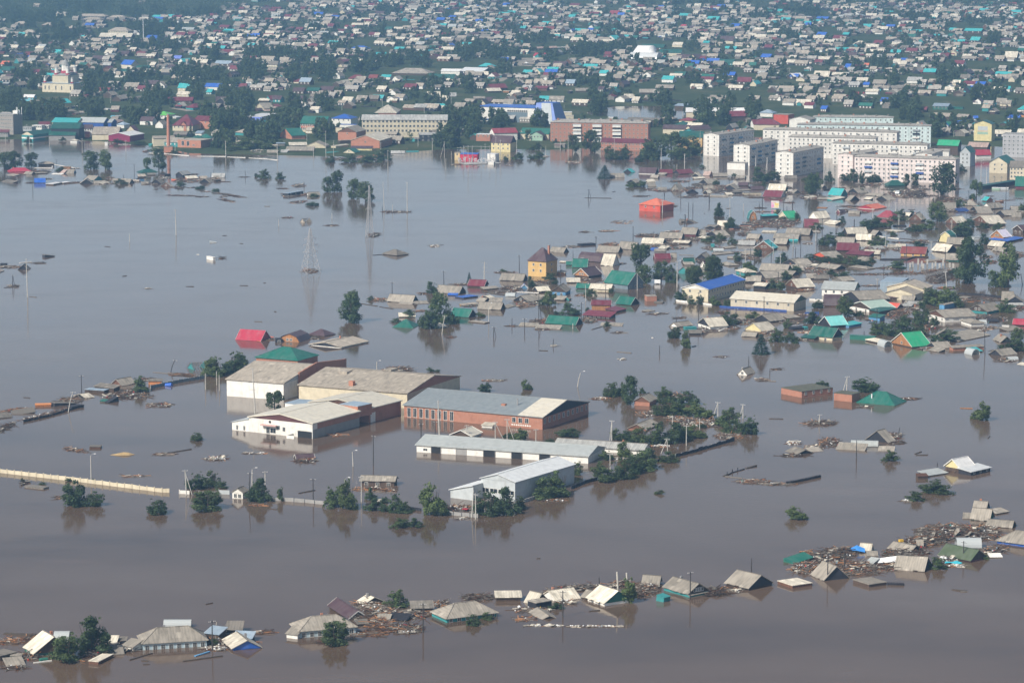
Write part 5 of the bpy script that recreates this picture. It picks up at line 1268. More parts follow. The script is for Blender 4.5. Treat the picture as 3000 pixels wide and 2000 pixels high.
s 1240 1075 1375 1098 .3 4 1 sl log
f 1318 918 1560 927 .4 9 2.6 sl log drk
s 1600 980 1975 903 .3 10 1.6 sl log
s 1535 1054 1905 1035 1.2 4 .4 sl brk
s 1770 1097 1885 1087 .5 5 1 tur log
f 1942 1120 2098 1146 .2 9 2.2 sl drk drk
f 2080 992 2232 987 .2 9 2.4 sl log drk
g 2215 782 2400 790 .6 7 2 red log
gm 45 565 250 570 .6 7 4.6 brn wod wod nb
g 18 376 405 393 3.2 13 2.9 mgr whi grn w4 solid | white house with a grey metal roof behind the dark barn | the grey-roofed white house
f 262 442 470 503 2.2 15 2.8 sl drk drk solid | large dark timber barn with a broad grey slate roof | the dark barn
f 765 352 1215 378 4.2 13 2.6 slt crm crm solid | broad hall with a patched tan roof beside the blue grey parapet | the patched tan roofed hall
f 745 420 1110 442 3.0 11 2.2 slt crm crm solid
k 695 292 948 302 6.0 18 .1 blg blg - | blue grey block with tall dark parapet behind the tan roofed hall | the blue grey block
s 770 477 1030 480 1 4 1.4 brn log
g 935 499 1090 508 1 5 1.6 sl log
f 330 562 615 616 1.6 13 2.7 pgm whi log w2 | pale green metal roofed house with a dark plank gable | the pale green roofed house
s 555 692 700 706 1.6 5 .8 grn sky_
s 690 640 900 600 1.6 6 .6 dgr log
g 750 587 890 602 1.2 6 1.9 rdo log
f 1235 650 1440 706 2.2 16 2.3 sl whi brn_ w3 | long slate roofed house with a brown plank gable and white walls | the brown-gabled long house
h 1615 734 1740 773 1.4 7 1 sl whi -
f 1695 614 1930 640 1.2 13 2.7 sl tea log w2
k 1600 472 1700 480 .3 5 .1 sl log
g 2090 502 2230 506 .4 6 3.6 sl wod
f 2145 524 2352 528 1 8 2.4 sl drk drk
s 2145 562 2352 560 .8 3 .6 slg tea
a 1840 778 1925 778 .3 4 1.6 film - - n=greenhouse
k 2105 800 2185 800 1.6 2 .1 whi whi
s 1950 745 2060 745 .6 4 .5 drk log
s 2170 862 2352 840 .2 6 1.0 sl log
s 1440 980 1500 985 .2 3 .4 gwd gwd
s 940 570 1060 575 .8 5 .4 slg log
s 1000 540 1170 548 .8 4 .6 slg log
f 1040 600 1120 610 .4 3 .6 slt log
g 1440 560 1585 528 2.2 3 .2 sl sky_
s 2270 1240 2352 1250 .1 3 .5 sll log
@M
h 1322 278 1515 292 7.6 11.5 6.0 brn yel - w2 r=2 e1 rl=1 zb=-2 wd=1.8 | tall yellow house with steep brown pyramid roof and brick chimney | the tall yellow house
g 1540 192 1685 201 .2 6 2.2 sl log drk
g 1048 469 1285 479 .4 8 2.8 sl log drk
g 735 524 905 531 .8 7 2.5 mar log drk | maroon roofed house with a dark gable and slate porch near a thin spruce | the maroon spruce-side house
s 900 560 1055 548 .5 4 .6 sl log
g 415 592 655 606 .3 8 3 sl log drk
s 540 616 640 618 .4 3 .5 blu drk
k 612 630 700 643 .6 9 .1 blu drk
s 215 705 360 700 .2 5 .6 sl log
g 820 674 905 682 .2 5 1.3 sl log
s 945 684 1078 686 .2 5 1.3 sl log
g 830 752 1065 763 .3 7 2.7 sl log drk
s 695 722 850 705 .2 3 .5 slt yel
s 1140 745 1225 720 .2 4 .4 sl log
f 1180 670 1335 686 .6 10 2.5 sl log drk w1
f 1555 584 1710 589 1.6 11 2.7 sl sky_ log w2
g 1430 582 1560 575 .8 7 1.8 sll log drk
g 1800 547 1950 552 .4 6 1.8 grn log
g 1930 554 2150 563 1.2 7 2 sll crm
g 2190 702 2345 716 .4 8 3 grn log drk
g 1950 714 2150 717 2.4 8 1.6 mar wod
s 1865 812 2145 834 .8 6 1.5 mar drk - w6
s 2200 778 2310 752 .9 6 .8 mar log
g 1500 894 1803 914 .3 8 3 grn drk drk | green metal gable roof with dark gable at the village's front water | the green front-water roof
s 1240 918 1420 925 .2 4 .8 sl log
s 1400 945 1650 952 .2 5 1 sl log
h -5 935 205 943 .1 10 3 grn log -
g 560 824 748 837 .3 8 3.1 grn log drk
s 440 940 545 925 .2 5 1 sll log
k 740 875 905 892 .4 4 .1 sl log
a 1110 628 1205 630 .3 3 1.4 film - - n=greenhouse
f 1258 554 1335 554 .1 3 2 blu log sky_
gm 1822 274 2045 293 .4 7 3.9 brn log whi nb
g 2045 324 2168 332 .2 8 5.4 sll whi whi | tall steep cream roof with white gable right of the brown gambrel | the tall steep cream roof
g 1765 344 1920 346 .4 8 3.7 grn whi grn
f 1778 418 1930 434 1.2 11 3.4 brn log wod w2 | brown metal roofed house with an orange wooden gable | the orange-gabled brown roof
f 1600 398 1700 400 1.0 6 .6 sll wod wod
s 1640 295 1760 298 .4 3 .3 sll log
g 1708 320 1785 320 .4 4 1.4 grn log
s 1710 490 1850 490 .6 5 1.4 sll log
s 1330 500 1480 540 .1 4 .4 sld log
s 60 830 230 828 .5 4 1.2 sll drk
s 2040 915 2260 922 .1 4 .7 sl log
s 1590 660 1690 665 .5 4 1.2 sl log
f 1690 655 1740 658 .6 3 .8 sl tea tea
f 850 640 960 650 .2 4 1 sll log
@HH
s 20 8000 21 8000 .1 .1 .1 sl log
'''.replace('@HH\ns 20 8000 21 8000 .1 .1 .1 sl log\n', '').replace('k 600 395 600.5 395 .1 .1 .1 sl log\n', '').replace('s 1380 460 1430 470 .2 .2 .2 sl log\n', '').replace('gm 45', 'm 45').replace('gm 1822', 'm 1822'))
ty = kid('tall yellow house')
MB().box(2.4, 3.3, .6, 1.5, 9, 14.6).build('chimney', MT('brk'), ty); MB().box(2.25, 3.45, .45, 1.65, 14.6, 14.9).build('chimney_cap', MATS['steel'], ty)
trees('''
K t 40 322 140 210 ; t 150 322 150 150 ; t 308 300 165 155 ; t 890 325 148 180 ; t 1035 325 138 160 ; t 1445 332 195 85 ; t 1562 337 150 145 ; b 590 345 305 90 ; b 1190 470 425 110 ; b 2120 545 518 75
AG b 1580 500 450 190 ; b 1200 440 355 150 ; b 1560 500 470 90
AC b 975 790 678 100 ; b 1125 965 855 140 ; b 1190 270 228 70 ; b 935 380 320 80 ; b 2050 850 760 60 ; b 1780 785 725 85 ; b 1860 865 820 90 ; b 745 150 110 80 ; b 1540 340 180 180 ; b 1700 320 190 190 ; b 2280 480 260 190 ; b 2200 330 270 160 ; b 1590 400 330 70
N s 745 917 795 160 ; t 430 662 490 130 ; t 610 662 455 200 ; t 555 560 385 190 ; b 1180 715 570 170 ; b 1230 735 560 220 ; t 1400 700 435 230 ; t 1580 690 508 230 ; b 1480 735 610 200 ; b 900 735 640 180 ; b 790 672 608 95 ; b 1085 755 690 90 ; b 1650 690 590 90 ; b 85 725 665 90 ; b 945 655 595 60 ; b 1010 1005 960 100 ; b 1090 1000 950 120 ; b 30 640 600 60
AD t 200 605 220 280 ; b 545 355 195 170 ; b 860 335 200 220 ; b 1030 355 150 190 ; p 1230 270 30 300 ; b 1420 362 225 280 ; b 1730 335 230 130 ; b 1880 305 258 150 ; t 2060 445 210 150 ; t 2220 435 200 190 ; b 1180 570 490 90 ; b 790 1160 1060 130 ; b 2165 985 925 80 ; b 1420 1195 1070 190 ; b 1250 1210 1130 160
AE t 760 600 15 560 ; t 1420 705 285 270 ; t 650 1140 760 380 ; b 1060 855 725 250 ; b 1100 150 30 180 ; b 1330 690 600 90 ; b 2310 950 800 150
Q t 1840 1115 680 330 ; t 1780 1060 690 200 ; t 2200 1150 740 250 ; t 2050 1145 985 120 ; b 420 742 622 145 ; b 540 702 655 90 ; b 570 642 608 105 ; b 890 742 660 120 ; b 950 745 675 110 ; b 830 572 490 150 ; b 905 560 458 105 ; b 1000 560 498 120 ; b 1150 492 400 150 ; b 1280 602 540 115 ; b 1390 582 500 150 ; b 1750 655 520 180 ; b 1805 562 468 100 ; b 1960 572 520 100 ; b 2090 577 520 95 ; b 1120 965 898 150 ; b 270 882 828 130 ; b 400 902 850 140 ; b 540 912 848 150 ; b 660 925 850 130 ; b 760 942 880 120 ; b 860 905 862 70 ; b 1330 742 708 120 ; b 1690 1032 970 110 ; b 310 572 520 100 ; b 1970 722 640 90 ; b 1740 640 545 130 ; b 570 1042 1000 130 ; b 460 1022 985 75 ; b 1075 640 605 80 ; b 2160 1100 960 120
P t 640 905 562 245 ; t 690 1012 830 200 ; t 860 1000 780 180 ; b 970 1010 830 120 ; t 1200 1030 815 190 ; t 1400 970 745 230 ; b 1475 305 190 85 ; b 1590 435 322 105 ; b 1810 872 805 155 ; b 2160 805 718 140 ; b 2290 900 840 110 ; b 1500 550 490 90 ; b 1380 575 525 160 ; b 1620 595 540 90 ; b 1880 730 640 80 ; b 1670 780 705 80 ; b 1770 1000 900 80 ; b 2180 975 900 80
R b 300 942 828 152 ; b 440 1057 892 122 ; b 370 512 402 150 ; b 490 555 470 70 ; b 590 557 455 85 ; b 770 572 480 115 ; b 905 577 510 95 ; b 1340 605 500 80 ; b 940 797 670 200 ; b 1190 722 650 125 ; b 1330 742 690 125 ; b 1480 992 850 140 ; b 1660 1002 885 145 ; s 1295 1125 905 225 ; b 1600 832 740 95 ; b 1890 782 670 165 ; b 1950 602 508 105 ; b 1440 372 280 125 ; b 1520 392 300 95 ; t 740 275 8 240 ; t 520 330 115 230 ; b 1170 165 88 165 ; b 1600 260 180 90 ; b 1690 200 120 110
S t 300 692 470 240 ; b 700 532 462 95 ; b 1290 560 400 220 ; b 1500 582 390 220 ; b 1390 575 420 200 ; b 1180 782 570 180 ; b 1610 592 500 100 ; b 700 902 780 220 ; b 900 932 730 270 ; b 1130 932 760 185 ; b 1330 802 710 90 ; b 1460 992 860 250 ; b 2140 652 520 160 ; t 2280 985 830 170 ; b 2200 1102 970 200 ; b 2330 1092 960 130 ; b 1000 760 690 120 ; b 460 690 640 100
M t 470 905 610 240 ; b 340 957 760 170 ; b 575 907 780 130 ; b 390 602 513 105 ; s 755 508 398 62 ; b 1545 472 410 100 ; b 1365 542 455 65 ; t 1545 722 585 140 ; b 1490 722 630 80 ; b 1760 817 730 180 ; b 1615 812 778 45 ; b 1950 632 570 100 ; b 870 832 795 80 ; b 1600 512 475 70 ; b 140 840 775 130 ; b 40 890 855 90 ; b 1095 395 368 60 ; b 2110 930 880 60 ; b 1920 772 740 30 ; b 2150 600 555 50
''')
poles('''
K w 1323 270 405 ; w 558 222 280 ; w 1637 285 362 ; w 1217 370 400 ; w 2075 350 395 ; w 2106 322 355 ; w 323 470 545 ; c 811 15 160 810 0 9 ; c 1240 35 148 ; c 290 10 90 ; w 487 40 75 487 0 9
N c 385 500 692 ; c 308 540 652 308 0 9 ; c 840 510 682 ; c 1100 560 702 ; x 1300 615 822 1300 ; x 1530 670 822 1532 ; c 1455 775 830 1455 0 9 ; c 883 232 318 ; c 1022 232 320 ; a 1095 225 310 1090 -40 ; c 690 205 290 ; a 1510 250 310 1505 20 ; c 1683 440 600
AC w 558 262 382 ; w 445 470 610 ; w 218 490 572 222 ; w 842 498 618 836 ; l 1122 570 850 1118 ; c 1307 640 745 1307 0 9 ; w 1568 545 705 1562 ; w 1522 630 708 1532 0 9 ; w 1860 612 750 ; w 1905 675 747 ; w 1976 595 682 1988 0 9 ; c 192 592 772 ; W 500 785 945 503 30 ; w 553 630 770 553 0 9 ; w 612 625 770 612 0 9 ; c 1478 0 168 ; a 1633 0 185 1635 -20 ; w 1012 215 260 1012 0 9 ; c 775 118 180 775 0 9 ; w 1112 280 390 ; w 770 770 780 770 0 9
AD w 740 225 360 ; c 1638 0 360 ; c 2142 0 430 ; w 682 815 1092 ; w 1022 1090 1215 1022 ; c 1390 870 1065 ; c 1710 680 850 ; c 1843 758 960 ; c 1903 1000 1212 ; w 135 640 960 ; w 1625 570 700 ; w 705 1080 1200
AE c 128 200 432 ; l 1500 5 360 1505 ; c 1615 55 462 1608 ; w 1993 390 835 ; w 1225 650 845 ; w 1778 665 940 ; w 347 980 1125 ; c 932 1100 1212 ; w 1268 525 700 1262 ; c 595 640 740 595 0 9
Q w 510 340 505 ; w 682 475 562 ; w 366 475 632 ; c 303 530 695 ; w 312 600 752 ; w 153 605 832 ; c 82 630 745 78 ; w 1193 725 935 ; c 990 610 752 ; c 1120 450 545 ; c 1642 480 562 ; w 1576 750 905 ; c 1437 690 800 ; c 907 1060 1135 ; c 1590 985 1145 1578 ; w 972 920 1010 ; w 500 500 620 ; c 2140 760 820 2140 0 9 ; w 2085 745 800 ; c 463 790 850 463 0 9
P l 1587 115 290 1584 ; c 870 130 268 ; w 1366 55 155 1364 ; w 893 50 110 888 ; w 1065 30 140 ; w 1148 155 265 1148 0 9 ; w 1193 155 265 1193 0 9 ; c 1730 165 245 1730 0 9 ; w 1930 90 245 ; w 2154 150 250 ; w 2250 130 190 2256 ; W 85 15 115 90 35 ; W 1105 275 405 1112 25 ; w 560 405 555 ; w 780 460 505 780 0 9 ; w 166 512 655 ; w 370 570 600 370 0 9 ; w 908 600 685 ; c 1750 640 830 1748 ; c 2050 620 700 2048 ; w 2024 570 770 ; c 2258 490 625 2252 ; w 1710 690 845 ; w 1846 740 810 ; w 2145 650 720 ; w 2282 630 705 ; c 1028 770 1060 1024 ; l 604 905 1090 603 ; w 1806 640 720 ; w 1890 550 590 1890 0 9 ; c 2120 690 870
R w 575 410 722 ; l 325 60 352 327 ; w 1327 460 642 1325 ; w 320 700 760 ; w 1005 600 702 ; w 127 1020 1115 127 0 9 ; w 1150 1145 1262 1150 0 9 ; w 1393 1290 1352 1393 0 9 ; w 1490 180 330 ; c 2072 90 162 ; w 2190 180 280 ; w 1508 80 150 ; c 1115 0 90 ; w 1215 0 60
S w 662 605 762 ; w 190 715 800 190 0 9 ; w 515 855 908 ; w 1905 855 1135 1892 ; w 668 250 332 670 ; c 1472 170 365 1440 ; w 305 480 530 305 0 9 ; w 788 195 260 ; w 655 510 545 655 0 9 ; w 1090 620 690 ; w 1850 870 900 1850 0 9 ; w 2340 200 330 2310
M w 507 378 512 502 ; x 902 290 465 905 ; w 1250 222 395 1246 ; w 1655 318 507 ; c 1573 305 430 ; l 1902 515 675 1900 ; w 2098 510 672 ; w 1860 690 790 ; l 947 705 882 945 ; a 480 815 1010 515 0 ; W 994 925 1030 998 30 ; w 1176 845 925 ; w 1300 845 960 ; w 1440 610 880 1440 ; w 1468 690 870 1445 ; w 1578 1050 1118 1586 ; w 2003 40 152 ; w 1777 185 240 1777 0 9 ; c 1870 248 330 ; c 1775 895 950 1775 0 9 ; w 1405 840 890
''')
debris('''
AF mix 400 215 120 18 30 .4 ; orange 700 150 100 16 24 .5 ; mix 1500 370 60 16 24 .4 ; dark 620 375 100 16 24 .4 ; mix 950 300 80 12 20 .4 ; mix 2180 290 60 30 30 .6 ; white 1450 92 100 8 20 .3 ; mix 2120 390 120 14 30 .3 ; mix 1350 385 100 14 24 .4 ; dark 860 160 150 20 40 .5
AG mix 1400 335 190 30 110 .7 ; dark 1180 340 90 26 40 .8 ; mix 250 345 150 24 50 .5 ; mix 1020 460 110 16 30 .3 ; dark 1180 485 70 12 16 .3 ; dark 1220 625 300 10 50 .25 .03 ; dark 1640 650 110 7 24 .25 ; mix 2090 600 260 9 50 .25 .15 ; mix 2060 640 70 10 20 .2 ; dark 2110 720 140 10 30 .25 .2 ; dark 1440 470 80 9 20 .2 ; dark 720 505 20 4 5 .1 ; white 1700 548 70 6 14 .2 ; dark 620 400 120 18 40 .5 ; white 880 270 120 30 30 .3 ; mix 1850 300 120 20 40 .6 ; dark 2070 355 90 8 16 .2 ; dark 1460 210 60 12 24 .4
AC mix 430 340 160 16 50 .3 ; mix 460 450 180 30 80 .6 ; mix 980 420 160 30 80 .7 ; mix 1200 300 120 24 50 .5 ; mix 230 465 160 16 40 .3 ; dark 1250 520 200 18 50 .5 ; mix 2250 560 150 24 60 .4 ; mix 1750 900 340 42 220 .6 ; mix 1300 990 200 30 80 .5 ; mix 2000 500 160 26 60 .5 ; orange 900 310 60 10 14 .3 ; dark 690 385 90 18 40 .6 ; dark 1480 560 120 10 24 .2 ; dark 1540 705 60 7 16 .3 ; white 820 490 60 10 14 .3 ; mix 1790 250 120 14 30 .4 ; mix 640 240 90 14 30 .5 ; dark 880 470 120 30 60 .8 ; mix 1500 360 150 18 40 .4
AD mix 160 670 170 26 60 .4 ; mix 1000 600 130 22 60 .6 ; mix 1350 410 170 18 70 .7 ; mix 2000 600 330 70 260 1.0 ; mix 2250 540 130 50 130 1.2 ; white 1490 400 180 14 50 .4 ; dark 830 930 120 26 50 .7 ; mix 1180 960 110 16 30 .4 ; white 640 630 110 14 24 .3 ; dark 520 520 80 16 30 .5 ; dark 1010 880 30 8 8 .2
AE mix 100 600 180 60 140 1.0 ; dark 290 600 130 60 160 2.2 ; mix 950 930 120 20 50 .5 ; mix 1350 960 150 24 60 .5 ; white 1400 840 60 20 20 .4 ; mix 450 630 140 16 50 .4 ; dark 2020 720 90 8 16 .2 ; mix 1690 640 40 10 10 .2
Q mix 900 770 120 26 80 .7 ; mix 1320 700 90 14 60 .5 ; orange 1500 890 110 14 40 .4 ; mix 360 1000 160 30 80 .5 ; mix 150 960 150 30 60 .5 ; dark 1500 1030 120 50 120 1.6 -.3 ; mix 1450 1000 120 30 60 .7 ; orange 1560 1155 60 10 24 .3 ; mix 1010 960 120 14 40 .4 ; dark 1190 705 200 8 50 .3 ; mix 880 1020 240 7 60 .3 ; orange 1220 1010 150 12 40 .5 ; orange 2020 900 80 16 30 .7 ; mix 2250 830 100 40 60 .8 ; mix 700 570 60 16 20 .4 ; mix 1120 780 60 16 30 .4
P mix 720 510 140 20 110 .6 ; orange 320 604 120 10 60 .8 ; mix 760 630 120 22 70 .6 ; mix 950 600 130 24 80 .6 ; mix 1200 545 100 18 50 .5 ; mix 1900 380 160 24 90 .5 ; mix 2120 400 160 30 110 .6 ; mix 1740 490 70 24 50 .6 ; mix 1300 460 60 18 30 .5 ; mix 1400 640 110 20 50 .4 ; mix 1600 690 200 14 60 .4 ; mix 1780 740 140 18 50 .5 ; mix 890 960 50 20 20 .4 ; mix 1290 770 90 20 50 .6 ; dark 1140 100 120 12 30 .3 ; mix 780 20 100 12 40 .4 ; mix 1600 60 140 16 40 .4 ; dark 1280 90 160 10 30 .3 ; dark 1570 220 20 6 6 .1 ; dark 1910 215 60 8 18 .3 ; dark 60 468 60 10 12 .3 ; orange 1840 415 140 14 40 .3
R mix 1090 760 90 26 70 .6 ; mix 920 830 120 14 50 .3 ; mix 1390 890 160 24 80 .5 ; orange 1800 385 110 18 70 .5 ; mix 860 650 70 16 40 .5 ; mix 640 860 100 12 30 .3 ; mix 1640 760 120 22 60 .5 ; dark 100 664 110 10 26 .3 ; dark 360 710 60 10 16 .4 ; mix 700 830 120 24 50 .4 ; mix 2030 150 180 24 60 .4 ; dark 840 1155 50 8 12 .3 ; dark 1470 1300 60 8 12 .2 ; mix 1760 960 100 16 30 .4 ; mix 1350 960 60 14 24 .4
S mix 900 660 130 60 190 1.4 -.1 ; mix 1000 570 130 30 80 .7 ; mix 1230 820 120 26 70 .6 ; mix 1800 690 200 20 60 .5 ; mix 2000 730 180 30 80 .5 ; mix 1250 1060 110 26 60 .4 ; dark 1400 250 140 60 160 1.5 -.2 ; orange 1500 370 100 14 50 .3 ; mix 1000 730 60 20 40 .5 ; mix 2300 600 60 30 40 .6 ; mix 2150 1200 120 20 40 .3 ; mix 1300 920 90 14 30 .4 ; dark 2080 1090 100 14 24 .3 ; mix 1840 860 40 10 16 .3 ; mix 600 730 60 14 24 .4 ; mix 760 500 80 16 40 .4
M mix 700 515 120 10 40 .4 ; mix 1320 705 130 24 80 .6 ; mix 1170 560 110 30 70 .5 ; mix 760 720 80 16 40 .4 ; dark 1430 510 110 30 100 .5 ; orange 1480 880 40 18 40 .7 ; dark 1410 880 50 14 30 .6 ; mix 1470 955 60 12 30 .4 ; mix 1930 870 80 26 50 .5 ; orange 1310 722 90 12 30 .3 ; mix 2200 770 80 20 40 .4 ; mix 2180 320 130 10 30 .3 -.1 ; white 420 138 50 14 30 .4 ; dark 310 605 50 10 16 .3 ; dark 1190 925 60 6 12 .2 ; orange 580 1035 25 10 8 .3 ; white 1600 1118 25 5 6 .2 ; white 2258 1253 20 8 8 .3 ; dark 2230 988 40 10 14 .2 ; orange 280 775 60 8 16 .3 ; mix 1000 590 120 14 40 .4 ; mix 1850 620 60 10 14 .3 ; mix 1260 690 40 14 20 .5
''')
logs('''
M gwd .5 2210 1178 2352 1190 ; bark .5 960 605 1100 622 ; frame .6 1220 590 1440 600 ; gwd .4 1960 960 2060 930 ; bark .4 1440 1165 1530 1168 ; bark .4 500 1012 545 1012
R bark .4 500 1042 545 1035 ; frame .9 810 860 860 850 ; bark .5 330 715 400 710 ; bark .5 1410 1295 1525 1305 ; frame .4 35 938 55 940 ; gwd .8 1040 735 1200 730
AE bark .5 2140 680 2330 690 ; frame .5 400 672 495 660 ; bark .4 70 903 210 903
P bark .4 340 45 370 40 ; bark .5 45 108 330 113 ; frame .6 1510 578 1620 572 ; gwd .5 1050 712 1200 718 ; gwd .6 1095 742 1215 740
Q frame .8 880 632 985 660 ; frame 1.0 1015 660 1125 672 ; bark .6 1125 668 1390 690 ; bark .6 940 868 1200 870 ; bark .5 650 1020 1180 1005 ; bark .5 1450 700 1700 712
AF frame .8 485 82 1010 86 ; frame .7 1040 12 1480 85 ; frame .7 1020 98 1040 12
AB frame .9 190 882 440 892 ; frame .9 440 892 810 926 ; frame .9 930 930 1370 938 ; frame .9 1390 942 1670 955 ; frame .9 1720 958 2005 972 ; frame .9 2010 974 2170 994
''')
fence('R', [(320, 522), (430, 535), (590, 552), (735, 570)], .8, 'whi', 'whi', 'low white garden wall in front of the blue roofed hall', 'garden_wall', 3.0, .2, .1, .1)
fence('R', [(820, 590), (1200, 612), (1590, 640)], .8, 'blw', 'blw', 'long low blue sheet fence in front of the cream roofed hall', 'sheet_fence', 3.0, .1, 0, .05)
fence('R', [(1800, 672), (1960, 668)], 1.1, 'blw', 'blw', 'short blue sheet fence right of the dark open shed', 'sheet_fence', 3.0, .1, 0, .05)
fence('R', [(1850, 512), (2005, 520)], .9, 'whi', 'whi', 'white wall between the cream hall and the brown gambrel house', 'garden_wall', 3.0, .15, .1)
fence('S', [(1600, 440), (1850, 452), (2090, 478)], .8, 'drk', 'drk', 'long dark board fence behind the slate roofed cottages at right', 'board_fence', 3.0, .1, 0, .1)
fence('Q', [(935, 878), (1200, 880), (1290, 850), (1385, 848)], .5, 'drk', 'drk', 'dark garden fence round the yellow walled house', 'board_fence', 2.5, .08, .15, .1)
fence('AD', [(1460, 1052), (1640, 1062), (1795, 1075)], .7, 'whi', 'whi', 'white fence under the dull red roof', 'picket_fence', 2.0, .08, .1)
# posts of an unfinished building, toppled truss, billboards, drifting oddments
for i, (x, y) in enumerate(((1230, 950), (1255, 948), (1310, 925), (1360, 960), (1400, 920), (1450, 965), (1480, 940), (1520, 965), (1555, 935), (1620, 950), (1655, 962), (1345, 945))):
    p = W3(*nat('Q', x, y)); o = MB().box(-.4, .4, -.4, .4, -2, 2.2 + (i % 3) * .35).build('concrete_column', MATS['concrete'], None, p)
    tag(o, None, 'column', 'columns of an unfinished building'); later(o, 'bare concrete column', *nat('Q', x, y))
tr = empty('toppled_truss', W3(*nat('S', 1230, 250)), .35); n = 9
a, b = lpt(tr, W3(*nat('S', 1235, 245), .4)), lpt(tr, W3(*nat('S', 1475, 178), 2.6)); m_ = MB()
for k in range(n):
    p, q = a.lerp(b, k / n), a.lerp(b, (k + 1) / n); u = Vector((0, 0, 1.5)); w = Vector((.2, 1.3, .2))
    for s0, s1 in ((p, q), (p + u, q + u), (p + w, q + w), (p, p + u), (p, q + u), (p + w, q + u), (p, q + w), (p + u, p + w)): m_.bar(s0, s1, .14)
m_.build('bracing', MATS['steel'], tr); tag(tr, 'toppled rusty lattice truss lying behind the tan roofed hall', 'truss')
def billboard(v, x0, x1, ytop, ybot, base, cols, label, nm='billboard'):
    s = VIEW[v][2]; u, vb = nat(v, (x0 + x1) / 2, base); m_ = PXM(vb) * s; w = (x1 - x0) / m_ / 2; z1 = (base - ytop) / m_; z0 = (base - ybot) / m_
    o = empty(nm, W3(u, vb), -.25)
    pm = MB()
    for i, (a, b, c, d, col) in enumerate(cols):
        pm.cur = i; pm.box(-w + 2*w*a, -w + 2*w*b, -.08 - .004 * i, .08, z0 + (z1 - z0) * c, z0 + (z1 - z0) * d)
    pm.build('board', [MATS[c[4]] if c[4] in MATS else MT(c[4]) for c in cols], o)
    for sx in (-.6, .6): MB().box(w*sx - .12, w*sx + .12, .1, .34, -2, z0 + .5).build('leg', MATS['steel'], o)
    tag(o, label, 'billboard'); LMK.append((u, vb - (base - ytop) / s, 'the ' + ('pink and yellow billboard' if nm == 'billboard' else 'blank white signboard')))
simple('print pink', (.75,.3,.5), .5); simple('print yellow', (.8,.62,.2), .5)
billboard('P', 2022, 2108, 138, 215, 225, ((0, 1, 0, 1, 'frame'), (.02, .35, .05, .55, 'print pink'), (.02, .25, .62, .8, 'print pink'), (.45, .97, .3, .7, 'print yellow'), (.4, .9, .06, .2, 'print yellow'), (.3, .6, .74, .8, 'plastic red')), 'pink and yellow printed billboard standing low in the flood')
billboard('P', 785, 850, 972, 1012, 1022, ((0, 1, 0, 1, 'plastic white'),), 'blank white signboard among trees by the water', 'signboard')

VILL = [(1700, 600), (2000, 640), (2300, 600), (2960, 640), (2980, 1000), (2450, 1000), (2100, 960), (1990, 820), (1560, 900), (1400, 840)]
def inpoly(x, y, P):
    c = False
    for (x1, y1), (x2, y2) in zip(P, P[1:] + P[:1]):
        if (y1 > y) != (y2 > y) and x < (x2 - x1) * (y - y1) / (y2 - y1) + x1: c = not c
    return c
lines = []; rv_ = random.Random(3)
while len(lines) < 46:
    x, y = rv_.uniform(1400, 2990), rv_.uniform(600, 1010)
    if inpoly(x, y, VILL): lines.append(f"{rv_.choice(('mix', 'dark', 'mix', 'pale'))} {x:.0f} {y:.0f} {rv_.uniform(12, 34):.0f} {rv_.uniform(2, 5):.1f} {rv_.randint(14, 50)} .35")
debris('NN ' + ' ; '.join(lines))
lines = []
for k in range(26):
    x, y = rv_.uniform(1840, 2960), rv_.uniform(545, 612)
    lines.append(f"{rv_.choice(('mix', 'dark', 'dark'))} {x:.0f} {y:.0f} {rv_.uniform(12, 32):.0f} {rv_.uniform(2, 4):.1f} {rv_.randint(14, 40)} .4")
debris('NN ' + ' ; '.join(lines))
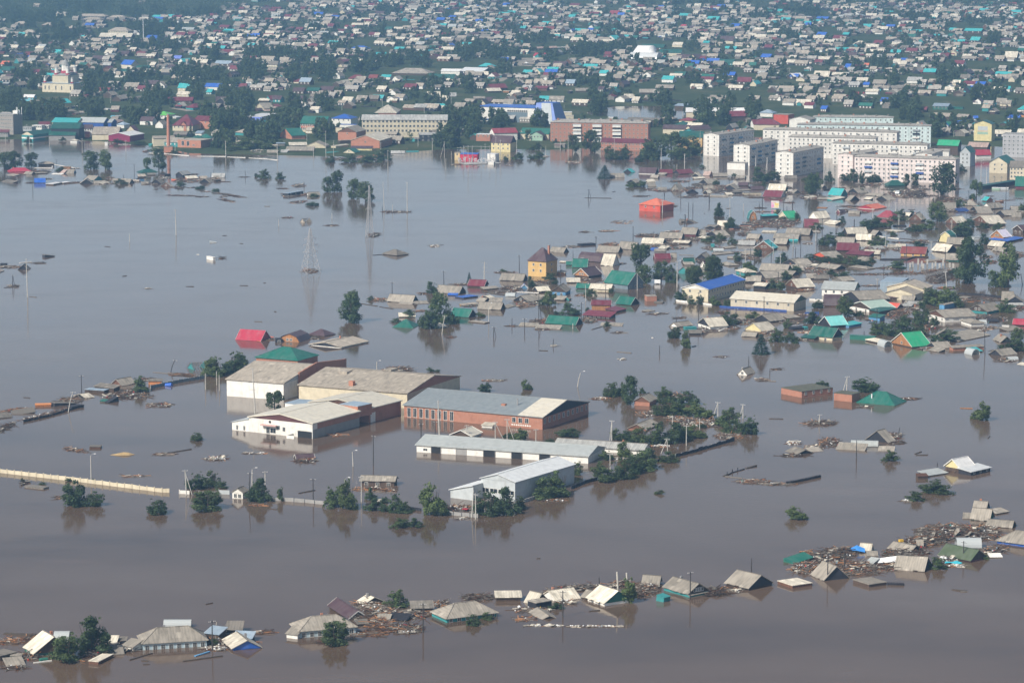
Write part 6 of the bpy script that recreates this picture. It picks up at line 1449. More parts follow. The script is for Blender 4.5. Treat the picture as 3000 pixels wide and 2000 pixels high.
# ---------------------------------------------------------------- the town along the far shore
rows('''
@AA
k -130 280 200 292 15.5 13 .2 slg bgy - w12 r=5 zb=0 n=office_block c=building | grey brick office block with masts on its flat roof at the left edge | the grey office block
s -40 562 130 562 4 8 1.3 mar gry - w4
f 318 597 508 606 4.6 27 2.5 dgr tea crm solid | teal shop with a white band and cream gable standing at the waterline | the teal shop
g 770 502 1215 505 8.5 18 3.6 dgr drk grb solid n=market_hall c=hall | large dark green roofed market hall in two tiers on the shore | the dark green market hall
s 735 608 1155 608 4 8 2.6 dgr gry
k 718 645 1110 650 1.3 4 .1 gry gry
g 1280 502 1415 502 7 8 2.5 brn whi - w3
g 1290 585 1370 585 3.4 5 1 red org
g 1400 590 1812 592 4.6 20 4.6 slt crm drk solid n=barn c=barn | large barn with a tan slate roof behind the maroon hall | the tan roofed barn
f 1648 604 1993 616 4.8 22 2.0 wht mrw mrw solid n=metal_hall c=hall | maroon sheet hall with a white ridged roof at the waterline | the maroon sheet hall
f 1920 545 2070 548 5 9 4 mar crm crm | cream gable fronted house with maroon roof behind the maroon hall
g 1190 408 1590 416 5 14 3.4 mgr blw blw solid | grey metal roofed hall with blue walls behind the green market
g 1640 412 1710 414 5 10 2.4 mgr blw blw
g 1690 375 1800 376 4 9 2.6 sl log
g 785 406 1185 416 5 14 3 tur crm crm solid
f 865 420 1090 424 4 6 1.8 cyn crm crm
g 590 442 770 440 4 8 1.8 mar whi
k 485 455 640 458 4 7 .1 wht whi - w5
k 650 455 745 457 3.5 7 .1 wht whi - w3
k 315 480 485 484 4 8 .1 slg lgr - w5
g 660 172 762 172 4 6 2 tur yel
g 775 134 925 136 5 7 2 tur yel - w2
f 838 102 975 116 6 8 3 tur pye pye w1
g 430 132 600 134 3 10 3.2 sl log
g 310 26 515 30 4.5 8 2.2 wht cyw - w3
g 20 40 125 42 3 7 2 sl pye
g 135 15 225 18 3 7 2.2 slt wor
g 1690 215 1820 216 3 8 2.8 sl mar
s 1690 240 1790 240 1.6 4 1 mar whi
k 2008 222 2270 220 4.5 10 .2 wht crm - w6
k 1540 200 1650 205 2 6 .1 wht whi
h 1065 688 1185 690 1.7 5 .9 sll whi -
k 1600 715 1650 715 2.5 3 .1 wht whi
g 1850 60 2030 32 3 9 3 sl log - w4
g 1780 420 1900 385 3 6 1.6 slp log
h 1900 450 2000 440 3.5 8 2 blg whi -
s 1200 262 1330 262 1.6 5 1 sl drk
s 1020 320 1060 320 1 4 1 sl drk
s 960 250 1180 240 1.8 7 1.2 sld drk
f 1090 275 1160 280 1.8 6 1.4 sld mar drk
s 1040 180 1210 165 2.4 3 .6 sll drk
g 1270 165 1330 165 2 6 1.8 sld log
g 1690 330 1755 330 2 6 1 cyn whi
k 1760 315 1930 300 1.4 3 .1 wht whi
@AB
h 245 296 470 302 4 16 2.4 lim whi - w4 | vivid lime green hip roof behind the brick chimney stack | the lime green roof
k 625 672 985 688 6.0 15 .3 slt orb - n=boiler_house c=building zb=-2 | orange brick boiler house with tall windows flooded at the shore | the brick boiler house
k 232 660 445 664 4.6 10 .3 slt crm - zb=-1
g 250 655 590 650 6 14 1.2 slt crm
h 540 457 865 462 5 24 7.4 mar crm - w5 | large maroon pyramid roofed building with an orange signboard | the maroon pyramid roof
g 862 378 1135 392 7.0 13 3.2 mar orb orb w2
f 660 454 765 457 5.2 4 2.6 mar orb orb
h 1135 574 1300 574 2.6 8 2.6 sl whi - w3
h 1500 560 1690 574 3 15 3 slt tea -
g 1440 673 1530 676 1.6 4 1.5 sl whi
s 885 575 1000 578 2.5 6 1.4 blg whi
g 560 598 770 600 2 9 2 sld log
s 770 580 790 600 1.6 4 1 sl log
h 830 650 1000 654 3 7 1.8 dgr log -
h 945 648 1140 650 3 8 2.6 grn whi -
g 1140 690 1330 700 1.6 8 2.4 sld log
g 465 80 860 82 4 10 2.8 mar log log w5 | long maroon roofed timber house with white windows among trees
h 868 190 1088 174 3 10 3 mar tea -
g 1215 92 1380 90 3 8 3.8 brn log
k 1640 324 1900 330 5.0 40 .4 wht whi - w5 solid | very large flat white roofed store with a dark right side wall | the large flat white roof
g 1885 443 2020 445 5 7 2.4 tur mar
g 1745 378 1890 382 5 9 2.2 blv whi
k 1650 718 1825 718 1.8 3 .1 wht whi - n=trailer c=trailer
k 2060 525 2190 525 2 3 .1 wht tea
f 1815 164 1948 198 3.5 9 3.6 sl crm crm w1
g 1855 232 1950 226 2 6 1.8 brn brn_
g 2010 792 2150 795 1.4 5 1.4 sl log
g 2000 870 2150 868 .4 5 1.5 sl log
g 2135 735 2270 735 2.4 5 .6 sl gwd
g 2280 835 2400 838 .8 5 2.2 sl whi
s 2205 870 2290 870 .4 4 1.6 slg log
g 1860 75 2030 78 3 8 1.6 sll log
g 2050 68 2190 60 3.5 8 3.4 mar tea - w3
s 1970 240 2090 235 1.6 5 1 slp log
s 2070 190 2150 190 1.6 5 1 slp log
s 2145 170 2230 165 1.6 6 1.6 mar log
g 2170 262 2352 262 2 6 1.6 sl log
s 610 335 690 325 2 6 .6 wht whi
s 880 470 1000 465 2.2 5 .6 wht whi
k 180 740 230 742 1.3 6 .1 tur tea
k 1095 690 1150 695 4.6 2.5 .1 brk orb
@L
g 935 374 1190 380 7.5 16 5 grn crm lgr w14 r=2 wh=1.9 n=green_roofed_shop c=building solid | cream two-storey building with a green roof and red letters between its window rows | the red-lettered building
h 1240 325 1440 330 7 16 3 blu whi - w4 | white building with a bright blue metal roof behind the brick gables | the blue roofed white building
k 1290 385 1480 388 5 6 .2 blu whi
f 1303 457 1495 462 7.2 21 3.6 sl orb brn_ w1 solid | two-storey orange brick building with a dark attic gable | the two-storey brick building
f 1430 540 1725 546 6.0 34 3.8 sll orb orb w1 e8 solid | long orange brick building with a cream slate roof and brick gable | the long brick gabled building
g 1540 341 2390 342 13.5 14 3.4 slg crm whi w22 r=3 rs=3.4 solid ww=1.6 wh=1.8 zb=-1 n=school c=school | long white three-storey school with a grey roof behind trees | the long white school
h 1670 272 1890 273 6.5 36 5 sll brk - cap
g 800 642 1075 644 1.4 7 2.6 sl log drk
f 985 595 1190 598 2.2 12 3 sl crm crm
s 830 592 1010 590 2 8 1.6 sll gwd
f 1355 658 1478 663 1 9 2.5 grn crm crm w1 | small green roofed cottage with a pale gable at the waterline
s 1430 618 1650 620 2.2 5 1.2 brn pye
g 630 608 715 608 1.5 6 1.6 slt whi
g 610 662 715 664 .5 5 1.5 sl log
g 700 572 790 572 2.6 5 .5 blg gwd
s 750 662 805 664 .4 4 1.8 slg log
k 390 582 505 583 1.9 3 .1 wht whi
f 732 477 853 497 3.6 12 4.6 grn orb orb w1 | brick gabled house with a steep dark green roof among trees | the green-roofed brick gable
s 1985 655 2110 652 .3 3 .3 tur tea
g 1830 668 1970 668 .3 5 1.5 slg log
g 2115 489 2290 487 5.3 9 1.4 slg drk drk w3 r=2 | dark two-storey timber house with white windows at the shore | the dark two-storey house
k 1285 415 1350 418 5 4 .1 sl crm
g 1290 600 1420 585 2 5 .6 sll crm
s 1210 665 1340 655 .5 3 .3 tea tea
k 1330 545 1450 540 3 4 .4 sl log
@Z
k 845 862 1065 864 5 12 .3 blu rdp - n=substation_building c=building zb=-1 | red-walled substation building with a blue roof standing in water | the red substation building
k 775 845 845 845 5 7 .2 sl pye - w1 zb=-1
k 1185 858 1285 862 5 7 .2 wht whi - zb=-1
k 1195 958 1270 960 2 3 .1 wht whi - zb=-1 n=equipment_box c=box
k 925 990 1365 975 .35 14 .1 cnc cnc - zb=-1 n=concrete_pad c=platform
g 1225 716 1480 724 6.4 12 4.6 brn pye log w4 r=2 solid | pale yellow two-storey house with a purple brown roof on the shore | the pale yellow shore house
k 1045 615 1225 617 5.6 10 .2 wht orb - w3 zb=0
g 1270 602 1575 594 6 12 3.2 rdm whi whi
g 1590 602 1960 612 5 14 3.6 grn crm grn solid
f 1712 624 1885 628 4.6 14 2.6 brn pgn pgn w4 r=1 | pale green carved timber house with four windows by the brick block | the pale green timber house
g 430 202 600 202 2 9 8 sll crm crm
k 1960 338 2250 338 4 8 .2 wht crm
k 2028 748 2105 750 2.4 5 .1 mar gwd
g 1010 165 1160 165 2.6 7 1.6 sl log
f 1065 232 1165 235 2.4 10 3.6 brn crm crm w1
g 1170 205 1290 205 2.6 8 3.6 brn log
g 885 200 1010 205 3 8 2 sl log
g 1830 180 1955 182 3.4 9 3 tur whi - w3
g 1955 182 2145 184 3.4 9 3 sl whi - w3
g 1195 75 1370 70 3 9 2.4 sll log
g 1235 40 1445 32 3.5 10 3.6 mar log
k 1380 70 1460 72 3 5 .2 sll wod
g 255 275 410 280 4 10 2.6 slg log
g 620 195 700 195 2 7 4.4 sll whi
g 700 140 800 140 2 7 3 slg log
g 790 250 920 250 2 8 2.2 grn log
@N
h 203 364 1178 377 14.5 14 2.0 slw brk - w24 r=5 rs=2.75 wd=1.9 rl=60 zb=-1 n=apartment_block c=apartments | long five-storey red brick apartment block with white balcony stacks | the red brick apartment block
g 700 557 1178 572 5.5 13 2.4 mar brk brk w14 r=2 rs=2.9 solid zb=-1 n=kindergarten c=building | two-storey brick building with a long maroon roof in front of the brick block | the long maroon roof
g 1465 510 1710 514 6 14 3.8 dgr yel yel w5 | yellow building with a dark green roof left of the white panel blocks | the yellow building
f 1490 462 1640 466 7 5 2.6 dgr tea tea
g 1310 428 1580 434 5 10 2.8 brn crm
g 1600 440 1800 430 5 10 2.8 brn crm
g 1545 405 1690 410 5 10 2.6 sll crm
h 1470 345 1610 350 4 11 2 rdm crm -
h 1420 390 1560 395 4 11 2.6 dgr crm -
g 1540 263 1870 265 4 14 3 wht crm crm
g 1975 308 2160 304 5 9 4 mar log
g 1980 252 2130 250 4 10 2 wht crm
g 2205 380 2352 378 4 10 3 mar whi
g 960 335 1280 345 5 10 1.4 sld log
k 245 576 355 578 3 6 .1 sl gwd
h 1300 325 1420 330 3 8 2 sl log -
g 2100 255 2180 250 3 7 2 sll crm
k 205 300 440 300 3.5 8 .2 sll crm
k 775 315 858 316 2.4 5 .1 wht whi
h 2260 270 2400 275 4 10 2.4 blg whi -
s 1425 200 1550 205 2.4 8 1.4 blg log
f 1625 195 1700 200 3 9 4.2 tur pye pye
g 1765 135 1930 140 3 10 3.2 sl grn
g 935 128 1030 128 4 9 3.4 sll blw
g 1060 200 1070 200 .5 1 .1 sl log
g 1855 165 1990 168 2.6 9 2.4 sl log
g 1085 72 1240 72 3 10 2.8 sl log
g 1240 25 1420 28 3.6 10 2.6 sl log
g 455 55 590 55 2.6 9 2.2 sl log
g 550 160 630 160 2.6 7 2 mar whi
g 2150 135 2260 138 2.6 8 2.8 sl log
@O
f 138 217 253 223 15.0 50 1.0 slw pw pw w2 e12 r=5 rs=2.75 wd=2.2 solid zb=-2 n=apartment_block c=apartments | white panel apartment block with a dark shaded side, furthest left of three | the leftmost white panel block
f 345 291 465 296 13.8 50 1.0 slw pw pw w2 e12 r=5 rs=2.75 wd=2.2 solid zb=-2 n=apartment_block c=apartments | white panel apartment block in the middle of three stepped ones | the middle white panel block
f 635 341 765 347 15.5 50 1.0 slw pw pw w2 e12 r=5 rs=2.75 wd=2.2 solid zb=-2 n=apartment_block c=apartments | white panel apartment block nearest the flooded cottages, with a blank end wall | the nearest white panel block
k 305 416 430 420 4.4 8 .2 slw whi - zb=-1
f 1064 356 1176 362 15.5 36 1.0 slw pk pk w2 r=5 rs=2.75 wd=2 solid zb=-2 n=apartment_block c=apartments | pinkish end wing joined behind the long front apartment block
h 1178 372 1885 394 15.3 13 1.2 slw pk - w22 r=5 rs=2.75 wd=2 rl=60 zb=-2 n=apartment_block c=apartments | long pale pinkish five-storey apartment block standing in front water | the long pinkish apartment block
h 1030 279 1690 294 14.5 13 1.2 slw pw - w20 r=5 rs=2.75 wd=2 rl=55 zb=-1 n=apartment_block c=apartments | long white apartment block directly behind the pinkish one | the second long white apartment block
h 725 236 1335 248 14.5 13 1.2 slw pw - w20 r=4 rs=2.75 wd=2 rl=55 zb=-1 n=apartment_block c=apartments | long white apartment block with blue-lined balconies, third from the front
h 548 185 1480 206 14.5 13 1.2 slw pw - w22 r=4 rs=2.75 wd=2 rl=70 zb=0 n=apartment_block c=apartments | very long white apartment block, fourth from the front
h 785 152 1715 163 14.5 13 1.2 slw pt - w24 r=5 rs=2.75 wd=2 rl=70 zb=0 n=apartment_block c=apartments | long pale green apartment block with its right end in full view
h 895 100 1455 106 10 13 1.2 slw pt - w16 r=3 rs=2.75 wd=2 rl=44 zb=0 n=apartment_block c=apartments | short pale green apartment block rearmost of the group
f 730 115 880 120 10 14 2.2 slw whi whi
f 1600 352 1722 356 14 30 1.0 slw pw pw solid zb=-1 n=apartment_block c=apartments | white apartment block seen mostly as roof behind the pinkish block's right end
f 2003 147 2133 151 13 11 2.4 dgr pye pye solid zb=0 n=tower_block c=apartments | yellow end-wall tower block with a pale wall painting and green roof | the yellow painted tower block
k 2205 216 2420 222 16 13 .3 slg pg - w7 r=5 wd=2 zb=-1 n=apartment_block c=apartments | grey panel apartment block at the right edge of the picture | the grey panel block
f 1905 346 1985 349 9 13 4 dgr lgr lgr w2 r=3 rs=2.6
f 2108 416 2240 421 6.6 20 4 grn crm crm w2 r=2 solid zb=-1 | cream two-storey building with paired windows and green roof in the water | the cream two-storey building
g 2250 446 2420 450 8 10 3.6 sld crm crm w7 r=3 rs=2.4 zb=-1
k 625 82 728 86 8 12 .2 sl rdo - zb=0 | plain orange red box-shaped building behind the white apartment blocks | the orange red box building
h 485 152 668 154 5 12 4 mar crm -
g 1960 305 2100 310 2.5 10 3 slp log
g 2020 365 2130 362 2.5 8 3.4 red whi
g 1750 295 1900 300 4 10 3.6 bgr log
g 1600 330 1840 335 9 8 1 slw whi
g 1720 25 1830 28 4 14 2 blg grn - w4
g 1605 50 1680 52 3 8 2.4 mar log
g 1700 95 1850 100 3 10 2.6 slt log
g 1880 100 1960 104 2.4 9 2.2 sl log
h 1850 145 1930 148 2.2 8 2 sl log -
f 1720 155 1790 160 2.4 9 2.6 sl log drk
g 2225 105 2320 108 2.4 8 2 blu whi
g 2005 112 2040 112 2.4 7 2 blu whi
g 2235 150 2290 130 2 6 1.4 tur log
f 2300 85 2360 88 3 9 3 slt wod drk
g 1830 30 1930 35 2.6 3 .3 dgr grn
@AE
s 1530 438 2215 330 2.4 3 .4 dgr drk solid n=covered_walkway c=walkway
k 1715 470 1880 474 1.2 4 .1 wht pgn
k 1885 474 2050 476 1.2 4 .1 wht lgr
g 2170 438 2450 444 1.4 10 5.6 grn mar - solid
'''.replace('g 1060 200 1070 200 .5 1 .1 sl log\n', ''))
# balcony stacks of the brick block, lettering, chimney stack, wall painting, masts
bb = kid('long five-storey red brick')
for x0, x1 in ((445, 525), (640, 730), (840, 925)):
    a_, b_ = lpt(bb, W3(*nat('N', x0, 450), 8)).x, lpt(bb, W3(*nat('N', x1, 450), 8)).x
    for r_ in range(5): MB().box(a_, b_, -7.6, -6.72, 13.6 - 2.75 * r_ - 2.2, 13.6 - 2.75 * r_ - .9).build('balcony', MT('whi'), bb); MB().box(a_, b_, -7.5, -6.72, 13.6 - 2.75 * r_ - .88, 13.6 - 2.75 * r_ - .1).build('balcony_glazing', MATS['glass'] if r_ % 2 else MT('lgr'), bb)
for nm, cols in (('long pale pinkish five', ('whi', 'blw', 'lgr')), ('long pale green apartment', ('lgr', 'drk', 'whi')), ('long white apartment block directly', ('lgr', 'whi'))):
    ob = kid(nm); hx_ = max(v.co.x for c in ob.children if c.name.startswith('wall') for v in c.data.vertices); hy_ = max(v.co.y for c in ob.children if c.name.startswith('wall') for v in c.data.vertices)
    for q_, fx in enumerate((-.72, -.2, .3, .78)):
        for r_ in range(4): MB().box(fx * hx_ - 2.4, fx * hx_ + 2.4, -hy_ - .9, -hy_ - .02, 13.2 - 2.75 * r_ - 2.2, 13.2 - 2.75 * r_ - 1.1).build('balcony', MT(cols[(q_ + r_) % len(cols)]), ob)
for nm in ('white panel apartment block with a dark', 'white panel apartment block in the middle', 'white panel apartment block nearest'):
    ob = kid(nm); hx_ = max(v.co.x for c in ob.children if c.name.startswith('wall') for v in c.data.vertices); hy_ = max(v.co.y for c in ob.children if c.name.startswith('wall') for v in c.data.vertices)
    for fx in (-.75, -.3, .2, .65):
        for r_ in range(4): MB().box(fx * hx_ - 2.2, fx * hx_ + 2.2, -hy_ - .9, -hy_ - .02, 12.6 - 2.75 * r_ - 2.2, 12.6 - 2.75 * r_ - 1.1).build('balcony', MT(random.choice(('whi', 'lgr', 'grb', 'sky_'))), ob)
for ob in [o for o in bpy.data.objects if o.name.startswith('apartment_block')]:                              # small vents and pipes on the long roofs
    rf_ = [c for c in ob.children if c.name.startswith('roof')][0]; hx_ = max(v.co.x for v in rf_.data.vertices); zt = max(v.co.z for v in rf_.data.vertices)
    for q_ in range(int(hx_ / 4)):
        x_ = -hx_ * .85 + 1.7 * hx_ * q_ / max(1, int(hx_ / 4) - 1); y_ = random.choice((-2.2, 2.0)); MB().box(x_ - .6, x_ + .6, y_ - .6, y_ + .6, zt - .6, zt + .65).build('roof_vent', MT(random.choice(('sld', 'brk', 'gry'))), rf_)
sg = kid('cream two-storey building with a green roof and red')
fc = bpy.data.curves.new('lettering', 'FONT'); fc.body = 'МЕРКУРИЙ'; fc.size = 2.1; fc.align_x = 'CENTER'; fc.align_y = 'CENTER'; fc.extrude = .05; fc.space_character = 1.35; fc.offset = .04
fo = bpy.data.objects.new('lettering', fc); COL.objects.link(fo); bpy.context.view_layer.update()
fmesh = bpy.data.meshes.new_from_object(fo.evaluated_get(bpy.context.evaluated_depsgraph_get())); bpy.data.objects.remove(fo)
fmesh.materials.clear(); fmesh.materials.append(MATS['sign red'])
xs_ = lpt(sg, W3(*nat('L', 1055, 415), 4.2)); wy_ = min(v.co.y for c in sg.children if c.name.startswith('wall') for v in c.data.vertices)
link('lettering', fmesh, sg, (xs_.x, wy_ - .07, 4.72), (math.pi / 2, 0, 0))
for q_, (c_, z_) in enumerate((('print yellow', 3.6), ('plastic red', 2.2))):
    mp_ = kid('large maroon pyramid'); qq = lpt(mp_, W3(*nat('AB', 715, 480), 3.6)); MB().box(qq.x - 3.4, qq.x + 3.4, qq.y - 1.5, qq.y - 1.3, z_, z_ + 1.1).build('signboard', MATS[c_], mp_)
cs_p = W3(*nat('AB', 492, 868)); cs = empty('chimney_stack', cs_p)
MB().tube([(0, 0, 4), (0, 0, 12), (0, 0, 26.2)], [1.3, 1.15, .95], 18).build('shaft', MT('orb'), cs); MB().box(-3, 3, -2.6, 2.6, -2, 4).build('plinth', MT('orb'), cs); MB().box(-3.2, 3.2, -2.8, 2.8, 4.003, 4.3).build('plinth_cap', MT('slt'), cs); MB().tube([(0, 0, 26.2), (0, 0, 26.7)], [1.1, 1.05], 18).build('crown', MATS['steel'], cs)
tag(cs, 'tall orange brick chimney stack standing in water by the boiler house', 'chimney stack'); LMK.append((*nat('AB', 492, 560), 'the tall brick chimney stack'))
ts = kid('teal shop with a white band'); xf = min(v.co.x for c in ts.children if c.name.startswith('wall') for v in c.data.vertices); hy_ = max(v.co.y for c in ts.children if c.name.startswith('wall') for v in c.data.vertices); hx_ = -xf
MB().box(xf - .05, xf - .01, -hy_, hy_, 1.7, 2.7).build('white_band', MT('whi'), ts); MB().box(xf, hx_, -hy_ - .05, -hy_ - .01, 1.7, 2.7).build('white_band', MT('whi'), ts)
bh = kid('orange brick boiler house'); hy_ = max(v.co.y for c in bh.children if c.name.startswith('wall') for v in c.data.vertices)
for x_ in (710, 815, 930): window(bh, lpt(bh, W3(*nat('AB', x_, 740), 3)).x, -hy_ - .012, 3.4 if x_ < 900 else 2.4, 0, 2.2, 3.4 if x_ < 900 else 1)
tb = kid('yellow end-wall tower'); xf = min(v.co.x for c in tb.children if c.name.startswith('wall') for v in c.data.vertices)
pm_ = MB(); pm_.box(xf - .03, xf - .01, -3.6, 3.6, 8.2, 11.2); pm_.cur = 1; pm_.box(xf - .03, xf - .01, -3.9, 3.9, 5.4, 7.2); pm_.cur = 2; pm_.box(xf - .035, xf - .012, -3.9, 3.9, 7.5, 7.9); pm_.build('wall_painting', [MT('lgr'), MT('pgn'), MT('pin')], tb)
ob_ = kid('grey brick office block')
for q_ in range(6): MB().bar((7 + q_ * .9, -1 + (q_ % 3) * 1.5, 15), (7 + q_ * .9, -1 + (q_ % 3) * 1.5, 18.5 + (q_ % 2) * 2), .3).build('antenna_mast', MATS['plastic white'], ob_)
MB().box(6, 10, -1.5, 2, 15.7, 18).build('roof_hut', MT('whi'), ob_)
sh = empty('sports_hall', W3(*nat('Z', 1480, 480), 0), R(-22)); 
MB().box(-26, 20, 0, 22, 0, 12.5).build('wall', MT('whi'), sh); MB().box(-26.5, 20.5, -.5, 22.5, 12.5, 13.2).build('roof', MT('blu'), sh); MB().box(-4, 14, -.25, -.02, 1, 9).build('glazed_front', MT('grb'), sh); MB().box(-26, -10, -.2, -.02, 2, 3.2).build('trim', MT('blu'), sh)
MB().add([(20.6,-4,0),(40,-4,0),(40,20,0),(20.6,20,0),(20.6,2,16.5),(34,2,16.5),(34,18,16.5),(20.6,18,16.5)], [(0,3,2,1),(4,5,6,7),(0,1,5,4),(1,2,6,5),(2,3,7,6),(3,0,4,7)]).build('slanted_wing', MT('blu'), sh)
MB().add([(27,-4.1,.3),(36.5,-4.1,.3),(32.5,1.9,16.55),(25,1.9,16.55)], [(0,1,2,3)]).build('white_stripe', MT('lgr'), sh)
for k_ in range(10): window(sh, -2 + k_ * 1.7, -.27, 9.9, 0, 1.3, 1.6)
tag(sh, 'white and blue sports hall with a slanted blue wing', 'sports hall'); LMK.append((*nat('Z', 1600, 400), 'the blue and white sports hall'))
yd = empty('transformer_yard', W3(*nat('Z', 1050, 975), .36), R(-8)); eq = MB(); rr_ = random.Random(5)
for k_ in range(60):
    x_, y_ = rr_.uniform(-13, 12), rr_.uniform(-3, 9); h_ = rr_.uniform(1, 3.6); eq.bar((x_, y_, 0), (x_, y_, h_), .16); eq.box(x_ - .35, x_ + .35, y_ - .3, y_ + .3, h_ - .7, h_)
    if k_ % 3 == 0: eq.bar((x_, y_, h_), (x_ + rr_.uniform(-3, 3), y_ + 1, h_ + .2), .12)
eq.build('equipment', MATS['steel light'], yd); pt_ = MB()
for x_ in (-10, -4, 2, 8): pt_.bar((x_, 8, 0), (x_, 8, 11), .3); 
pt_.bar((-10, 8, 10.4), (8, 8, 10.4), .25); pt_.build('gantry', MATS['steel'], yd); tag(yd, 'transformer yard of pale switchgear and gantries beside the red substation building', 'substation')
# church: cream walls, dark roofs, drums with onion-less caps and red-white turrets
cp = W3(*nat('T', 640, 930)); cu = empty('church', (cp.x, cp.y + 12, .8), R(-24)); LMK.append((*nat('T', 650, 800), 'the church'))
MB().box(-19, 13, -10, 10, 0, 8.5).build('wall', MT('crm'), cu); MB().box(-19.4, 13.4, -10.4, 10.4, 8.5, 8.9).build('roof', MT('blg'), cu)
MB().box(-9, 7, -9, 9, 8.9, 15.5).build('upper_wall', MT('crm'), cu); MB().ext([(-9.4, 15.5), (9.4, 15.5), (0, 18.5)][::1], -9.4, 7.4).build('roof', MT('slg'), cu)
def turret(x_, y_, z_, r_, h_):
    t_ = MB().tube([(x_, y_, z_), (x_, y_, z_ + h_)], [r_, r_], 10).build('turret', MT('whi'), cu); MB().tube([(x_, y_, z_ - .1), (x_, y_, z_ + h_ * .3)], [r_ * 1.35, r_ * 1.25], 8).build('turret_base', MT('red'), t_)
    MB().tube([(x_, y_, z_ + h_), (x_, y_, z_ + h_ + r_ * .8), (x_, y_, z_ + h_ + r_ * 1.5)], [r_ * 1.1, r_ * .7, .1], 10).build('cap', MT('slg'), t_)
turret(-1, 0, 17.2, 3.4, 7)
for x_, y_ in ((-6.5, -6), (5, -6), (-6.5, 6), (5, 6)): turret(x_, y_, 15.6, 1.6, 6)
for x_, y_ in ((-17, -8.5), (11, -8.5)): turret(x_, y_, 8.9, 1.1, 4)
for x_ in (-16, -12, -5, 1, 10): window(cu, x_, -10.02, 4.6, 0, 1.3, 3.6)
tag(cu, 'cream church with red and white turrets rising among dark trees', 'church')
dm = empty('dome_hall', (*W3(*nat('W', 1440, 530))[:2], .8), R(-20))
MB().tube([(-15, 0, 0), (15, 0, 0)], [8.5, 8.5], 24).build('shell', MT('mlg'), dm); MB().tube([(-15, 0, 3.2), (-9, 9, 7.2), (4, 9, 7.2), (9, 2, 3.2)], [2, 8.2, 8.2, 2], 20).build('shell', MT('wht'), dm)
tag(dm, 'white arched hangar with a bright rounded roof among the houses', 'hall'); LMK.append((*nat('W', 1420, 470), 'the white arched hangar'))
mast = empty('tall_mast', (*W3(*nat('T', 1412, 395))[:2], .8)); MB().tube([(0, 0, 0), (0, 0, 24)], [.5, .35], 8).build('pole', MATS['plastic white'], mast); tag(mast, 'tall thin white mast beside the blue shed in the upper left', 'mast')
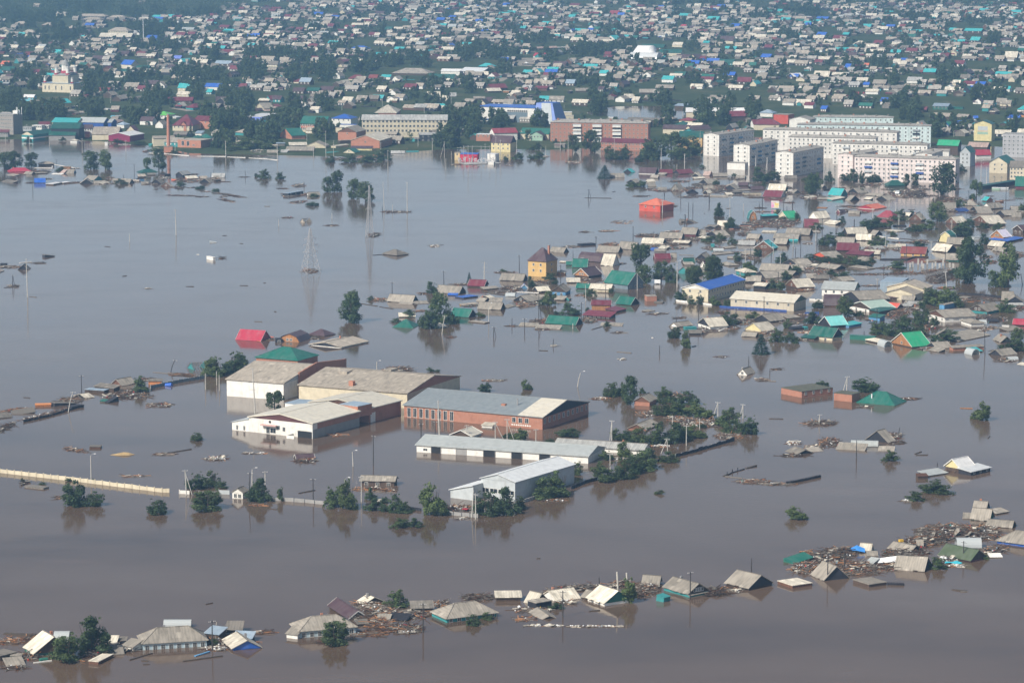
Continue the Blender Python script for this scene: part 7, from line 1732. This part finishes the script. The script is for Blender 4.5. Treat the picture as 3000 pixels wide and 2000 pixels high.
# ---------------------------------------------------------------- the far town: the larger houses one by one, the small coloured ones join the far mass
FARROW = '''
@U
g 315 84 408 86 5 8 2 mar pin
g 245 197 320 199 3 8 2.5 mar log
g 860 155 990 158 3 9 3 brn log
g 1035 264 1130 267 3 8 2 rdm whi
g 955 304 1030 306 3 7 2 mar whi
g 480 288 620 292 3 9 2.6 mar log
g 870 424 960 427 4 8 2.6 tur cyw
h 1100 475 1255 479 4 11 2.6 blu whi -
g 1525 484 1620 486 4 8 2.4 tur sky_
g 1345 540 1460 538 3 8 2.4 tur whi
h 1500 720 1875 726 3.5 22 4.4 sl log - | broad slate hip roof over a dark timber hall in the far town | the broad slate hip roof
g 1850 772 2110 778 4.5 13 4 dgr crm - w5
g 2170 698 2400 706 5 22 3 mlg drk drk
g 1985 700 2180 703 4.5 10 2 wht whi
h 1070 774 1225 778 3 10 3.4 mar crm -
g 1270 768 1360 770 3 8 3 rdb org
g 1395 757 1490 759 3 8 2 tur whi
k 1540 782 1730 784 2 2 .1 tur tea
g 1620 858 1740 861 3 9 3 mar mar
g 660 893 785 896 3 9 2.6 dgr log
g 790 888 925 891 3.4 9 3.4 brn log
g 525 898 640 900 3 8 3 brn log
g 310 978 410 981 3 8 3 brn tea - w3
g 510 990 640 993 3.4 9 4 brn log
g 1300 966 1415 969 3 8 2.6 tur log
g 590 805 700 808 3.4 9 3.6 blg log
g 1190 197 1280 200 3 8 2.6 sll log
m 1390 292 1500 295 3 8 3.6 dgr log
g 1270 342 1360 345 3 8 3 mar log
g 1040 358 1120 361 3 8 3 mar log
g 1515 291 1605 293 3 8 3 sll log
g 1985 345 2065 347 3 8 2.6 mar log
g 2060 168 2130 170 3 8 2 blu log
g 1765 147 1820 149 3 8 2 blu log
g 1010 990 1110 993 3 8 3 sll whi
g 1145 983 1250 986 3 9 3.6 sl log
g 1350 880 1440 883 3 8 3 sll log
g 920 925 1000 928 3 8 3 sl log
g 775 930 880 932 3 8 3 sl whi
@W
g 785 45 875 48 3 9 2.6 mar crm
g 175 120 260 123 3 8 2.4 tur log
g 490 136 570 139 3 9 4.4 brn whi whi
g 540 203 620 206 3 8 2.8 tur log
g 1125 122 1205 125 3 9 5 rdm log
g 825 264 920 267 3 8 2.6 tur log
g 1145 264 1200 266 3 7 2.6 tur whi
f 1105 332 1180 338 3 9 4 tur whi whi
g 1730 134 1820 137 3 8 3 tur sky_
g 1970 168 2070 171 3 9 4 tur tea
g 2170 227 2245 230 3 8 3.4 blu log
g 2050 57 2120 59 3 8 3 blu log
g 1740 232 1785 234 3 7 3 red whi
g 1400 408 1600 412 4 13 3.4 dgr lgr
g 1555 454 1750 458 4 11 3.4 dgr crm - w5
g 1700 502 1820 505 3 9 4 brn brn_
f 1815 500 1880 506 3 10 4 brn crm crm
g 2080 350 2200 353 4 9 5 brn crm
g 2120 423 2220 426 3 8 3 tur tea
g 2070 543 2200 546 3 9 3.6 dgr tea
g 2230 704 2352 706 4 9 4 mar org
g 1580 684 1680 687 3.4 9 3.2 tur whi
g 1680 647 1780 650 3 9 3.2 dgr log
g 640 558 755 561 3 9 3.4 brn log
g 380 626 460 629 2.6 8 2.6 tur log
g 750 718 830 720 3 8 3.4 blg log
h 0 572 130 575 5 11 3 tur drk -
g 475 482 570 485 3 9 3 red whi
g 485 420 690 412 2 5 1.8 slp pin
k 690 410 805 404 2 6 .2 whi slt
h 865 517 1040 520 3 12 3 sl log -
g 1670 387 1760 390 3 9 3 sll crm
g 2110 647 2210 650 3 8 3 blu sky_
@X
g 80 493 165 496 3 9 3.4 blu sky_
g 225 96 265 97 3 7 2.6 tur log
g 1150 120 1215 122 3 8 4 tur log
g 960 231 1030 233 3 8 3.4 tur yel
g 560 160 660 163 3 9 2.6 blu log
g 560 302 640 305 3 8 3.4 blu log
g 700 331 780 334 3 8 3.6 mar whi
g 1380 277 1465 280 3 8 3 tur whi
g 1835 266 1985 270 4 10 3 tur log
g 1885 348 1965 351 3 8 4 tur log
g 1160 228 1235 230 3 8 2.4 blu log
g 1700 257 1760 259 3 8 2.4 tur log
g 1690 310 1745 312 3 8 2.6 grn log
g 1050 374 1130 377 3 8 3.6 mar log
h 875 384 980 387 3 10 4 sll log -
g 1740 551 1830 554 3 9 3.6 mar whi
g 800 585 870 588 3 8 4 blu log
g 535 658 670 662 3 9 5 sll log
f 305 655 370 662 4 11 3 wht log drk
g 1110 873 1170 875 3 8 3 blu whi
g 820 824 960 829 4 10 3 red grn
g 595 938 650 940 3 8 2.4 blu log
g 2180 494 2290 497 3 10 6 sll log
g 2095 508 2180 510 3 9 3.4 slt log
g 1045 720 1160 723 3 9 3.4 sl log
g 1280 517 1335 519 3 8 2 blu whi
g 970 562 1015 563 3 5 2 org wor
g 2080 793 2180 796 3 9 4.4 sll log
g 2170 767 2230 769 3 7 2.4 tur whi
g 2020 896 2120 892 3 2 .2 tur tea
h 2290 943 2400 946 3 9 3 tur whi -
h 2180 888 2275 890 2.6 9 3 dgr log -
@T
h 760 160 1040 164 6 12 3 slt drk - w12 r=2 rs=2.6 | long old two-storey timber house with tan roof, highest at upper left | the longest upper-left timber house
h 805 192 990 196 6 12 3 slt drk - w8 r=2 rs=2.6
h 1060 174 1225 177 5 11 3 slt log - w6
h 405 247 550 250 4 11 3 slt log -
h 140 234 250 237 4 10 3 slt log -
h 215 318 330 321 5.5 10 3 slt drk - w5 r=2 rs=2.6
h 1060 304 1260 308 6 14 4 slt crm - w8
g 970 362 1290 366 7 16 4 sll drk - w12 r=2 rs=2.8 | old two-storey timber house with a broad cream roof in the upper left | the broad cream upper-left roof
g 1430 376 1545 380 4 10 3.4 blu blw | bright blue shed beside a tall white mast in the upper left | the blue shed by the mast
h -20 293 65 295 5 10 3 slt drk -
g 1780 300 1900 302 4 10 3.6 mgr log - w6
h 655 278 720 280 5 9 3 slt drk -
g 1185 634 1290 640 5 11 4.4 blu crm
g 1700 577 1775 579 3 8 3 blv log
g 1805 612 1900 606 3 8 3.4 tur whi
g 895 582 1030 586 3 9 3.6 brn wor
g 1145 532 1260 535 3 9 3 brn log
g 510 517 590 519 3 8 3 tur whi
g 235 543 310 545 3 8 3.4 mar log
g 0 632 75 634 3 9 3 org wor
g 1180 707 1250 709 3 8 2.6 dgr log
g 1330 673 1460 676 3 9 2.6 dgr log
h 1195 675 1310 678 3 9 2.4 sll log -
g 300 708 410 711 3 8 2.4 mar log
g 0 693 130 696 3 9 3.6 dgr log
g 40 768 175 772 3 9 3.6 brn log
g 1215 854 1350 858 4 10 3.6 sl mar - w3
g 2010 854 2170 858 3.6 9 3 blu whi
f 2220 846 2310 852 3.6 11 3.6 blu whi whi
g 1745 866 1865 869 3.4 9 4 tur crm
g 1735 931 1860 934 2.4 8 2.6 sll crm
g 2025 907 2080 909 2.6 7 2.6 tur tea
g 2085 322 2160 325 3 9 3 mar log
g 2190 307 2290 310 3 9 2.6 tur whi
g 2150 267 2245 270 3 9 2.6 mar log
g 2110 627 2265 631 3.4 9 3 blg log
'''
keep, MINI, vw = [], [], None
for ln in FARROW.strip().splitlines():
    if ln[0] == '@': vw = ln[1:].strip(); keep.append(ln); continue
    f = ln.split('|')[0].split()
    if '|' in ln or f[0] not in ('g', 'm') or float(f[3]) - float(f[1]) > 250: keep.append(ln)
    else: MINI.append((vw, f))
rows('\n'.join(keep))
for vw, f in MINI:
    p1, p2 = nat(vw, float(f[1]), float(f[2])), nat(vw, float(f[3]), float(f[4])); PLACED.append(((p1[0] + p2[0]) / 2, p1[1], (p2[0] - p1[0]) / 2 + 9))

# ---------------------------------------------------------------- tree clumps of the town: each tree its own thing, the trees of one clump alike
CLUMP = '''T 250 160 350 90 60;T 600 330 250 60 34;T 300 430 500 26 26;T 850 60 300 60 46;T 1400 130 200 60 36;T 1500 290 350 60 56;T 1950 150 250 40 28;T 1600 480 300 36 34;T 2050 560 120 40 12;T 300 800 150 90 20;T 120 1000 120 60 14;T 950 830 180 110 30;T 1400 790 200 50 18;T 1950 750 280 60 32;T 1500 1000 220 80 26;T 1950 930 80 80 10;T 870 1060 120 40 10;T 380 1130 250 50 24;T 1330 1170 120 40 10;T 2250 940 100 80 14;T 2100 1180 130 90 24
U 250 560 260 46 34;U 150 720 160 90 30;U 560 720 120 80 16;U 850 700 130 90 24;U 650 570 200 36 20;U 1500 600 300 56 34;U 1250 690 150 36 14;U 1800 620 120 46 12;U 1450 120 130 36 14;U 760 300 60 36 6;U 1400 340 60 24 5;U 2250 540 120 56 16;U 1900 850 150 36 14;U 2250 870 80 46 8;U 1950 1020 120 46 12;U 600 1050 90 36 8;U 850 1040 90 50 10;U 50 990 90 80 14;U 980 500 80 36 7
W 60 430 100 56 14;W 230 480 120 56 16;W 230 620 90 56 8;W 560 340 110 36 12;W 400 360 80 26 7;W 620 500 70 46 8;W 950 440 150 56 26;W 1150 430 110 46 14;W 1320 400 70 36 8;W 1340 500 60 46 6;W 1840 400 70 46 9;W 1030 870 60 80 8;W 1250 300 80 18 6;W 300 270 90 26 8;W 1900 960 90 56 10;W 2120 950 80 56 8;W 1600 880 60 36 5;W 1000 720 200 36 14;W 1850 740 60 26 5;W 2140 680 50 36 5;W 1530 30 200 16 12;W 1900 30 300 14 14
X 350 330 90 26 9;X 500 120 120 36 14;X 1400 160 140 22 14;X 2100 340 70 36 9;X 1220 680 60 56 8;X 1640 690 50 56 5;X 1760 660 100 60 12;X 1100 570 60 36 7;X 880 590 90 26 8;X 1300 900 80 56 10;X 1380 1000 90 56 12;X 950 910 90 26 6;X 2000 860 120 46 12;X 2150 840 80 46 8;X 400 100 150 36 16;X 60 160 100 26 8;X 20 960 60 56 8;X 2250 1100 70 46 6;X 1600 1100 60 46 6;X 2000 200 200 26 10
AA 130 190 150 56 14;AA 400 330 150 56 14;AA 1440 260 110 66 12;AA 2080 380 110 46 10;AA 850 300 120 36 10;L 180 380 130 90 26;L 330 210 130 66 20;L 560 490 140 30 14;L 730 370 110 46 12;L 930 370 30 50 5;L 1170 500 80 36 9;L 1640 450 90 26 6;L 2030 470 60 36 6;L 2250 460 80 46 8;Z 750 480 130 56 16;Z 1000 480 150 80 28;Z 1320 480 100 56 16;Z 680 720 130 56 16;Z 960 640 90 40 9;Z 1850 500 90 24 7;N 1730 330 70 66 12;N 1360 330 60 46 8;N 1900 340 70 46 9;N 2190 340 50 46 7;N 670 240 60 50 8;N 1310 170 60 22 6;O 1590 75 60 46 10;O 1760 205 50 36 7;O 1880 185 30 26 4;AB 1300 480 120 90 22;AB 1600 440 90 80 12;AB 1900 640 300 36 26;AB 250 420 90 26 6;AB 1350 760 140 50 14'''
CL = []
for it in CLUMP.replace('\n', ';').split(';'):
    f = it.split(); s = VIEW[f[0]][2]; u, v = nat(f[0], float(f[1]), float(f[2])); CL.append((u, v, float(f[3]) / s, float(f[4]) / s, int(f[5])))
cand = []
for ci, (u, v, ru, rv, n) in enumerate(CL):
    for k in range(n):
        a = random.uniform(0, 6.283); r = math.sqrt(random.random()); uu, vv = u + ru * r * math.cos(a), v + rv * r * math.sin(a) + rv * .35
        if vv > shore_v(uu) + 4 or vv < -25: continue
        cand.append((vv, uu, ci))
cand.sort(reverse=True)
base_q = [np.array([tuple(p.co) for p in me.vertices]) for me in CR['f']]
garden = [np.array(leafcloud(110, treeblobs(8, .12), .26)) for _ in range(8)]
stuffq = []; stuffd = []
def clump_words(ci):
    u, v = CL[ci][0], CL[ci][1]; best = min(LMK, key=lambda l: (l[0] - u) ** 2 + (3 * (l[1] - v)) ** 2); dx, dy = u - best[0], 2.2 * (v - best[1])
    return (('right of' if dx > 0 else 'left of') if abs(dx) > abs(dy) else ('in front of' if dy > 0 else 'behind')) + ' ' + best[2]
CW = [clump_words(i) for i in range(len(CL))]
for i, (vv, uu, ci) in enumerate(cand):
    p = W3(uu, vv, .8); h = random.uniform(8, 14); w = h * random.uniform(.6, .85)
    if i < 250:
        o = empty('tree', p, random.uniform(0, 6.28)); o.scale = (w * 1.1, w * 1.1, h)
        link('crown', random.choice(CR['f']), o); link('trunk', random.choice(TRK), o)
        o['category'] = 'tree'; o['label'] = 'leafy town tree in the clump ' + CW[ci]; o['group'] = 'trees of the clump ' + CW[ci]
    else:
        q = random.choice(base_q); a = random.uniform(0, 6.28); ca, sa = math.cos(a), math.sin(a)
        x = q[:, 0] * w * 1.1; y = q[:, 1] * w * 1.1
        (stuffq if random.random() < .5 else stuffd).append(np.stack([x * ca - y * sa + p.x, x * sa + y * ca + p.y, q[:, 2] * h + p.z], 1))
# ---------------------------------------------------------------- the far streets: hundreds of small houses, sheds and garden trees that read as one mass
e1 = Vector((math.cos(R(-24)), math.sin(R(-24)), 0)); e2 = Vector((-e1.y, e1.x, 0))
def pix(p):
    zc = p.y * CP + (H0 - p.z) * SP; yc = p.y * SP - (H0 - p.z) * CP
    return 1500 + FPX * p.x / zc, 1000 - FPX * yc / zc
FIELD = [(*nat('X', 1950, 590), 140, 13), (*nat('X', 1500, 690), 80, 12), (*nat('X', 300, 740), 90, 10), (*nat('W', 1950, 820), 140, 12), (*nat('U', 1300, 1062), 60, 6), (*nat('W', 400, 530), 40, 14), (1240, 285, 40, 18)]
def free(u, v, clear=1.0):
    if u < -60 or u > 3060 or v < -22 or v > shore_v(u) - 10: return False
    if u < 640 and v < 68 - u * .03 and random.random() < .93: return False
    if v < 26 + 14 * math.sin(u * .004) - (14 if 900 < u < 2100 else 0) and random.random() < .75: return False
    for a, b, c, d in FIELD:
        if ((u - a) / c) ** 2 + ((v - b) / d) ** 2 < 1: return False
    for a, b, c, d, n in CL:
        if ((u - a) / c) ** 2 + ((v - b) / d) ** 2 < .9: return random.random() < .06
    for a, b, c, d in PONDS:
        if ((u - a) / c) ** 2 + ((v - b) / d) ** 2 < 1.5: return False
    for a, b, w in PLACED:
        if abs(u - a) < w * 1.05 * clear and -min(w, 36) * .35 - 9 < v - b < 10 * clear: return False
    return True
RM = ['roof sl', 'roof sll', 'roof slt', 'roof slw', 'roof sld', 'roof slg', 'metal mar', 'metal brn', 'metal grn', 'metal tur', 'metal blu', 'metal mgr', 'metal rdb']
RWT = (28, 17, 22, 16, 11, 5, 5, 6, 3.2, 3, 1.8, 2, 1.2)
RM += ['metal dgr', 'metal rdm', 'metal red', 'metal org', 'metal blg', 'metal blv', 'roof slp', 'metal wht', 'metal mlg']
WLM = ['wood log', 'wood drk', 'wood gwd', 'plaster whi', 'plaster crm', 'plaster tea', 'wood brn_', 'frame']
hm = MB(); sm = MB(); nh = 0
def mini(mb, p, ang, L, W, he, Rz, rm, wm, wins=0):
    ca, sa = math.cos(ang), math.sin(ang); T = lambda x, y, z: (p.x + x * ca - y * sa, p.y + x * sa + y * ca, p.z + z)
    a, b = L / 2 - .3, W / 2 - .35; mb.cur = len(RM) + wm
    mb.add([T(-a,-b,-.6),T(a,-b,-.6),T(a,b,-.6),T(-a,b,-.6),T(-a,-b,he),T(a,-b,he),T(a,b,he),T(-a,b,he),T(-a,0,he+Rz*.92),T(a,0,he+Rz*.92)], [(0,1,5,4),(1,2,6,9,5),(2,3,7,6),(3,0,4,8,7)])
    if wins:
        mb.cur = len(RM) + 7
        for k in range(wins):
            x = (-1 + (2 * k + 1) / wins) * a; mb.add([T(x-.5,-b-.02,he-1.9),T(x+.5,-b-.02,he-1.9),T(x+.5,-b-.02,he-.6),T(x-.5,-b-.02,he-.6),T(x-.5,-b+.03,he-1.9),T(x+.5,-b+.03,he-1.9),T(x+.5,-b+.03,he-.6),T(x-.5,-b+.03,he-.6)], [(0,1,2,3),(0,4,5,1),(1,5,6,2),(2,6,7,3),(3,7,4,0)])
    mb.cur = rm; a, b = L / 2, W / 2; t = .18
    mb.add([T(-a,-b,he),T(a,-b,he),T(a,0,he+Rz),T(-a,0,he+Rz),T(a,b,he),T(-a,b,he),T(-a,-b,he-t),T(a,-b,he-t),T(a,0,he+Rz-t),T(-a,0,he+Rz-t),T(a,b,he-t),T(-a,b,he-t)],
           [(0,1,2,3),(3,2,4,5),(9,8,7,6),(11,10,8,9),(6,7,1,0),(4,10,11,5),(1,7,8,2),(2,8,10,4),(3,9,6,0),(5,11,9,3)])
RI = {q.split()[1]: i for i, q in enumerate(RM)}; WI = {'log': 0, 'drk': 1, 'gwd': 2, 'whi': 3, 'crm': 4, 'tea': 5, 'brn_': 6}
for vw, f in MINI:
    he = float(f[5]); A = W3(*nat(vw, float(f[1]), float(f[2])), he + .9); B = W3(*nat(vw, float(f[3]), float(f[4])), he + .9); d = B - A; a_ = math.atan2(d.y, d.x); c = (A + B) / 2 + Vector((-math.sin(a_), math.cos(a_), 0)) * float(f[6]) / 2; c.z = .9
    mini(hm, c, a_, Vector((d.x, d.y)).length, float(f[6]), he, float(f[7]), RI.get(f[8], 0), WI.get(f[9], 0), 3); nh += 1
for r in range(-60, 145):
    d0 = 1400 + r * 39 + (7 if r % 2 else -7)
    x = -3900 + random.uniform(0, 20)
    while x < 2200:
        x += random.uniform(11, 22)
        p = e1 * x + e2 * (d0 + random.uniform(-5, 5))
        if p.y < 1700 or p.y > 5100: continue
        u, v = pix(p); p.z = .9
        if not free(u, v): 
            continue
        ang = math.atan2(e1.y, e1.x) + random.gauss(0, .05) + (math.pi / 2 if random.random() < .3 else 0)
        L, W = random.triangular(5.5, 17, 8.5), random.uniform(5.5, 9.5)
        if random.random() < .86:
            mini(hm, p, ang, L, W, random.uniform(2.2, 3.2), random.uniform(1.9, 3.4), random.choices(range(13), RWT)[0], random.choices(range(7), (34, 20, 14, 12, 6, 5, 9))[0], random.choice((0, 3, 3, 4))); nh += 1
        if random.random() < .3: mini(hm, p + e1 * random.uniform(-4, 4) - e2 * random.uniform(2, 5), ang + math.pi / 2, random.uniform(4, 7), random.uniform(3, 5), random.uniform(1.8, 2.6), random.uniform(.8, 1.8), random.choices(range(13), RWT)[0], random.choices(range(7), (34, 20, 14, 12, 6, 5, 9))[0])
        for k in range(random.choice((1, 1, 2, 2, 3, 4))):
            q = p + e2 * random.uniform(9, 27) + e1 * random.uniform(-9, 9); uu, vv = pix(q)
            if free(uu, vv): mini(sm, q, ang + random.choice((0, math.pi / 2)), random.uniform(3.5, 7.5), random.uniform(2.5, 4.5), random.uniform(1.6, 2.4), random.uniform(.5, 1.5), random.choices(range(13), (26, 12, 10, 14, 26, 4, 2, 3, 1, 2, 1, 2, 1))[0], random.choices(range(7), (34, 30, 30, 2, 2, 1, 1))[0])
        if random.random() < .6:
            q = p + e2 * random.uniform(-5, 28) + e1 * random.uniform(-14, 14); L2 = random.uniform(5, 14); sm.cur = len(RM) + random.choice((0, 1, 2, 2)); dv = (e1 if random.random() < .6 else e2) * L2; sm.bar(q + Vector((0,0,.5)), q + dv + Vector((0,0,.5)), .15, 1.7)
        for k in range(random.choice((1, 2, 2, 3, 4))):
            q = p + e2 * random.uniform(3, 36) + e1 * random.uniform(-10, 10); uu, vv = pix(q)
            if vv < shore_v(uu) - 6:
                g_ = random.choice(garden); h = random.uniform(2, 8); w = h * random.uniform(.8, 1.3)
                (stuffq if random.random() < .6 else stuffd).append(np.stack([g_[:, 0] * w + q.x, g_[:, 1] * w + q.y, g_[:, 2] * h + .7], 1))
MM = [MATS[q] for q in RM] + [MATS[q] for q in WLM]
tag(hm.build('far_houses', MM), 'hundreds of small far houses with grey and coloured roofs filling the town', 'houses', kind='stuff')
tag(sm.build('far_sheds', MM), 'countless small grey sheds and board fences between the far houses', 'sheds', kind='stuff')
# woods at the top left and top right and beyond
for k in range(3600):
    u = random.uniform(-80, 3080); v = random.uniform(-26, 66)
    edge = 62 - u * .035 if u < 700 else (-8 if u < 2150 else 6 + (u - 2150) * .03)
    if v > edge + random.gauss(0, 5): continue
    if v > edge - 34 and u < 700 and random.random() < .25: continue
    p = W3(u, v, .8); g_ = random.choice(base_q); h = random.uniform(9, 15); w = h * random.uniform(.75, 1.0)
    (stuffq if random.random() < .5 else stuffd).append(np.stack([g_[:200, 0] * w * 1.2 + p.x, g_[:200, 1] * w * 1.2 + p.y, g_[:200, 2] * h + p.z], 1))
ft = link('far_trees', quadmesh('far_trees', np.concatenate(stuffq), MATS['leaf'])); tag(ft, 'far garden trees and woods between and beyond the houses', 'trees', kind='stuff')
fd = link('far_woods', quadmesh('far_woods', np.concatenate(stuffd), MATS['leaf dark'])); tag(fd, 'darker far trees of the woods and clumps', 'trees', kind='stuff')
# dirt roads
def road(pts, w, label):
    P = [W3(*q, 1.35) for q in pts]; m_ = MB()
    for a, b in zip(P[:-1], P[1:]): m_.bar(a, b, w, .08)
    tag(m_.build('dirt_road', MATS['road dirt']), label, 'road', kind='structure')
simple('road dirt', (.3,.26,.2), .95)
road([nat('Z', 985, 150), nat('Z', 1120, 75), nat('Z', 1240, -5), nat('W', 300, 620)], 11, 'pale dirt road climbing away between the far houses')
road([nat('W', 330, 600), nat('W', 400, 545), nat('W', 440, 500)], 22, 'pale dirt square beyond the dirt road')
road([nat('AB', 560, 190), nat('AB', 830, 238)], 7, 'dirt lane by the maroon timber house')
road([nat('X', 2150, 262), nat('X', 2352, 268)], 9, 'pale earth lane at the far right')
road([nat('U', 1870, 530), nat('U', 2030, 500), nat('U', 2120, 490)], 9, 'pale lane between far gardens')
road([nat('N', 860, 70), nat('N', 1180, 20)], 8, 'pale lane above the brick apartment block')
trees('''
L b 480 640 540 330 ; b 330 650 560 200 ; b 620 590 480 220 ; b 1230 762 705 100 ; b 1440 762 690 150 ; b 1600 762 695 190 ; b 1750 742 655 170 ; t 1150 520 420 170 ; b 120 620 555 130 ; b 240 655 600 80
Z t 700 785 520 250 ; t 560 780 600 180 ; b 1560 930 855 160 ; b 1730 925 875 70 ; b 1830 925 840 110 ; b 1420 940 890 60 ; b 1820 810 750 130 ; b 2050 740 690 60
AA b 425 735 660 100 ; b 1440 680 620 80 ; b 950 705 655 90 ; b 1800 740 680 160 ; b 2120 760 720 220 ; b 730 690 650 60
AB s 830 655 425 105 ; b 300 870 810 240 ; b 570 900 850 150 ; b 1440 870 800 90 ; b 1250 820 690 200 ; b 1650 800 730 160
O t 1560 260 205 60 ; b 1750 230 180 80 ; b 1240 560 480 40
''')
poles('''
T c 690 930 1010 ; c 1088 935 1030 ; c 290 620 690 ; c 362 610 680 ; c 475 640 712 ; c 993 612 660 ; c 1092 610 682 ; c 1330 610 650 ; c 1456 590 655 ; c 1563 598 635 ; c 1765 590 640 ; c 1970 580 640 ; c 205 670 725 ; c 1030 430 490 1015
U c 1412 950 1065 ; c 1032 1000 1075 ; c 1820 430 492 ; c 2003 420 490 ; c 2215 420 475 ; c 1220 470 538 ; c 515 255 310 ; c 2090 950 1042 ; c 1790 1020 1105 ; c 318 990 1080
W c 733 300 352 ; c 887 270 325 ; c 1133 450 490 ; c 515 510 560 ; c 1497 235 272 ; c 1995 160 200 ; c 785 480 515 ; c 238 330 390
X c 975 535 602 ; c 742 550 606 ; c 1087 385 446 ; c 1133 400 450 ; c 523 340 396 ; c 1110 120 170 ; c 850 180 226 ; c 1085 175 226 ; c 1540 170 212 ; c 500 575 630 ; c 330 580 640
L c 207 545 702 ; c 1192 445 712 ; c 1268 540 702 ; c 715 590 742 ; c 1070 590 702 ; c 1733 560 682 ; c 1803 635 855 ; l 1005 480 560 ; c 2100 480 612 ; c 2240 520 642 ; c 193 170 240 ; c 1350 200 260 ; c 2160 200 290
Z a 650 700 905 650 -55 ; c 498 665 812 ; c 320 620 778 ; c 947 750 1075 ; c 1295 640 978 ; c 1555 635 858 ; c 2200 680 872 ; c 1160 730 922 ; c 738 830 922 738 0 9 ; x 1352 680 930 1352 ; c 668 915 1060 ; c 1920 760 900 1920 0 9 ; c 1855 770 840 1862 0 9 ; c 628 215 262 ; c 1390 230 270 ; c 1462 240 280 ; c 1830 250 300 ; c 2150 240 310
AA c 85 600 745 ; c 452 600 755 ; c 758 690 775 758 0 9 ; c 1260 652 880 ; c 1928 680 850 ; w 1480 540 680 ; c 1072 0 105 ; c 1692 20 130 ; c 412 440 545
AB c 592 665 850 ; c 1365 690 930 ; c 2155 730 985 ; c 1348 95 210 ; a 830 150 230 825 -20 ; c 2060 130 215
O c 12 355 455 ; c 502 365 460 ; c 580 380 465 ; c 2092 440 580 ; l 2055 400 500 ; c 1395 410 545 ; c 1572 480 590 ; c 1868 195 245
''')
debris('''
L white 530 640 110 24 80 .8 ; mix 650 665 90 20 50 .6 ; mix 1300 725 140 14 60 .5 ; mix 1640 640 120 20 60 .6 ; mix 1900 650 110 18 50 .5 ; pale 560 700 60 6 14 .2
Z white 1900 895 60 14 26 .4 ; pale 2260 970 90 14 30 .6 ; pale 1465 1005 50 6 14 .2 ; pale 880 790 70 8 18 .3 ; dark 800 995 50 8 16 .3 ; white 1650 115 140 16 60 .8 ; mix 1350 110 90 14 40 .7
AA white 1910 755 100 10 30 .3 ; mix 900 670 150 16 50 .4 ; white 1690 740 60 16 20 .6 ; mix 1100 240 130 50 70 1.0 ; white 1240 700 60 10 16 .3
AB white 820 830 90 12 36 .4 ; mix 900 828 60 8 20 .3 ; pale 140 858 50 14 20 .6 ; white 1850 860 130 34 90 1.0
N pale 430 760 70 12 34 .6 ; white 790 720 30 8 12 .4 ; mix 1400 860 300 20 60 .3
''')
def car(v, x, y, col, label):
    u, w_ = nat(v, x, y); o = empty('parked_car', W3(u, w_, 1.4), random.uniform(-.6, .2))
    MB().ext([(-.85, .35), (.85, .35), (.85, .85), (-.85, .85)], -2.1, 2.1).add([(-1.3,-.8,.86),(1.0,-.8,.86),(1.0,.8,.86),(-1.3,.8,.86),(-.8,-.65,1.45),(.5,-.65,1.45),(.5,.65,1.45),(-.8,.65,1.45)], [(0,1,5,4),(1,2,6,5),(2,3,7,6),(3,0,4,7),(4,5,6,7)]).build('body', MATS[col], o)
    for a in (-1.3, 1.3):
        for b in (-.8, .8): MB().tube([(a, b - .1, .33), (a, b + .1, .33)], [.33, .33], 10).build('wheel', MATS['hole'], o)
    tag(o, label, 'car', 'cars parked in the far town')
car('X', 445, 650, 'plastic white', 'white car standing on the green field in the far right town')
car('W', 420, 548, 'plastic white', 'white car on the pale dirt square in the far town')
car('W', 1640, 714, 'plastic white', 'white car beside the turquoise roofed house in the far town')
car('Z', 1465, 125, 'plastic white', 'white van-like car at the scrap-strewn yard in the far town')
resolve()
